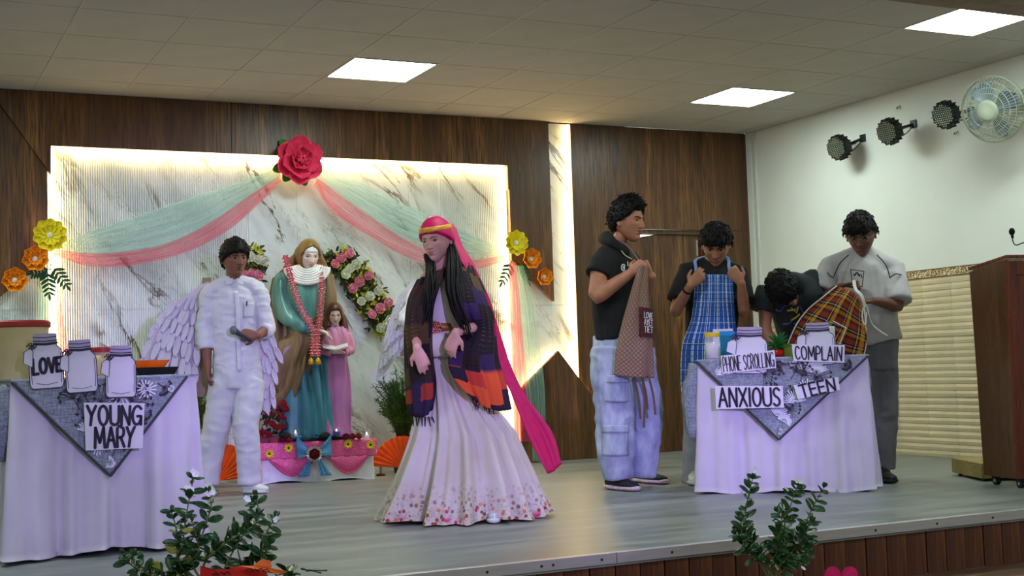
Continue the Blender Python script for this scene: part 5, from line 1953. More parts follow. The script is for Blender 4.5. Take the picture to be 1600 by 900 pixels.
def hand(w, d, pn, size=1., curl=(.35, .35, .4, .45), thumb=1, tcurl=.3, spread=.05):
    """palm and five fingers as overlapping shapes; d along the fingers, pn out of the palm, thumb on the side d x pn times thumb"""
    d, pn = unit(d), np.asarray(pn, float)
    pn = unit(pn - d * (pn @ d))
    sd = np.cross(d, pn)
    s = size
    out = [tube([w - d * .01, w + d * .02 * s, w + d * .055 * s, w + d * .088 * s], [(.025 * s, .018 * s), (.032 * s, .017 * s), (.041 * s, .015 * s), (.040 * s, .012 * s)], 14, sd, flat=False)]
    for k, (L, c) in enumerate(zip((.068, .076, .070, .054), curl)):
        o = (1.5 - k) * .0205 * s * thumb
        p = w + d * (.084 - .006 * abs(k - 1)) * s + sd * o
        dd = unit(d + sd * (1.5 - k) * spread * thumb)
        P = [p - dd * .015 * s]
        a = 0
        for f, frac in enumerate((.42, .32, .26)):
            a += c * (1 if f else .8)
            P.append(P[-1] + (dd * math.cos(a) + pn * math.sin(a)) * L * frac * s + (dd * .015 * s if f == 0 else 0))
        out.append(tube(P, [.0098 * s, .0094 * s, .0086 * s, .0072 * s], 8, sd, flat=False))
    p = w + d * .022 * s + sd * .026 * s * thumb
    t1 = unit(d * .55 + sd * thumb * .8 + pn * tcurl)
    t2 = unit(d * .9 + sd * thumb * .25 + pn * tcurl * 1.2)
    out.append(tube([p - t1 * .01, p + t1 * .032 * s, p + t1 * .032 * s + t2 * .026 * s, p + t1 * .032 * s + t2 * .046 * s], [.013 * s, .0115 * s, .010 * s, .008 * s], 8, pn, flat=False))
    return out


def figure(parent, J, skin, lipm, h, Bh, hc, female=False, smile=0., down=0., hands=(), ar=1., name='body', legs=True, tk=1.):
    """one continuous body: trunk, neck, limbs, hands and head"""
    ax = unit(J['shR'] - J['shL'])
    P = [tube([J['pelvis'], J['waist'], J['chest'], (J['shL'] + J['shR']) / 2 + (J['neck'] - J['chest']) * .05], [(.14 * ar * tk, .09 * tk), (.12 * ar * tk, .085 * tk), (.14 * ar * tk, .09 * tk), (.10, .07)], 18, ax, flat=False)]
    P.append(tube([J['chest'] * .2 + J['neck'] * .8, J['neck'], hc + Bh @ (A(0, -.10, -.28) * h)], [.062, .050, .048 if not female else .042], 14, flat=False))
    for s in 'LR':
        P.append(tube([J['neck'] * .75 + hc * .25, J['neck'] * .5 + J['sh' + s] * .5 + A(0, 0, .012), J['sh' + s]], [.042, .044, .045 * ar], 12, flat=False))
        if 'el' + s in J:
            P.append(tube([J['chest'] * .3 + J['neck'] * .2 + J['sh' + s] * .5, J['sh' + s], J['sh' + s] * .5 + J['el' + s] * .5, J['el' + s], J['el' + s] * .55 + J['wr' + s] * .45, J['wr' + s]],
                          [.055 * ar, .052 * ar, .046 * ar, .039 * ar, .037 * ar, .025 * ar], 12, k=14, flat=False))
        if legs and 'kn' + s in J:
            P.append(tube([J['hip' + s], J['kn' + s], J['an' + s]], [.075, .050, .038], 10, flat=False))
    for hd in hands:
        P += hd
    V, F = remesh(cat(P), .0062, 3)
    hs = head_skin(hc, Bh, h, female)
    o = mesh(name, cat([(V, F)] + hs), skin, parent, smooth=True)
    face_parts(parent, hc, Bh, h, female, lipm, smile, down)
    return o


def cloth(name, parent, shapes, mat, vox=.009, smooth=5, wr=.006, fr=(9, 9, 5), wr2=.003, fr2=(26, 26, 12), seed=0., label=None, grow=0.):
    V, F = remesh(cat(shapes), vox, smooth)
    N = vnormals(V, F)
    nz = pnoise(V * A(*fr) + seed)
    nz = (1 - 2.2 * np.abs(nz)) * wr + pnoise(V * A(*fr2) + seed * 2) * wr2
    V = V + N * (nz + grow - wr * .3)[:, None]
    return mesh(name, (V, F), mat, parent, smooth=True, label=label)


def shoe(parent, heel, toe, mat, sole, L=None, hgt=.075, w=.043, lace=None):
    heel, toe = np.asarray(heel, float), np.asarray(toe, float)
    d = unit(toe - heel)
    sd = np.cross(d, (0, 0, 1))
    up = A(0, 0, 1)
    q = lambda a: heel + (toe - heel) * a
    V, F = remesh(cat([tube([q(.04) + up * .045, q(.3) + up * .050, q(.6) + up * .042, q(.92) + up * .033], [(w * .82, .036), (w * .9, .040), (w, .030), (w * .8, .022)], 14, sd, flat=False),
                       tube([q(.16) + up * .04, q(.10) + up * hgt * 1.2], [(w * .8, .05), (w * .75, .045)], 12, sd)]), .006, 3)
    V[:, 2] = np.maximum(V[:, 2], .018)
    o = mesh('shoe', (V, F), mat, parent, smooth=True)
    mesh('sole', tube([q(-.05) + up * .019, q(.2) + up * .018, q(.6) + up * .016, q(.95) + up * .018, q(1.05) + up * .022], [(w * .8, .019), (w * 1.02, .018), (w * 1.14, .016), (w * .92, .016), (w * .45, .012)], 14, sd, 12), sole, o, smooth=True)
    for k in range(4):
        a = .38 + .09 * k
        mesh('lace', tube([q(a) + up * (.088 - .05 * (a - .3)) - sd * w * .5, q(a) + up * (.098 - .06 * (a - .3)), q(a) + up * (.088 - .05 * (a - .3)) + sd * w * .5], .0035, 5), lace or sole, o)
    return o


def uvsheet(o, nu, nv):
    uv = o.data.uv_layers.new(name='UVMap')
    k = np.zeros(len(o.data.loops), int)
    o.data.loops.foreach_get('vertex_index', k)
    k = k % (nu * nv)
    uv.data.foreach_set('uv', np.stack([(k % nu) / (nu - 1), (k // nu) / (nv - 1)], 1).ravel())
    return o


def sheet_obj(name, parent, ctrl, mat, nu=30, nv=50, thick=.005, disp=None, label=None):
    return uvsheet(mesh(name, sheet(ctrl, nu, nv, thick, disp), mat, parent, smooth=True, label=label), nu, nv)


# wings: a card body with rows of separate feathers
WINGM = pm('white wing foam', C(198, 193, 206), .8, var=.05, bump=.5, bscale=60)
CARD = pm('brown wing card', C(150, 132, 112), .85)
FEA = shared('feather', petal(.15, .05, .10, .06, .45, 5, 8, .003), WINGM, True)


def wing(parent, at, outline, root, rows, d0, seed, card=None):
    """outline in photo pixels; rows: list of (start px, end px, count, angle, scale) of feathers"""
    rs = random.Random(seed)
    w = mesh('wing', (lambda V: (np.array(V + [v + at.n * .012 for v in V]), [tuple(range(len(V)))[::-1], tuple(range(len(V), 2 * len(V)))] + [(i, (i + 1) % len(V), len(V) + (i + 1) % len(V), len(V) + i) for i in range(len(V))]))([at(x, y, d0) for x, y in outline]), WINGM, parent)
    Bw = basis(-at.n)
    for m, (a, b, n, ang0, ang1, sc) in enumerate(rows):
        for k in range(n):
            t = k / max(1, n - 1)
            x, y = a[0] + (b[0] - a[0]) * t + rs.uniform(-2, 2), a[1] + (b[1] - a[1]) * t + rs.uniform(-2, 2)
            an = ang0 + (ang1 - ang0) * t
            place('feather', FEA, w, at(x, y, d0 - .012 - .003 * (len(rows) - m) - rs.random() * .004), Bw @ rz(an + rs.uniform(-.08, .08)) @ ry(rs.uniform(-.2, .2)), sc * rs.uniform(.9, 1.1))
    if card:
        mesh('backing_card', (lambda V: (np.array(V + [v + at.n * .006 for v in V]), [tuple(range(len(V)))[::-1], tuple(range(len(V), 2 * len(V)))] + [(i, (i + 1) % len(V), len(V) + (i + 1) % len(V), len(V) + i) for i in range(len(V))]))([at(x, y, d0 + .014) for x, y in card]), CARD, w)
    return w


SHIRTW = pm('white cotton shirt', C(200, 201, 208), .8, var=.03, bump=.05, bscale=120)
TROUW = pm('white trousers', C(194, 195, 200), .85, var=.03, bump=.05, bscale=120)
SHOEW = pm('off white shoe', C(206, 212, 200), .6)
SKIN_D = skin_mat('deep brown skin', C(128, 82, 64))
LIP_D = pm('brown lip', C(112, 58, 54), .45)


def white_boy(label, base, ox, arms, turn, mic):
    f0 = frame(*base)
    f = lambda x, y, d=0.: f0(x + ox, y, d)
    f.n, f.r = f0.n, f0.r
    foot = f(372, 770, .03)
    t = thing('person', label, 'person', A(foot[0], foot[1], 0))
    J = dict(neck=f(367, 441, .03), chest=f(366, 480, .03), waist=f(369, 545, .03), pelvis=f(371, 588, .03), shL=f(330, 459, .04), shR=f(402, 456, .04),
             hipL=f(352, 596, .04), hipR=f(390, 596, .02), knL=f(336, 668, .06), knR=f(384, 662, -.03), anL=f(322, 742, .12), anR=f(390, 748, .0), **arms(f))
    Bh = head_basis(f, turn, .08)
    hc = f(366, 405, .0)
    hands = []
    if mic:
        hands.append(hand(J['wrL'], A(0, 0, -1) + f.n * -.1, f.r * 1., 1., (.3, .35, .4, .45), 1 if False else -1))
        hands.append(hand(J['wrR'], -f.r + A(0, 0, .12), -f.n * .2 + A(0, 0, -.1) + f.n * .6, 1., (.95, 1., 1., 1.05), 1, .7))
    else:
        hands.append(hand(J['wrL'], f.r, A(0, 0, -1), 1.))
        hands.append(hand(J['wrR'], -f.r, A(0, 0, -1), 1.))
    figure(t, J, SKIN_D, LIP_D, .238, Bh, hc, smile=.5, hands=hands)
    hair(t, hc, Bh, .238, .10, .19, -.06, -.34, .05, .03, 240, 3)
    sh = [tube([f(367, 438, .03), f(367, 449, .03), f(366, 463, .03), f(366, 500, .03), f(369, 545, .03), f(371, 583, .03)], [(.060, .056), (.108, .072), (.150, .092), (.148, .105), (.146, .104), (.160, .114)], 24, f.r, 18)]
    for s in 'LR':
        a, b, c2 = J['sh' + s], J['el' + s], J['wr' + s]
        end = (b * .45 + c2 * .55) if s == 'L' else (b * .62 + c2 * .38)
        sh.append(tube([J['neck'] * .9 + J['sh' + s] * .1, a, a * .5 + b * .5, b, end], [.062, .066, .058, .056, .052], 14, k=14))
    cloth('shirt', t, sh, SHIRTW, .007, 3, .009, (8, 8, 17), .006, (20, 20, 36), 2.2)
    # collar, placket, pocket
    cn = f(367, 437, .025)
    ring = [cn + f.r * (.066 * math.sin(q)) + -f.n * (.062 * math.cos(q)) + A(0, 0, -.02 * math.cos(q)) for q in np.linspace(.45, 2 * PI - .45, 15)]
    mesh('collar', cat([tube(ring, [(.018, .006)] * 15, 8, (0, 0, 1))] + [slab([(0, 0), (e * .052, -.012), (e * .040, -.050), (e * .006, -.040)][::(1 if e > 0 else -1)], cn - f.n * .068 + A(0, 0, .004) + f.r * e * .012, f.r, unit(A(0, 0, 1) + f.n * .35), .006) for e in (-1, 1)]), SHIRTW, t)
    mesh('placket', sheet([[f(x + dx, y, dd) for dx in (-3.4, 3.4)] for x, y, dd in ((369, 455, -.078), (371, 480, -.098), (372, 510, -.100), (373, 545, -.096), (374, 580, -.108))], 5, 24, .004), SHIRTW, t, smooth=True)
    for k in range(5):
        p = f(370 + k * .8, 462 + 25 * k, -.112 + (.02 if k == 0 else 0))
        mesh('button', tube([p, p - f.n * .004], .006, 10), PAPER, t)
    mesh('pocket', sheet([[f(x, y, -.092 + .0016 * abs(x - 388)) for x in (380, 388, 396)] for y in (472, 484, 496)], 8, 8, .004), SHIRTW, t, smooth=True)
    mesh('pen', tube([f(386, 470, -.104), f(385.5, 478, -.104)], .004, 8), INK, t)
    tr = [tube([f(371, 572, .03), f(371, 590, .03), f(371, 606, .03)], [(.158, .112), (.168, .122), (.150, .11)], 20, f.r)]
    tr += [tube([J['hipL'], f(345, 635, .05), J['knL'] + f.r * .01, f(328, 710, .1), f(323, 748, .12), f(322, 757, .12)], [.105, .096, .088, .085, .090, .088], 16, k=16)]
    tr += [tube([J['hipR'], f(388, 630, -.01), J['knR'], f(388, 705, -.02), f(390, 742, .0), f(390, 758, .0)], [.105, .094, .085, .078, .078, .076], 16, k=16)]
    cloth('trousers', t, tr, TROUW, .008, 3, .009, (7, 7, 12), .006, (16, 16, 20), 7.)
    hz = f(384, 766, .02)
    tz = f(416, 773, -.06)
    shoe(t, A(hz[0], hz[1], 0), A(tz[0], tz[1], 0), SHOEW, SHOEW)
    hz, tz = f(318, 760, .16), f(330, 766, -.08)
    shoe(t, A(hz[0], hz[1], 0), A(tz[0], tz[1], 0), SHOEW, SHOEW)
    return t, f, J


tb, fb, Jb = white_boy('person in a white shirt and white feathered wings holding a microphone', (1.22, -1.02), 0,
                       lambda f: dict(elL=f(320, 512, .06), wrL=f(325, 572, .0), elR=f(417, 514, .0), wrR=f(403, 524, -.12)), .42, True)
wing(tb, fb, [(326, 440), (312, 445), (292, 462), (275, 470), (262, 476), (254, 492), (244, 512), (230, 545), (220, 580), (216, 612), (250, 622), (290, 610), (310, 560), (320, 500)], None,
     [((226, 560), (300, 600), 8, 2.75, 3.2, 1.), ((238, 530), (304, 570), 8, 2.7, 3.15, .95), ((248, 505), (306, 540), 8, 2.65, 3.1, .9), ((258, 488), (308, 512), 7, 2.6, 3.05, .85), ((272, 476), (312, 490), 6, 2.5, 3., .75), ((290, 464), (318, 468), 5, 2.5, 3., .65)], .14, 4,
     [(316, 434), (330, 434), (330, 620), (296, 620), (304, 540)])
wing(tb, fb, [(404, 440), (420, 470), (428, 515), (430, 560), (428, 610), (420, 650), (412, 640), (408, 590), (402, 520)], None,
     [((428, 540), (424, 615), 5, 3.5, 3.25, .8), ((420, 520), (416, 600), 5, 3.4, 3.2, .8), ((412, 500), (410, 580), 4, 3.3, 3.2, .8)], .14, 5)
tm = thing('microphone', 'grey handheld microphone held by the person in the white shirt', 'microphone', fb(375, 526, -.17))
mh, mb = fb(365, 516, -.19), fb(392, 533, -.16)
mesh('grille', ell(mh, (.026, .026, .030)), pm('steel mesh grille', C(120, 124, 134), .4, .5, bump=.8, bscale=400), tm, smooth=True)
mesh('handle', tube([mh + (mb - mh) * .12, mh + (mb - mh) * .2, mb], [.022, .019, .013], 14), pm('dark mic handle', C(52, 52, 58), .4), tm, smooth=True)

pb2 = ony(694, 600, -1.08)
ta, fa, Ja = white_boy('winged person in white mostly hidden behind the one in the flared dress', (pb2[0], -1.08), 325,
                       lambda f: dict(elL=f(309, 500, -.02), wrL=f(345, 512, -.14), elR=f(410, 514, .0), wrR=f(385, 526, -.14)), -.2, False)
wing(ta, fa, [(330, 434), (318, 440), (298, 462), (286, 492), (276, 525), (268, 560), (262, 594), (278, 582), (296, 556), (318, 530), (330, 500)], None,
     [((272, 556), (312, 520), 7, 2.95, 2.85, .62), ((279, 530), (314, 500), 6, 2.9, 2.8, .6), ((287, 505), (316, 480), 6, 2.9, 2.8, .55), ((296, 482), (320, 462), 5, 2.9, 2.8, .5)], .14, 6,
     [(322, 446), (332, 440), (332, 560), (300, 556), (308, 500)])

# ------------------------------------------------------------------ the woman in white
SKIN_W = skin_mat('fair warm skin', C(214, 160, 144))
LIP_W = pm('rose lip', C(190, 98, 102), .4)
fw = frame(1.712, -3.40)
base = onz(724, 812)
tw = thing('person', 'person in a long white flared dress, dark plaid shawl and magenta veil', 'person', A(base[0], base[1], 0))
h = .224
Bh = head_basis(fw, -.52, .22, -.05)
hc = fw(683, 375, .0)
J = dict(neck=fw(688, 424, .04), chest=fw(694, 462, .03), waist=fw(688, 520, .02), pelvis=fw(694, 575, .03), shL=fw(660, 445, .05), shR=fw(734, 440, .06),
         elL=fw(651, 508, .0), wrL=fw(652, 545, -.19), elR=fw(752, 505, -.06), wrR=fw(712, 520, -.22), hipL=fw(680, 590, .03), hipR=fw(715, 590, .03), knL=fw(690, 690, .03), knR=fw(730, 690, .03), anL=fw(700, 790, .03), anR=fw(745, 790, .03))
figure(tw, J, SKIN_W, LIP_W, h, Bh, hc, True, .3, .75, [hand(J['wrL'], A(0, 0, -1) + fw.r * .35, fw.n, .9, (.3, .35, .4, .5), -1),
                                                        hand(J['wrR'], -fw.r * .35 + A(0, 0, -.9), fw.n * .9 + fw.r * .3, .9, (.35, .4, .45, .5), 1)], ar=.84, tk=.70)
DRESS = G('white dress with a flowered hem')
co = DRESS.co()
zz = DRESS.sep(co)[2]
vo = DRESS.n('TexVoronoi', {'Vector': co, 'Scale': 34., 'Randomness': 1.})
spot_ = DRESS.ramp(vo.outputs['Distance'], [(.30, 1.), (.42, 0.)])
tw_ = DRESS.ramp(DRESS.math('ABSOLUTE', DRESS.math('SUBTRACT', DRESS.noise(co, 22, 4, .6, 1.), .5)), [(.0, 1.), (.03, 0.)])
lo1 = DRESS.ramp(DRESS.math('ADD', zz, DRESS.math('MULTIPLY', DRESS.noise(co, 5, 2), .16)), [(.14, 1.), (.30, 0.)])
lo2 = DRESS.ramp(DRESS.math('ADD', zz, DRESS.math('MULTIPLY', DRESS.noise(co, 9, 2), .06)), [(.055, 1.), (.085, 0.)])
colr = DRESS.ramp(vo.outputs['Color'], [(.2, C(150, 70, 50)), (.45, C(206, 120, 90)), (.65, C(110, 84, 60)), (.85, C(190, 40, 90))], 'CONSTANT')
bigv = DRESS.ramp(DRESS.n('TexVoronoi', {'Vector': co, 'Scale': 11.}).outputs['Distance'], [(.26, 1.), (.36, 0.)])
base_c = DRESS.ramp(DRESS.noise(co, 4, 3), [(.3, C(196, 184, 170)), (.7, C(214, 207, 202))])
c1 = DRESS.mix(DRESS.math('MULTIPLY', DRESS.math('MULTIPLY', tw_, lo1), .55), base_c, C(104, 74, 50))
c1 = DRESS.mix(DRESS.math('MULTIPLY', spot_, lo1), c1, colr)
c1 = DRESS.mix(DRESS.math('MULTIPLY', bigv, lo2), c1, C(206, 30, 96))
DRESS.bsdf(c1, .7, 0, .3)
DRESS = DRESS.m
CREAM = pm('cream bodice satin', C(214, 204, 196), .55, var=.04)
# skirt: rings given by left and right outline in the photograph
prof = [(548, 662, 714), (562, 661, 718), (580, 660, 727), (605, 657, 744), (635, 651, 768), (660, 645, 790), (680, 640, 805), (686, 638, 807), (715, 628, 820), (750, 615, 836), (785, 600, 850), (806, 590, 859), (817, 589, 861)]
NQ = 200
q = np.linspace(0, 2 * PI, NQ, endpoint=False)
V = []
yy = [p[0] for p in prof]
for y in np.linspace(548, 817, 46):
    l_, r_ = np.interp(y, yy, [p[1] for p in prof]), np.interp(y, yy, [p[2] for p in prof])
    c_ = fw((l_ + r_) / 2, y, .03)
    a = (r_ - l_) / 2 * fw.s
    tt = (y - 548) / 269
    pl = (.12 * tt ** .7) * (np.sin(15 * q + 1.2 * np.sin(2 * q + 1)) * .6 + np.sin(26 * q + 2.1 + 2 * tt) * .4 + .45 * np.sin(7 * q + 1))
    if y > 682:
        pl = pl + .012 * np.sin(44 * q) * (1 - (y - 682) / 160)
    rr = a * (1 - .5 * np.max(np.abs(pl))) * (1 + pl * 1.2) if False else a * (1 + pl * 1.6) / (1 + np.max(pl) * .55)
    zc = max(c_[2], .012)
    dz = .012 * np.sin(5 * q + 1) * tt ** 6
    for k in range(NQ):
        V.append(c_ * A(1, 1, 0) + fw.r * (rr[k] * math.cos(q[k])) + fw.n * (rr[k] * .74 * math.sin(q[k])) + A(0, 0, max(zc + dz[k], .008)))
V = np.array(V)
F = grid_faces(NQ, 46, True)
inn = V + (V.mean(0) * A(1, 1, 0) + V * A(0, 0, 1) - V) * .012
kk = len(V)
F = [f_[::-1] for f_ in F]
F = [f_[::-1] for f_ in F] + [tuple(i + kk for i in f_[::-1]) for f_ in [g_[::-1] for g_ in F]] + [((45 * NQ) + i, (45 * NQ) + (i + 1) % NQ, kk + 45 * NQ + (i + 1) % NQ, kk + 45 * NQ + i) for i in range(NQ)]
mesh('skirt', (np.concatenate([V, inn]), F), DRESS, tw, smooth=True)
cloth('bodice', tw, [tube([fw(686, 440, .04), fw(690, 462, .03), fw(690, 495, .02), fw(688, 520, .02), fw(688, 556, .03)], [(.075, .062), (.125, .105), (.115, .10), (.092, .085), (.090, .085)], 22, fw.r, 16)], CREAM, .008, 4, .003)
cloth('peplum', tw, [tube([fw(681, 524, -.02), fw(682, 538, -.03), fw(684, 551, -.02)], [(.066, .075), (.080, .095), (.072, .085)], 20, fw.r, 10)], CREAM, .008, 4, .006, (16, 16, 6))
GOLDB = pm('gold belt brocade', C(176, 132, 66), .4, .5, var=.3, scale=60)
mesh('belt', tube([fw(684, 506, .02), fw(684, 518, .02)], [(.110, .108), (.107, .105)], 28, fw.r), GOLDB, tw, smooth=True)
bk = fw(680, 512, -.100)
ring_ = mesh('buckle', cat([tube([bk + fw.r * (r_ * math.cos(a)) + A(0, 0, r_ * math.sin(a)) for a in np.linspace(0, 2 * PI, 17)], .0045, 6) for r_ in (.032, .022, .012)] + [ell(bk, (.008, .008, .008), nu=8, nv=6)]), pm('rose gold buckle', C(196, 120, 110), .25, .7), tw, smooth=True)
# shawl
def plaid_shawl(name, cols, ends):
    g = G(name)
    uv = g.n('TexCoord').outputs['UV']
    cell = g.n('TexVoronoi', {'Vector': g.n('Mapping', {'Vector': uv, 'Scale': (3.4, 9, 1)}).outputs[0], 'Scale': 1., 'Randomness': .3}, distance='CHEBYCHEV')
    cc = g.ramp(cell.outputs['Color'], cols, 'CONSTANT')
    st1 = g.ramp(g.math('SINE', g.math('MULTIPLY', g.sep(uv)[1], 240.)), [(.55, 0.), (.8, 1.)])
    st2 = g.ramp(g.noise(g.n('Mapping', {'Vector': uv, 'Scale': (18, 3, 1)}).outputs[0], 1, 2), [(.55, 0.), (.7, 1.)])
    cc = g.mix(g.math('MULTIPLY', g.math('MULTIPLY', st1, st2), .35), cc, C(150, 120, 110))
    low = g.ramp(g.sep(uv)[1], [(.72, 0.), (.75, 1.)])
    cc = g.mix(low, cc, g.ramp(cell.outputs['Color'], ends, 'CONSTANT'))
    g.bsdf(cc, .85, 0, .2)
    return g.m


SHW1 = plaid_shawl('dark brown plaid shawl', [(.0, C(34, 24, 26)), (.3, C(50, 36, 34)), (.5, C(30, 22, 34)), (.72, C(74, 56, 34)), (.86, C(60, 26, 30))], [(.0, C(44, 34, 60)), (.45, C(30, 24, 34)), (.78, C(150, 52, 44))])
SHW = plaid_shawl('dark plaid shawl', [(.0, C(32, 24, 28)), (.25, C(52, 36, 74)), (.42, C(40, 28, 30)), (.58, C(150, 28, 66)), (.68, C(34, 26, 36)), (.84, C(84, 68, 42))], [(.0, C(224, 88, 50)), (.42, C(44, 34, 52)), (.72, C(196, 62, 54))])
fold = lambda a, k, ph: (lambda u, v: a * np.sin(2 * PI * k * u + ph + 2 * v) * (.3 + v) + a * .5 * np.sin(2 * PI * k * 2.2 * u + 5 * v))
sheet_obj('shawl', tw, [[fw(*p) for p in r] for r in (
    [(710, 406, .12), (694, 418, -.04), (672, 428, -.05), (654, 436, .0), (650, 440, .1)], [(690, 440, -.10), (678, 452, -.14), (655, 462, -.13), (639, 468, -.04), (636, 475, .10)], [(676, 480, -.14), (670, 500, -.17), (650, 504, -.17), (634, 510, -.08), (632, 520, .08)],
    [(674, 545, -.12), (672, 555, -.13), (655, 556, -.13), (638, 562, -.09), (634, 572, .04)], [(681, 600, -.12), (676, 612, -.15), (658, 614, -.15), (643, 620, -.11), (637, 622, .0)], [(676, 640, -.12), (668, 648, -.15), (657, 652, -.15), (646, 651, -.11), (641, 650, -.04)])], SHW1, 40, 70, .006, fold(.007, 3, .4))
sheet_obj('shawl', tw, [[fw(*p) for p in r] for r in (
    [(700, 412, .0), (715, 408, .03), (735, 415, .08), (742, 424, .16)], [(703, 445, -.14), (725, 446, -.13), (748, 450, -.04), (760, 462, .12)], [(708, 485, -.16), (734, 484, -.17), (758, 486, -.08), (771, 495, .10)], [(722, 512, -.13), (745, 516, -.13), (762, 518, -.08), (775, 522, .06)],
    [(702, 558, -.17), (735, 562, -.17), (760, 565, -.13), (780, 562, .0)], [(708, 588, -.17), (742, 598, -.16), (770, 604, -.13), (792, 602, -.02)], [(735, 622, -.16), (756, 634, -.14), (778, 642, -.12), (800, 640, -.05)])], SHW, 36, 70, .006, fold(.008, 3, 1.4))
tas = pm('dark tassel thread', C(40, 30, 52), .9)
rs = random.Random(2)
for k in range(16):
    p = fw(738 + 4 * k, 622 + 1.4 * k, -.15 + .006 * k) if k < 9 else fw(645 + 5 * (k - 9), 651, -.1)
    mesh('tassel', tube([p, p + A(rs.uniform(-.02, .02), 0, -.05)], [.004, .002], 5), tas, tw)
# hair and veil
LH = []
rh = np.random.default_rng(5)
for P, R_, cnt in (([(668, 398, .0), (673, 425, -.10), (672, 455, -.16), (668, 485, -.18), (664, 508, -.18)], [.010, .020, .022, .020, .014], 16),
                   ([(698, 366, .01), (708, 396, -.03), (710, 425, -.10), (709, 455, -.16), (716, 485, -.20), (728, 512, -.20), (734, 530, -.19)], [.008, .022, .036, .040, .036, .030, .018], 34)):
    Pc, Rc = crom([fw(*p) for p in P], 30), np.interp(np.linspace(0, 1, 30), np.linspace(0, 1, len(R_)), R_)
    for k in range(cnt):
        a, rr, ph = rh.uniform(0, 6.28), math.sqrt(rh.random()), rh.uniform(0, 6.28)
        n_ = int(rh.uniform(22, 31))
        s_ = np.arange(n_) / 29
        Q = Pc[:n_] + (fw.r[None] * math.cos(a) + fw.n[None] * math.sin(a)) * (Rc[:n_] * rr)[:, None] + fw.r[None] * (.007 * np.sin(ph + 9 * s_))[:, None]
        LH.append(tube(Q, [.0095 * (1 - .75 * i / n_) for i in range(n_)], 6, hint=fw.r))
mesh('hair', cat(LH), HAIR, tw, smooth=True)
hair(tw, hc, Bh, h, .035, .34, .05, -.42, 0, .01, 0, 9, None, 0, True, 'hair')
VEIL = pm('magenta chiffon veil', C(198, 16, 92), .55, 0, .3, var=.08, scale=20)
L, T, Pp = HL[True]
aT = np.abs(T)
line = np.interp(aT, [0, .7, 1.15, 1.6, 2.1, PI], [.20, .17, .08, -.05, -.25, -.40])
mm = sstep((L[:, 2] - line) / .05 + .5)
dd = L / np.linalg.norm(L, axis=1)[:, None]
Vv = L + dd * (mm * (.075 + .006 * pnoise(L * A(6, 6, 20))) - (1 - mm) * .05)[:, None]
Fv = [f_[::-1] for f_ in grid_faces(HU, HV, True)] + [tuple(range(HU)), tuple(range((HV - 1) * HU, HV * HU))[::-1]]
mesh('veil', (hc + (Vv * h) @ Bh.T, Fv), VEIL, tw, smooth=True)
bandp = []
for a in np.linspace(-PI, PI, 61):
    k = np.argmin(np.abs(T - a) * 3 + np.abs(L[:, 2] - (.245 - .05 * abs(a) / PI)) + (np.abs(T - a) > .06) * 5)
    bandp.append(hc + Bh @ ((L[k] + dd[k] * .085) * h))
bandp = np.array(bandp)
bandp = (np.roll(bandp, 1, 0) + bandp * 2 + np.roll(bandp, -1, 0)) / 4
bandp[0] = bandp[-1] = (bandp[1] + bandp[-2]) / 2
mesh('headband', tube(bandp, [(.0135, .003)] * 61, 8, Bh[:, 2]), pm('gold ribbon', C(236, 170, 66), .35, .3), tw, smooth=True)
sheet_obj('veil_tail', tw, [[fw(*p) for p in r] for r in (
    [(696, 350, .03), (705, 350, .08), (712, 356, .13)], [(705, 374, -.02), (714, 379, .06), (723, 386, .13)], [(716, 401, -.03), (728, 402, .07), (738, 410, .16)], [(735, 432, .02), (745, 430, .12), (752, 440, .2)], [(748, 470, .10), (756, 470, .16), (764, 470, .22)],
    [(752, 505, .10), (763, 502, .16), (773, 500, .22)], [(768, 556, .12), (784, 566, .17), (799, 574, .22)], [(797, 610, .12), (812, 618, .18), (824, 624, .22)], [(829, 690, .10), (846, 684, .17), (862, 676, .22)], [(852, 741, .08), (866, 736, .15), (878, 722, .2)])],
          VEIL, 26, 90, .003, lambda u, v: .010 * np.sin(2 * PI * 2.5 * u + 4 * v) * v + .006 * np.sin(17 * v + 9 * u) * v)
ft = onz(772, 819)
shoe(tw, A(*(ft[:2] + fw.n[:2] * .2), 0), A(*ft[:2], 0), pm('silver shoe', C(190, 190, 206), .3, .3), SHOEW, w=.036)

# ------------------------------------------------------------------ the four youths on the right
SKIN_M = skin_mat('warm brown skin', C(186, 124, 100))
SKIN_M2 = skin_mat('tan skin', C(168, 112, 86))
SKIN_DK = skin_mat('dark brown skin', C(112, 72, 56))
BLACK = pm('black jersey', C(20, 20, 23), .85, var=.15, bump=.1, bscale=120)


def denim():
    g = G('pale washed denim')
    a = g.noise(g.co((1, 1, .4)), 14, 5, .65)
    b = g.noise(g.co((120, 120, 20)), 2, 2)
    c = g.ramp(a, [(.3, C(140, 150, 184)), (.6, C(188, 196, 222)), (.8, C(214, 220, 236))])
    g.bsdf(g.mix(g.math('MULTIPLY', b, .25), c, C(120, 130, 168)), .85, 0, .2, g.bump(b, .2, .003))
    return g.m


DENIM = denim()


def quilt():
    g = G('brown quilted cloth')
    uv = g.n('TexCoord').outputs['UV']
    s = g.sep(uv)
    u, v = g.math('MULTIPLY', s[0], 9.), g.math('MULTIPLY', s[1], 22.)
    l1 = g.math('ABSOLUTE', g.math('SUBTRACT', g.math('FRACT', g.math('ADD', u, v)), .5))
    l2 = g.math('ABSOLUTE', g.math('SUBTRACT', g.math('FRACT', g.math('SUBTRACT', u, v)), .5))
    m = g.math('MINIMUM', l1, l2)
    c = g.ramp(m, [(.0, C(104, 78, 70)), (.10, C(150, 116, 104)), (.5, C(166, 132, 118))])
    g.bsdf(c, .8, 0, .3, g.bump(g.ramp(m, [(0., 0.), (.2, 1.)]), .5, .01))
    return g.m


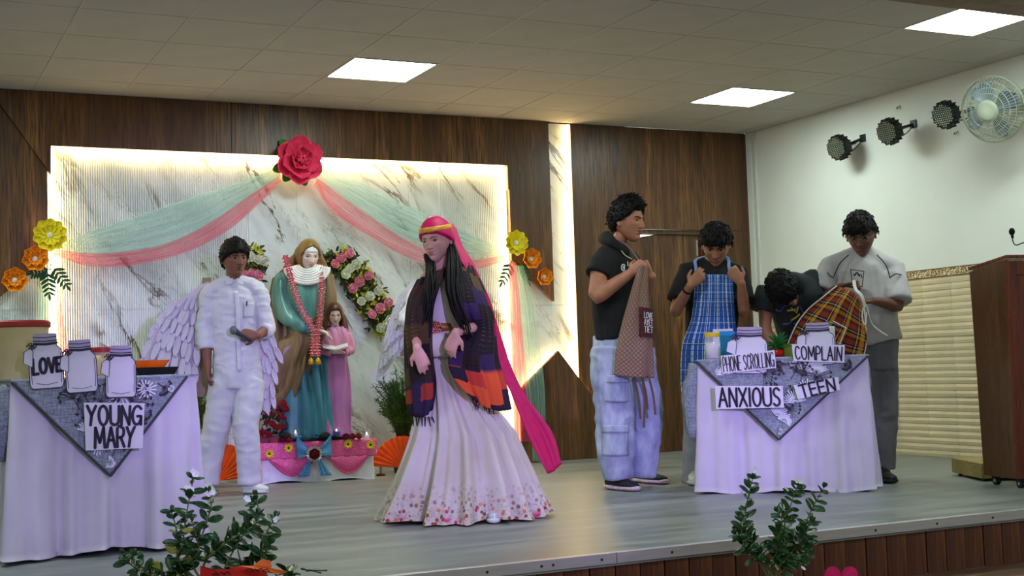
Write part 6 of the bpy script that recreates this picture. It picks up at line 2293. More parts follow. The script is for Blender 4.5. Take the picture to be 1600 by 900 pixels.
def stripes(name, base, lines, nu, nv, wdt=.06):
    """woven check: base colour with thin pale lines both ways"""
    g = G(name)
    s = g.sep(g.n('TexCoord').outputs['UV'])
    c = g.ramp(g.noise(g.co(), 30, 3), [(.3, tuple(q * .8 for q in base[:3]) + (1,)), (.7, base)])
    for k, (n, w, col) in enumerate(lines):
        f = g.math('FRACT', g.math('MULTIPLY', s[k % 2], n))
        c = g.mix(g.ramp(f, [(0., 1.), (w, 1.), (w + .01, 0.)], 'CONSTANT'), c, col)
    g.bsdf(c, .8, 0, .3)
    return g.m


QUILT = quilt()
BLUECHK = stripes('blue checked apron cloth', C(44, 92, 176), [(11, .10, C(196, 210, 232)), (12, .05, C(150, 176, 222)), (5, .06, C(216, 224, 238)), (27, .10, C(30, 66, 140))], 0, 0)


def tartan():
    g = G('red brown yellow tartan')
    s = g.sep(g.n('TexCoord').outputs['UV'])
    out = []
    c = None
    ru = g.ramp(g.math('FRACT', g.math('MULTIPLY', s[0], 4.)), [(0., C(104, 26, 22)), (.34, C(18, 16, 18)), (.46, C(220, 210, 186)), (.495, C(18, 16, 18)), (.62, C(206, 150, 40)), (.84, C(14, 14, 16))], 'CONSTANT')
    rv = g.ramp(g.math('FRACT', g.math('MULTIPLY', s[1], 4.5)), [(0., C(150, 56, 30)), (.30, C(16, 14, 16)), (.42, C(224, 214, 190)), (.455, C(16, 14, 16)), (.60, C(180, 120, 30)), (.80, C(80, 20, 22))], 'CONSTANT')
    g.bsdf(g.mix(.5, ru, rv), .8, 0, .3)
    return g.m


TARTAN = tartan()

# --- youth with the brown apron
fc_ = frame(3.2, -2.55)
b = onz(985, 758)
t = thing('person', 'person in a black sleeveless hoodie holding up a brown quilted apron', 'person', A(b[0], b[1], 0))
h = .258
Bh = head_basis(fc_, 1.05, .12, 0)
hc = fc_(980, 346, 0)
J = dict(neck=fc_(962, 383, .02), chest=fc_(962, 428, .0), waist=fc_(966, 490, .0), pelvis=fc_(974, 535, .0), shL=fc_(939, 414, -.13), shR=fc_(982, 410, .15),
         elL=fc_(932, 464, -.20), wrL=fc_(985, 427, -.21), elR=fc_(1008, 456, .04), wrR=fc_(1018, 432, -.08), hipL=fc_(955, 545, -.07), hipR=fc_(992, 545, .07), knL=fc_(960, 640, -.07), knR=fc_(1003, 640, .06), anL=fc_(966, 735, -.08), anR=fc_(1004, 735, .07))
figure(t, J, SKIN_M, pm('youth lip', C(150, 86, 80), .45), h, Bh, hc, hands=[hand(J['wrL'], unit(fc_.r + A(0, 0, .75)), fc_.n + fc_.r * .4, 1., (1., 1.1, 1.15, 1.2), 1, .5), hand(J['wrR'], A(0, 0, 1) - fc_.r * .35, -fc_.r - fc_.n * .3, 1., (1., 1.1, 1.15, 1.2), -1, .5)], ar=1.22)
hair(t, hc, Bh, h, .12, .30, .0, -.30, .05, .05, 520, 12, None, .35)
sax = unit(J['shR'] - J['shL'])
sh = [tube([fc_(964, 380, .02), fc_(962, 394, .02), fc_(961, 415, .0), fc_(962, 450, .0), fc_(966, 490, .0), fc_(972, 528, .0)], [(.075, .07), (.135, .095), (.185, .125), (.19, .14), (.185, .15), (.185, .165)], 24, sax, 18)]
for s, p in (('L', fc_(933, 430, -.16)), ('R', fc_(990, 430, .14))):
    sh.append(tube([J['neck'] * .9 + J['sh' + s] * .1, J['sh' + s], p], [.065, .078, .080], 14))
cloth('sleeveless_hoodie', t, sh, BLACK, .009, 5, .008, (7, 7, 7), .003, seed=3.)
cloth('hood', t, [tube([fc_(978, 394, -.11), fc_(955, 378, -.10), fc_(944, 371, .02), fc_(956, 374, .12), fc_(978, 384, .13)], [(.022, .020), (.036, .026), (.044, .030), (.036, .026), (.020, .018)], 14, (0, 0, 1), 14, flat=False)], BLACK, .008, 4, .006, seed=5.)
mesh('hood_cord', tube([fc_(966, 384, -.10), fc_(976, 398, -.15), fc_(988, 405, -.16)], .004, 6, k=10), pm('pale cord', C(170, 160, 140), .8), t)
pj = fc_(974, 418, -.155)
mesh('chest_logo', cat([tube([pj + fc_.r * (.014 * math.cos(a)) * .8 + A(0, 0, .02 * math.sin(a)) for a in np.linspace(.5, 5.6, 14)], .004, 6), obox(pj + fc_.r * .004, (.006, .003, .010), fc_.r, fc_.n, (0, 0, 1)), obox(fc_(981, 412, -.15), (.003, .003, .014), fc_.r, fc_.n, (0, 0, 1))]), PAPER, t)
tr = [tube([fc_(971, 522, .0), fc_(973, 545, .0), fc_(975, 562, .0)], [(.175, .165), (.19, .175), (.175, .165)], 20, fc_.r)]
tr += [tube([J['hipL'], fc_(955, 590, -.08), J['knL'], fc_(962, 700, -.08), fc_(965, 735, -.08), fc_(966, 748, -.08)], [.125, .125, .120, .115, .100, .088], 18, k=18)]
tr += [tube([J['hipR'], fc_(996, 590, .06), J['knR'] + fc_.r * .02, fc_(1004, 700, .06), fc_(1003, 735, .06), fc_(1003, 745, .06)], [.125, .120, .112, .105, .095, .085], 18, k=18)]
jn = cloth('cargo_jeans', t, tr, DENIM, .009, 4, .012, (6, 6, 9), .005, (16, 16, 22), 4.)
for y0, y1 in ((590, 628), (668, 712)):
    mesh('cargo_pocket', sheet([[fc_(x, y, -.215 + .00016 * (x - 962) ** 2) for x in (942, 952, 962, 972, 980)] for y in np.linspace(y0, y1, 4)], 16, 12, .012), DENIM, t, smooth=True)
    mesh('pocket_flap', sheet([[fc_(x, y, -.228 + .00016 * (x - 962) ** 2) for x in (941, 952, 962, 972, 981)] for y in (y0 - 4, y0 + 8)], 16, 5, .008), DENIM, t, smooth=True)
SNK = pm('black sneaker knit', C(30, 32, 40), .7, var=.3, scale=50)
SOLE = pm('pale pink sneaker sole', C(226, 200, 206), .5, var=.2, scale=30)
LACE = pm('coral lace', C(206, 90, 84), .7)
for (a, c2) in (((953, 764, 0), (994, 768, -.06)), ((985, 752, .1), (1040, 757, .06))):
    p, q_ = onz(a[0], a[1]), onz(c2[0], c2[1])
    shoe(t, A(*p[:2], 0), A(*q_[:2], 0), SNK, SOLE, w=.05, lace=LACE)
ap = thing('apron', 'brown quilted apron held up by the person in black', 'apron', fc_(990, 590, -.2))
rows = [[(997, 416, -.235), (1004, 414, -.245), (1011, 417, -.20)], [(984, 460, -.25), (999, 460, -.26), (1013, 460, -.2)], [(970, 512, -.255), (996, 512, -.27), (1018, 512, -.2)], [(962, 552, -.255), (994, 552, -.28), (1021, 552, -.18)], [(960, 586, -.25), (992, 590, -.28), (1022, 591, -.17)]]
sheet_obj('apron_cloth', ap, [[fc_(*p) for p in r] for r in rows], QUILT, 30, 50, .006, lambda u, v: .006 * np.sin(2 * PI * 2 * u + v * 3))
R_ = np.array([[fc_(*p) for p in r] for r in rows])
pq = [fc_(999, 479, -.272), fc_(1019, 483, -.225), fc_(1020, 528, -.215), fc_(999, 526, -.285)]
PN = unit(np.cross(pq[1] - pq[0], pq[3] - pq[0]))
PN = PN if PN @ (CAM - pq[0]) > 0 else -PN
mesh('patch', (np.array([p + PN * .004 for p in pq] + [p - PN * .002 for p in pq]), [(0, 3, 2, 1), (4, 5, 6, 7), (0, 1, 5, 4), (1, 2, 6, 5), (2, 3, 7, 6), (3, 0, 4, 7)]), pm('dark red printed patch', C(84, 26, 36), .7, var=.7, scale=80), ap)
qq = lambda u, v: (pq[3] * (1 - u) + pq[2] * u) * (1 - v) + (pq[0] * (1 - u) + pq[1] * u) * v + PN * .005
for txt, v0 in (('LOVE', .64), ('AYET', .40), ('TIET', .16)):
    mesh('lettering', lettering(txt, [qq(.32, v0), qq(.98, v0), qq(.98, v0 + .22), qq(.32, v0 + .22)], PN, .004, (.02, .05)), PAPER, ap)
for k, (x0, x1, y1) in enumerate(((990, 1001, 655), (1002, 1012, 640), (1013, 1024, 648), (1004, 1006, 668))):
    mesh('strap', tube([fc_(x0, 586, -.24), fc_((x0 + x1) / 2 + 2, (586 + y1) / 2, -.22), fc_(x1, y1, -.2)], [(.007, .002)] * 3, 6, fc_.r, 12), pm('brown apron tape', C(112, 84, 76), .8), ap)
mesh('neck_strap', tube([fc_(1005, 418, -.22), fc_(992, 398, -.16), fc_(978, 382, -.09), fc_(958, 374, .0), fc_(975, 380, .09)], [(.007, .0025)] * 5, 6, fc_.r, 24), MATS['brown apron tape'], ap)

# --- youth with the blue apron
f3 = frame(3.80, -2.72)
t = thing('person', 'person in a black T-shirt tying on a blue checked apron', 'person', A(3.80, -2.72, 0))
h = .252
Bh = head_basis(f3, -.08, .55, .06)
hc = f3(1119, 383, .0)
J = dict(neck=f3(1117, 414, .07), chest=f3(1114, 455, .07), waist=f3(1111, 530, .06), pelvis=f3(1110, 572, .07), shL=f3(1075, 424, .06), shR=f3(1153, 428, .06),
         elL=f3(1056, 486, -.04), wrL=f3(1078, 447, -.19), elR=f3(1163, 488, -.04), wrR=f3(1158, 442, -.17), hipL=f3(1093, 580, .07), hipR=f3(1128, 580, .07), knL=f3(1090, 670, .06), knR=f3(1130, 670, .06), anL=f3(1086, 748, .08), anR=f3(1132, 748, .08))
figure(t, J, SKIN_M2, pm('youth lip', C(150, 86, 80)), h, Bh, hc, smile=.9, down=.8, hands=[hand(J['wrL'], f3.r * .75 + A(0, 0, .75), f3.n, 1., (.4, .45, .5, .6), 1), hand(J['wrR'], -f3.r * .6 + A(0, 0, .9), f3.n, 1., (.7, .8, .9, 1.), -1)])
hair(t, hc, Bh, h, .12, .17, .02, -.28, .06, .05, 320, 21)
sh = [tube([f3(1117, 411, .07), f3(1116, 421, .07), f3(1114, 438, .07), f3(1113, 480, .07), f3(1111, 530, .06), f3(1110, 580, .07)], [(.070, .065), (.13, .09), (.172, .11), (.170, .12), (.165, .12), (.172, .128)], 24, f3.r, 18)]
for s in 'LR':
    sh.append(tube([J['neck'] * .9 + J['sh' + s] * .1, J['sh' + s], J['sh' + s] * .25 + J['el' + s] * .75], [.06, .068, .080], 14))
cloth('t_shirt', t, sh, BLACK, .009, 5, .008, (7, 7, 9), .003, seed=6.)
cloth('trousers', t, [tube([f3(1110, 565, .07), f3(1110, 595, .07)], [(.165, .12), (.165, .12)], 18, f3.r), tube([J['hipL'], J['knL'], f3(1086, 756, .08)], [.10, .09, .085], 14), tube([J['hipR'], J['knR'], f3(1132, 756, .08)], [.10, .09, .085], 14)], pm('light grey trousers', C(150, 152, 160), .85), .01, 4, .008)
for x in (1086, 1132):
    p = f3(x, 756, .08)
    shoe(t, A(*(p[:2] + f3.n[:2] * .05), 0), A(*(p[:2] - f3.n[:2] * .20), 0), SHOEW, SHOEW)
mesh('wristband', tube([J['wrL'] * .8 + J['elL'] * .2 + A(0, 0, 0), J['wrL'] * .86 + J['elL'] * .14], .031, 16), BLACK, t, smooth=True)
ap = thing('apron', 'blue and white checked bib apron worn by the person in the black T-shirt', 'apron', f3(1110, 640, -.1))
sheet_obj('apron_cloth', ap, [[f3(*p) for p in r] for r in ([(1085, 431, -.09), (1100, 429, -.115), (1114, 429, -.12), (1130, 429, -.115), (1144, 431, -.08)], [(1085, 462, -.10), (1100, 462, -.14), (1114, 462, -.15), (1130, 462, -.14), (1146, 462, -.09)],
    [(1080, 500, -.09), (1096, 500, -.14), (1112, 500, -.15), (1132, 500, -.14), (1149, 500, -.08)], [(1066, 540, -.06), (1088, 540, -.14), (1110, 540, -.16), (1134, 540, -.14), (1154, 540, -.06)],
    [(1063, 590, -.04), (1088, 590, -.15), (1110, 590, -.17), (1134, 590, -.15), (1158, 590, -.04)], [(1066, 640, -.04), (1088, 642, -.15), (1110, 643, -.17), (1134, 642, -.15), (1156, 640, -.04)])], BLUECHK, 40, 60, .005, lambda u, v: .010 * np.sin(2 * PI * 3 * u + 2) * v)
TAPE = pm('blue apron tape', C(120, 150, 206), .8)
for a, c2 in (((1087, 432, -.10), (1088, 405, .0)), ((1142, 432, -.09), (1136, 402, .0))):
    mesh('neck_strap', tube([f3(*a), f3((a[0] + c2[0]) / 2, (a[1] + c2[1]) / 2, -.09), f3(*c2), f3(1113, 398, .13)], [(.010, .003)] * 4, 6, f3.r, 20), TAPE, ap)

# --- youth bending over the table
f4 = frame(4.22, -2.92)
t = thing('person', 'person in a dark printed T-shirt bending down behind the table', 'person', A(4.22 + .1, -2.92 + .25, 0))
h = .24
hc = f4(1225, 452, -.14)
fwd = unit(f4.r * .50 - f4.n * .35 - A(0, 0, .80))
upv = unit(-f4.n * .55 + A(0, 0, .45) - f4.r * .35)
rr_ = unit(np.cross(fwd, upv))
Bh = np.stack([rr_, fwd, np.cross(rr_, fwd)], 1)
J = dict(neck=f4(1236, 447, .02), chest=f4(1244, 470, .12), waist=f4(1256, 520, .27), pelvis=f4(1262, 560, .34), shL=f4(1196, 463, .02), shR=f4(1262, 442, .10),
         elL=f4(1196, 512, -.02), wrL=f4(1212, 556, -.10), elR=f4(1268, 500, .02), wrR=f4(1262, 545, -.08), hipL=f4(1246, 575, .36), hipR=f4(1280, 575, .36), knL=f4(1246, 660, .30), knR=f4(1282, 660, .30), anL=f4(1246, 742, .36), anR=f4(1284, 742, .36))
figure(t, J, SKIN_M2, pm('youth lip', C(150, 86, 80)), h, Bh, hc, down=.8, hands=[hand(J['wrL'], A(0, 0, -1), f4.n, 1.), hand(J['wrR'], A(0, 0, -1), f4.n, 1.)])
hair(t, hc, Bh, h, .15, .16, -.02, -.30, .06, .05, 380, 31)
CHAR = pm('charcoal jersey', C(46, 52, 58), .85, var=.15)
sh = [tube([f4(1234, 447, .0), J['neck'], f4(1242, 458, .07), f4(1250, 490, .17), J['waist'], J['pelvis']], [(.07, .07), (.12, .10), (.18, .13), (.18, .14), (.175, .13), (.18, .13)], 24, unit(J['shR'] - J['shL']), 16)]
sh += [tube([J['chest'] * .5 + J['shL'] * .5, J['shL'], f4(1190, 486, .0)], [.085, .085, .080], 14), tube([J['chest'] * .4 + J['shR'] * .6, J['shR'] + A(0, 0, .02), f4(1270, 470, .04)], [.09, .09, .085], 14)]
tsh = cloth('t_shirt', t, sh, CHAR, .009, 5, .008, (7, 7, 7), .003, seed=9.)
VIO = pm('violet shirt print', C(84, 80, 150), .8, var=.4, scale=60)
rs = random.Random(5)
for k in range(9):
    a = f4(1212 + rs.uniform(0, 40), 478 + rs.uniform(0, 30), -.03)
    mesh('shirt_print', ribbon([a, a + f4.r * .03 + A(0, 0, rs.uniform(-.03, .03)), a + f4.r * .05 + A(0, 0, rs.uniform(-.04, .04))], .010, -f4.n, .004), VIO if k % 3 else pm('yellow shirt print', C(206, 180, 70), .8), t)
cloth('trousers', t, [tube([J['pelvis'] + A(0, 0, .06), J['pelvis'] - A(0, 0, .08)], [(.165, .13), (.165, .13)], 18, f4.r), tube([J['hipL'], J['knL'], f4(1246, 752, .36)], [.10, .085, .08], 14), tube([J['hipR'], J['knR'], f4(1284, 752, .36)], [.10, .085, .08], 14)], pm('dark trousers', C(52, 54, 62), .85), .01, 4, .008)
for x in (1246, 1284):
    p = f4(x, 752, .36)
    shoe(t, A(*(p[:2] + f4.n[:2] * .05), 0), A(*(p[:2] - f4.n[:2] * .20), 0), SNK, SHOEW)

# --- youth with glasses
f5 = frame(4.60, -3.10)
b = onz(1372, 748)
t = thing('person', 'person with glasses in a pale oversized T-shirt and grey trousers', 'person', A(b[0], b[1], 0))
h = .255
Bh = head_basis(f5, -.12, .42, -.05)
hc = f5(1345, 367, .0)
J = dict(neck=f5(1348, 398, .07), chest=f5(1348, 440, .07), waist=f5(1358, 515, .07), pelvis=f5(1364, 556, .07), shL=f5(1298, 418, .06), shR=f5(1396, 422, .06),
         elL=f5(1284, 470, -.02), wrL=f5(1314, 446, -.20), elR=f5(1403, 478, -.04), wrR=f5(1366, 470, -.21), hipL=f5(1354, 570, .07), hipR=f5(1378, 570, .10), knL=f5(1352, 650, .07), knR=f5(1380, 655, .10), anL=f5(1350, 735, .10), anR=f5(1378, 735, .10))
figure(t, J, SKIN_DK, LIP_D, h, Bh, hc, down=.75, hands=[hand(J['wrL'], f5.r * .8 + A(0, 0, .15), -A(0, 0, 1), 1., (.8, .9, 1., 1.), 1), hand(J['wrR'], -f5.r * .9 + A(0, 0, .0), -A(0, 0, 1) + f5.n * .3, 1., (.7, .8, .9, 1.), -1)])
hair(t, hc, Bh, h, .12, .16, .06, -.26, .07, .035, 260, 41)
PALE = pm('pale grey jersey', C(184, 180, 184), .85, var=.04)
sh = [tube([f5(1348, 396, .07), f5(1348, 405, .07), f5(1348, 424, .07), f5(1352, 470, .06), f5(1357, 515, .06), f5(1362, 538, .06)], [(.072, .068), (.125, .09), (.178, .12), (.188, .135), (.19, .14), (.195, .145)], 24, f5.r, 18)]
sh += [tube([J['neck'] * .9 + J['shL'] * .1, J['shL'], f5(1286, 456, -.01)], [.070, .076, .090], 14), tube([J['neck'] * .9 + J['shR'] * .1, J['shR'], f5(1402, 472, -.03)], [.070, .076, .094], 14)]
cloth('t_shirt', t, sh, PALE, .009, 5, .009, (6, 6, 8), .003, (20, 20, 20), 11.)
mesh('neckband', tube([f5(1347, 398, .05) + f5.r * (.066 * math.sin(a)) - f5.n * (.066 * math.cos(a)) - A(0, 0, .028 * math.cos(a)) for a in np.linspace(0, 2 * PI, 25)], .010, 8), PALE, t, smooth=True)
for pts in ([(1326, 398, -.04), (1312, 412, -.08), (1303, 432, -.09)], [(1370, 398, -.04), (1384, 414, -.08), (1391, 435, -.10)], [(1288, 418, -.02), (1296, 430, -.06), (1303, 434, -.09)], [(1390, 434, -.10), (1400, 428, -.08), (1411, 430, -.02)]):
    mesh('piping', tube([f5(*p) for p in pts], .0035, 6, k=12), INK, t, smooth=True)
lg = lambda x, y: f5(x, y, -.105)
mesh('chest_print', cat([ribbon([lg(*p) for p in ((1329, 421), (1350, 424), (1347, 448), (1332, 445), (1329, 421))][i:i + 2], .005, -f5.n, .004) for i in range(4)]
                        + [ribbon([lg(*p) for p in ((1335, 430), (1339, 426), (1343, 431))], .012, -f5.n, .004), ribbon([lg(1345, 428), lg(1347, 434)], .006, -f5.n, .004)]), INK, t)
cloth('trousers', t, [tube([f5(1364, 530, .07), f5(1365, 575, .08)], [(.155, .12), (.15, .12)], 18, f5.r), tube([J['hipL'], J['knL'], f5(1350, 728, .10)], [.10, .09, .085], 14, k=8),
                      tube([J['hipR'], f5(1379, 610, .10), J['knR'], f5(1378, 700, .10), f5(1378, 733, .10)], [.10, .095, .090, .085, .085], 14, k=12)], pm('grey trousers', C(118, 116, 128), .85, var=.06), .009, 4, .010, (7, 7, 9), .004)
BKS = pm('black shoe', C(20, 20, 22), .6)
p, q_ = onz(1370, 752), onz(1396, 756)
shoe(t, A(*p[:2], 0), A(*q_[:2], 0), BKS, BKS, w=.045)
p = f5(1350, 735, .12)
shoe(t, A(*p[:2], 0), A(*(p[:2] - f5.n[:2] * .22), 0), BKS, BKS, w=.045)
gl = thing('glasses', 'thin wire glasses worn by the person in the pale T-shirt', 'glasses', hc + Bh @ (A(0, .42, .03) * h))
WIRE = pm('silver wire', C(150, 150, 150), .3, .8)
for s in (-1, 1):
    cxy = A(s * .14, .42, .02)
    mesh('rim', tube([hc + Bh @ ((cxy + A(.095 * math.cos(a), -.02 * abs(math.cos(a)) ** 2 * 0, .075 * math.sin(a))) * h) for a in np.linspace(0, 2 * PI, 21)], .0022, 5), WIRE, gl)
    mesh('temple', tube([hc + Bh @ (A(s * .235, .41, .03) * h), hc + Bh @ (A(s * .345, .2, .03) * h), hc + Bh @ (A(s * .35, -.03, .0) * h)], .0018, 5), WIRE, gl)
mesh('bridge', tube([hc + Bh @ (A(-.05, .42, .03) * h), hc + Bh @ (A(0, .45, .045) * h), hc + Bh @ (A(.05, .42, .03) * h)], .0018, 5), WIRE, gl)
ap = thing('apron', 'red, brown and yellow tartan apron held over the table', 'apron', f5(1300, 556, -.25))
rows = [[(1308, 446, -.27), (1322, 452, -.28), (1338, 462, -.28), (1350, 478, -.27)], [(1286, 464, -.27), (1308, 470, -.31), (1330, 482, -.31), (1352, 500, -.27)], [(1262, 484, -.26), (1292, 496, -.33), (1322, 508, -.33), (1353, 524, -.27)], [(1244, 508, -.26), (1276, 522, -.33), (1310, 534, -.33), (1352, 546, -.27)], [(1230, 540, -.24), (1262, 552, -.30), (1300, 560, -.30), (1346, 568, -.26)]]
sheet_obj('apron_cloth', ap, [[f5(*p) for p in r] for r in rows], TARTAN, 40, 44, .005, lambda u, v: .010 * np.sin(2 * PI * 1.5 * u + 3 * v))
PIP = pm('white apron piping', C(226, 222, 216), .7)
P5 = [[f5(p[0], p[1], p[2] - .012) for p in r] for r in rows]
mesh('edge_tape', tube([r[0] for r in P5], .0045, 6, k=20), PIP, ap)
mesh('edge_tape', tube([r[-1] for r in P5], .0045, 6, k=20), PIP, ap)
mesh('pocket_tape', tube([f5(1294, 498, -.345), f5(1322, 512, -.345), f5(1312, 538, -.345)], .004, 6), PIP, ap)
mesh('neck_strap', tube([f5(1334, 438, -.24), f5(1337, 452, -.27), f5(1346, 462, -.29), f5(1352, 480, -.28)], [(.010, .002)] * 4, 6, f5.r, 16), PIP, ap)
mesh('tie', tube([f5(1354, 478, -.27), f5(1362, 505, -.25), f5(1376, 518, -.25), f5(1387, 525, -.25)], .004, 6, k=16), PIP, ap)
mesh('tie', tube([f5(1350, 478, -.27), f5(1347, 495, -.29), f5(1352, 508, -.29), f5(1354, 488, -.28)], .004, 6, k=16), PIP, ap)

# ------------------------------------------------------------------ the statue
def paint(name, col, col2, rough=.35):
    g = G(name)
    n = g.noise(g.co((5, 5, 1)), 2.5, 3)
    g.bsdf(g.ramp(n, [(.3, col2), (.7, col)]), rough, 0, .45)
    return g.m


GREENP = paint('sea green painted robe', C(104, 160, 148), C(60, 118, 112))
BLUEP = paint('blue painted skirt', C(74, 138, 160), C(34, 92, 118))
BROWNP = paint('brown painted mantle', C(142, 116, 84), C(98, 78, 52))
OLIVEP = paint('golden brown painted veil', C(140, 110, 56), C(96, 74, 38))
PINKP = paint('pink painted dress', C(218, 142, 172), C(180, 108, 160))
MAUVEP = paint('mauve painted dress', C(190, 120, 180), C(150, 84, 158))
FLESHP = paint('pale painted flesh', C(226, 204, 198), C(206, 178, 172), .4)
WHITEP = paint('white painted linen', C(232, 230, 226), C(206, 204, 202))
HAIRP = paint('brown painted hair', C(112, 66, 42), C(70, 40, 26))
fs = frame(1.895, -.29)
ts = thing('statue', 'painted statue of a veiled woman in green with a girl in pink', 'statue', A(1.86, -.34, ZP))


def carve(name, shapes, mat, fold_amp=.010, k=16, vox=.009, lean=0., seed=0., freq=None):
    """painted plaster drapery: deep folds running down the form"""
    V, F = remesh(cat(shapes), vox, 4)
    N = vnormals(V, F)
    u = (V - ORG[ts.name]) @ fs.r
    w = (V - ORG[ts.name]) @ fs.n
    z = V[:, 2]
    a = np.arctan2(w, u - u.mean())
    f_ = np.sin(k * (u * 6 + w * 4) + lean * z * 10 + 3 * pnoise(V * A(5, 5, 2.5) + seed)) if freq is None else np.sin(freq(u, w, z) + 2.5 * pnoise(V * A(5, 5, 2.5) + seed))
    V = V + N * (fold_amp * f_)[:, None]
    return mesh(name, (V, F), mat, ts, smooth=True)


# skirt, mantle, bodice
carve('skirt', [tube([fs(478, 520, .0), fs(480, 570, .0), fs(482, 620, -.02), fs(484, 660, -.03), fs(486, 682, -.03)], [(.12, .10), (.16, .11), (.185, .115), (.20, .12), (.215, .125)], 24, fs.r, 18)], BLUEP, .019, 10, seed=1.)
carve('mantle', [tube([fs(440, 436, .09), fs(436, 500, .08), fs(436, 560, .05), fs(442, 620, .06), fs(448, 660, .06)], [(.055, .06), (.09, .10), (.13, .13), (.11, .12), (.05, .08)], 20, fs.r, 18),
                 tube([fs(510, 436, .09), fs(516, 480, .10), fs(517, 520, .10), fs(510, 560, .10)], [(.035, .04), (.05, .05), (.05, .05), (.04, .04)], 16, fs.r, 12, flat=False),
                 tube([fs(505, 522, -.09), fs(470, 532, -.10), fs(448, 560, -.07), fs(438, 610, -.02)], [(.05, .05), (.09, .07), (.11, .08), (.09, .07)], 16, k=16),
                 tube([fs(486, 540, -.04), fs(462, 580, -.06), fs(446, 640, .0)], [(.06, .06), (.10, .08), (.06, .07)], 16, k=14)], BROWNP, .016, 12, lean=-1.3, seed=2.)
carve('bodice', [tube([fs(478, 420, .03), fs(476, 440, .02), fs(474, 470, .0), fs(476, 500, .0), fs(478, 530, .0)], [(.10, .08), (.165, .115), (.155, .125), (.135, .115), (.13, .11)], 24, fs.r, 16)], GREENP, .008, 9, seed=3.)
carve('sleeve', [tube([fs(444, 430, .03), fs(440, 465, -.02), fs(448, 492, -.08), fs(470, 508, -.14), fs(488, 514, -.16)], [.070, .070, .068, .055, .040], 16, k=16)], GREENP, .006, 14, vox=.008, seed=4.)
carve('sleeve', [tube([fs(508, 432, .04), fs(514, 470, .02), fs(514, 510, .02)], [.062, .062, .05], 16, k=12)], BROWNP, .006, 14, vox=.008, seed=5.)
mesh('sash', tube([fs(476, 498, .0), fs(477, 510, .0)], [(.145, .128), (.142, .125)], 24, fs.r), BROWNP, ts, smooth=True)
hs_ = .225
Bh = head_basis(fs, .30, .26, .05)
hc = fs(482, 400, -.03)
mesh('head', cat([remesh(tube([fs(478, 432, .02), hc + Bh @ (A(0, -.1, -.3) * hs_)], [.055, .048], 14), .006, 2)] + head_skin(hc, Bh, hs_, True)), FLESHP, ts, smooth=True)
mesh('hand', remesh(cat(hand(fs(488, 515, -.17), fs.r * .9 - A(0, 0, .25), -fs.n * .2 - A(0, 0, 1), 1.05, (.25, .3, .3, .35), 1)), .005, 2), FLESHP, ts, smooth=True)
face_parts(ts, hc, Bh, hs_, True, pm('statue lip', C(176, 110, 110), .4), 0, .6)
# wimple and collar
L, T, Pp = HL[True]
aT = np.abs(T)
dd = L / np.linalg.norm(L, axis=1)[:, None]


def cap(name, line_pts, thick, inner, mat, grow=1., ridge=0.):
    line = np.interp(aT, [0, .6, .95, 1.3, 1.8, PI], line_pts)
    m = sstep((L[:, 2] - line) / .06 + .5)
    off = m * (thick + ridge * np.sin(L[:, 2] * 90)) - (1 - m) * inner
    Vv = L * A(grow, 1, 1) + dd * off[:, None]
    mesh(name, (hc + (Vv * hs_) @ Bh.T, [f_[::-1] for f_ in grid_faces(HU, HV, True)] + [tuple(range(HU)), tuple(range((HV - 1) * HU, HV * HU))[::-1]]), mat, ts, smooth=True)


cap('headband', [.17, .16, .10, -.5, -.5, -.5], .03, .06, WHITEP, 1., .004)
cap('veil', [.34, .26, .06, -.60, -.60, -.60], .085, .12, OLIVEP)
carve('veil_fall', [tube([fs(470, 394, .05), fs(458, 412, .06), fs(444, 434, .07), fs(436, 456, .08)], [.045, .046, .052, .05], 14, k=12, flat=False), tube([fs(495, 394, .06), fs(502, 415, .08), fs(510, 440, .10), fs(515, 462, .11)], [.038, .038, .042, .045], 14, k=12, flat=False), tube([fs(482, 395, .07), fs(480, 430, .12)], [(.07, .04), (.12, .05)], 14, fs.r, flat=False)], OLIVEP, .006, 14, seed=7.)
for k in range(7):
    rr = .050 + .015 * k
    mesh('collar_fold', tube([fs(480, 415, .0) + fs.r * (rr * 1.15 * math.sin(a)) - fs.n * (.050 + .045 * math.cos(a) + .004 * k) - A(0, 0, rr * .85 * math.cos(a) + .004 * k) for a in np.linspace(-1.5, 1.5, 19)], .0125, 8, flat=False), WHITEP, ts, smooth=True)
# the girl
Bg = head_basis(fs, .10, .28, 0)
gc, gh = fs(523, 492, -.04), .155
carve('girl_dress', [tube([fs(524, 512, -.02), fs(525, 522, -.02), fs(525, 545, -.03), fs(525, 560, -.03), fs(526, 600, -.03), fs(526, 640, -.03), fs(526, 668, -.04), fs(526, 680, -.04)], [(.055, .05), (.10, .07), (.085, .075), (.080, .07), (.10, .085), (.105, .09), (.10, .09), (.115, .10)], 20, fs.r, 22)], MAUVEP, .007, 14, vox=.007, seed=8.)
carve('girl_bodice', [tube([fs(524, 511, -.02), fs(525, 522, -.02), fs(525, 540, -.035), fs(525, 552, -.035)], [(.055, .052), (.105, .075), (.092, .082), (.084, .078)], 18, fs.r, 12), tube([fs(507, 523, -.03), fs(502, 545, -.06), fs(515, 552, -.13)], [.036, .036, .026], 12, k=10), tube([fs(543, 523, -.03), fs(549, 545, -.06), fs(537, 552, -.13)], [.036, .036, .026], 12, k=10)], PINKP, .003, 20, vox=.006, seed=9.)
mesh('girl_head', cat([remesh(tube([fs(524, 513, -.02), gc + Bg @ (A(0, -.1, -.3) * gh)], [.034, .030], 12), .005, 2)] + head_skin(gc, Bg, gh, True)), FLESHP, ts, smooth=True)
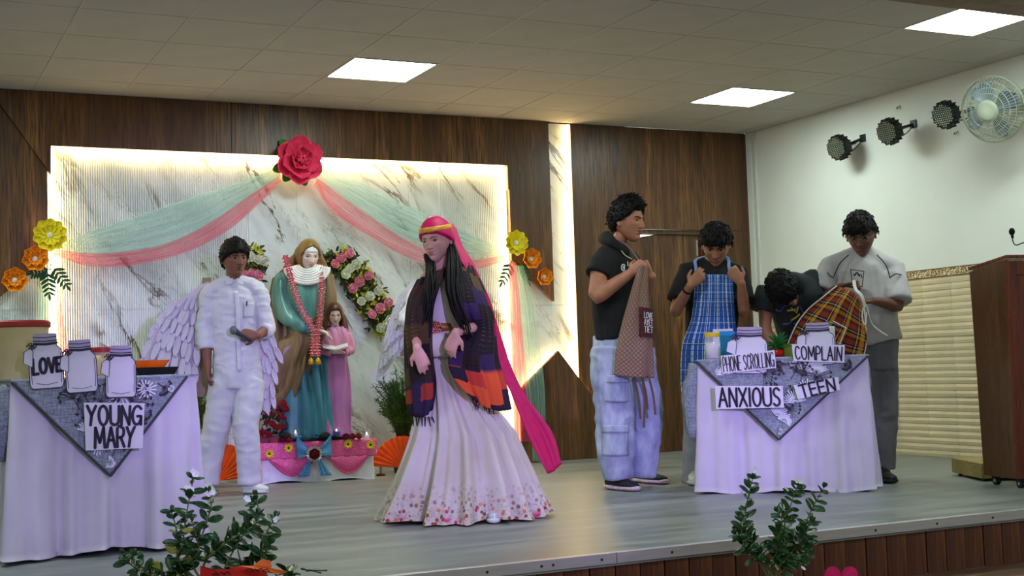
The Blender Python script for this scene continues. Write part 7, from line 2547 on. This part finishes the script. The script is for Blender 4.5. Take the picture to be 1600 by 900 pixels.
for px, e in ((515, 1), (538, -1)):
    mesh('girl_hand', remesh(cat(hand(fs(px, 551, -.13), fs.r * .8 * e - fs.n * .4, A(0, 0, 1), .62, (.2, .2, .2, .2), e)), .004, 2), FLESHP, ts, smooth=True)
face_parts(ts, gc, Bg, gh, True, pm('statue lip', C(176, 110, 110)), 0, .6)
hair(ts, gc, Bg, gh, .11, .30, -.30, -.60, 0, .02, 0, 3, HAIRP, 0, True, 'girl_hair')
carve('girl_hair', [tube([fs(513, 494, .0), fs(509, 512, .0), fs(506, 526, -.01)], [.026, .030, .016], 12, k=10, flat=False), tube([fs(534, 494, .0), fs(539, 512, .0), fs(542, 526, -.01)], [.026, .030, .016], 12, k=10, flat=False), tube([fs(523, 496, .04), fs(523, 522, .05)], [(.05, .03), (.065, .03)], 12, fs.r, flat=False)], HAIRP, .004, 30, vox=.006, seed=11.)
mesh('girl_necklace', tube([fs(524, 515, -.02) + fs.r * (.05 * math.sin(a)) - fs.n * (.048 * math.cos(a)) for a in np.linspace(-1.6, 1.6, 11)], .004, 6), GOLD, ts)
bkc = fs(524, 543, -.155)
for s in (-1, 1):
    mesh('book_page', obox(bkc + fs.r * s * .045 + A(0, 0, .004), (.047, .040, .006), unit(fs.r + A(0, 0, .25 * s * 1)), unit(fs.n + A(0, 0, .35)), np.cross(unit(fs.r + A(0, 0, .25 * s)), unit(fs.n + A(0, 0, .35)))), WHITEP, ts, bevel=.002)
BASEB = pm('blue painted base', C(48, 138, 172), .35)
bs = [fs(433, 684, -.16), fs(552, 679, -.16)]
bcn = pc * A(1, 1, 0)
mesh('base_rim', lathe([(.262, .026), (.284, .030), (.288, .044), (.275, .052), (0, .052)], 40, A(bcn[0], bcn[1], ZP), 1., .54), BASEB, ts, smooth=True)
mesh('base_plinth', lathe([(.262, .0), (.262, .032), (0, .032)], 40, A(bcn[0], bcn[1], ZP), 1., .54), pm('black base', C(20, 22, 28), .5), ts)
for px in (446, 508):
    mesh('shoe_toe', ell(fs(px, 681, -.14), (.042, .06, .028), fs.r, fs.n, (0, 0, 1)), BLACK, ts, smooth=True)
# garland
GFL = pm('pink garland blossom', C(250, 138, 148), .7, var=.2, scale=60)
gp = cat([((petal(.020, .015, .3, .3, .5, 3, 4, .001)[0] @ (rz(a) @ rx(.5 if k % 2 else -.2)).T), petal(.020, .015, .3, .3, .5, 3, 4, .001)[1]) for k, a in enumerate(np.linspace(0, 2 * PI, 11)[:-1])])
gm = shared('blossom', gp, GFL)
tg = thing('garland', 'pink flower garland with gold tassels around the neck of the statue', 'garland', fs(485, 570, -.2))
left = crom([fs(*p) for p in ((446, 402, .02), (452, 425, -.11), (459, 450, -.15), (467, 474, -.17), (478, 496, -.19), (489, 515, -.21), (490, 535, -.19), (489, 552, -.19))], 26)
rght = crom([fs(*p) for p in ((494, 404, .02), (501, 425, -.08), (503, 450, -.14), (501, 474, -.16), (500, 496, -.18), (497, 515, -.20), (495, 535, -.19), (496, 552, -.19))], 26)
for ln in (left, rght):
    mesh('string', tube(ln, .004, 6), PIP, tg)
    for k, p in enumerate(ln):
        tgv = unit(ln[min(k + 1, 25)] - ln[max(k - 1, 0)])
        place('blossom', gm, tg, p, basis(tgv, (.3, -.8, .2)) @ rz(k), 1.35)
for px in (486, 497):
    p = fs(px, 558, -.2)
    V, F = lathe([(.006, 0), (.013, -.012), (.017, -.02), (.024, -.05), (.02, -.055)], 14, p)
    mesh('tassel', (V, [f_[::-1] for f_ in F]), GOLD, tg, smooth=True)
candle('tealight in a blue glass at the feet of the girl statue', fs(526, 683, -.16) * A(1, 1, 0) + A(0, 0, ZP + .05), .018, .02, pm('blue glass', C(40, 100, 170), .1))
candle('small white candle at the foot of the veiled statue', fs(462, 685, -.17) * A(1, 1, 0) + A(0, 0, ZP + .05), .015, .022)
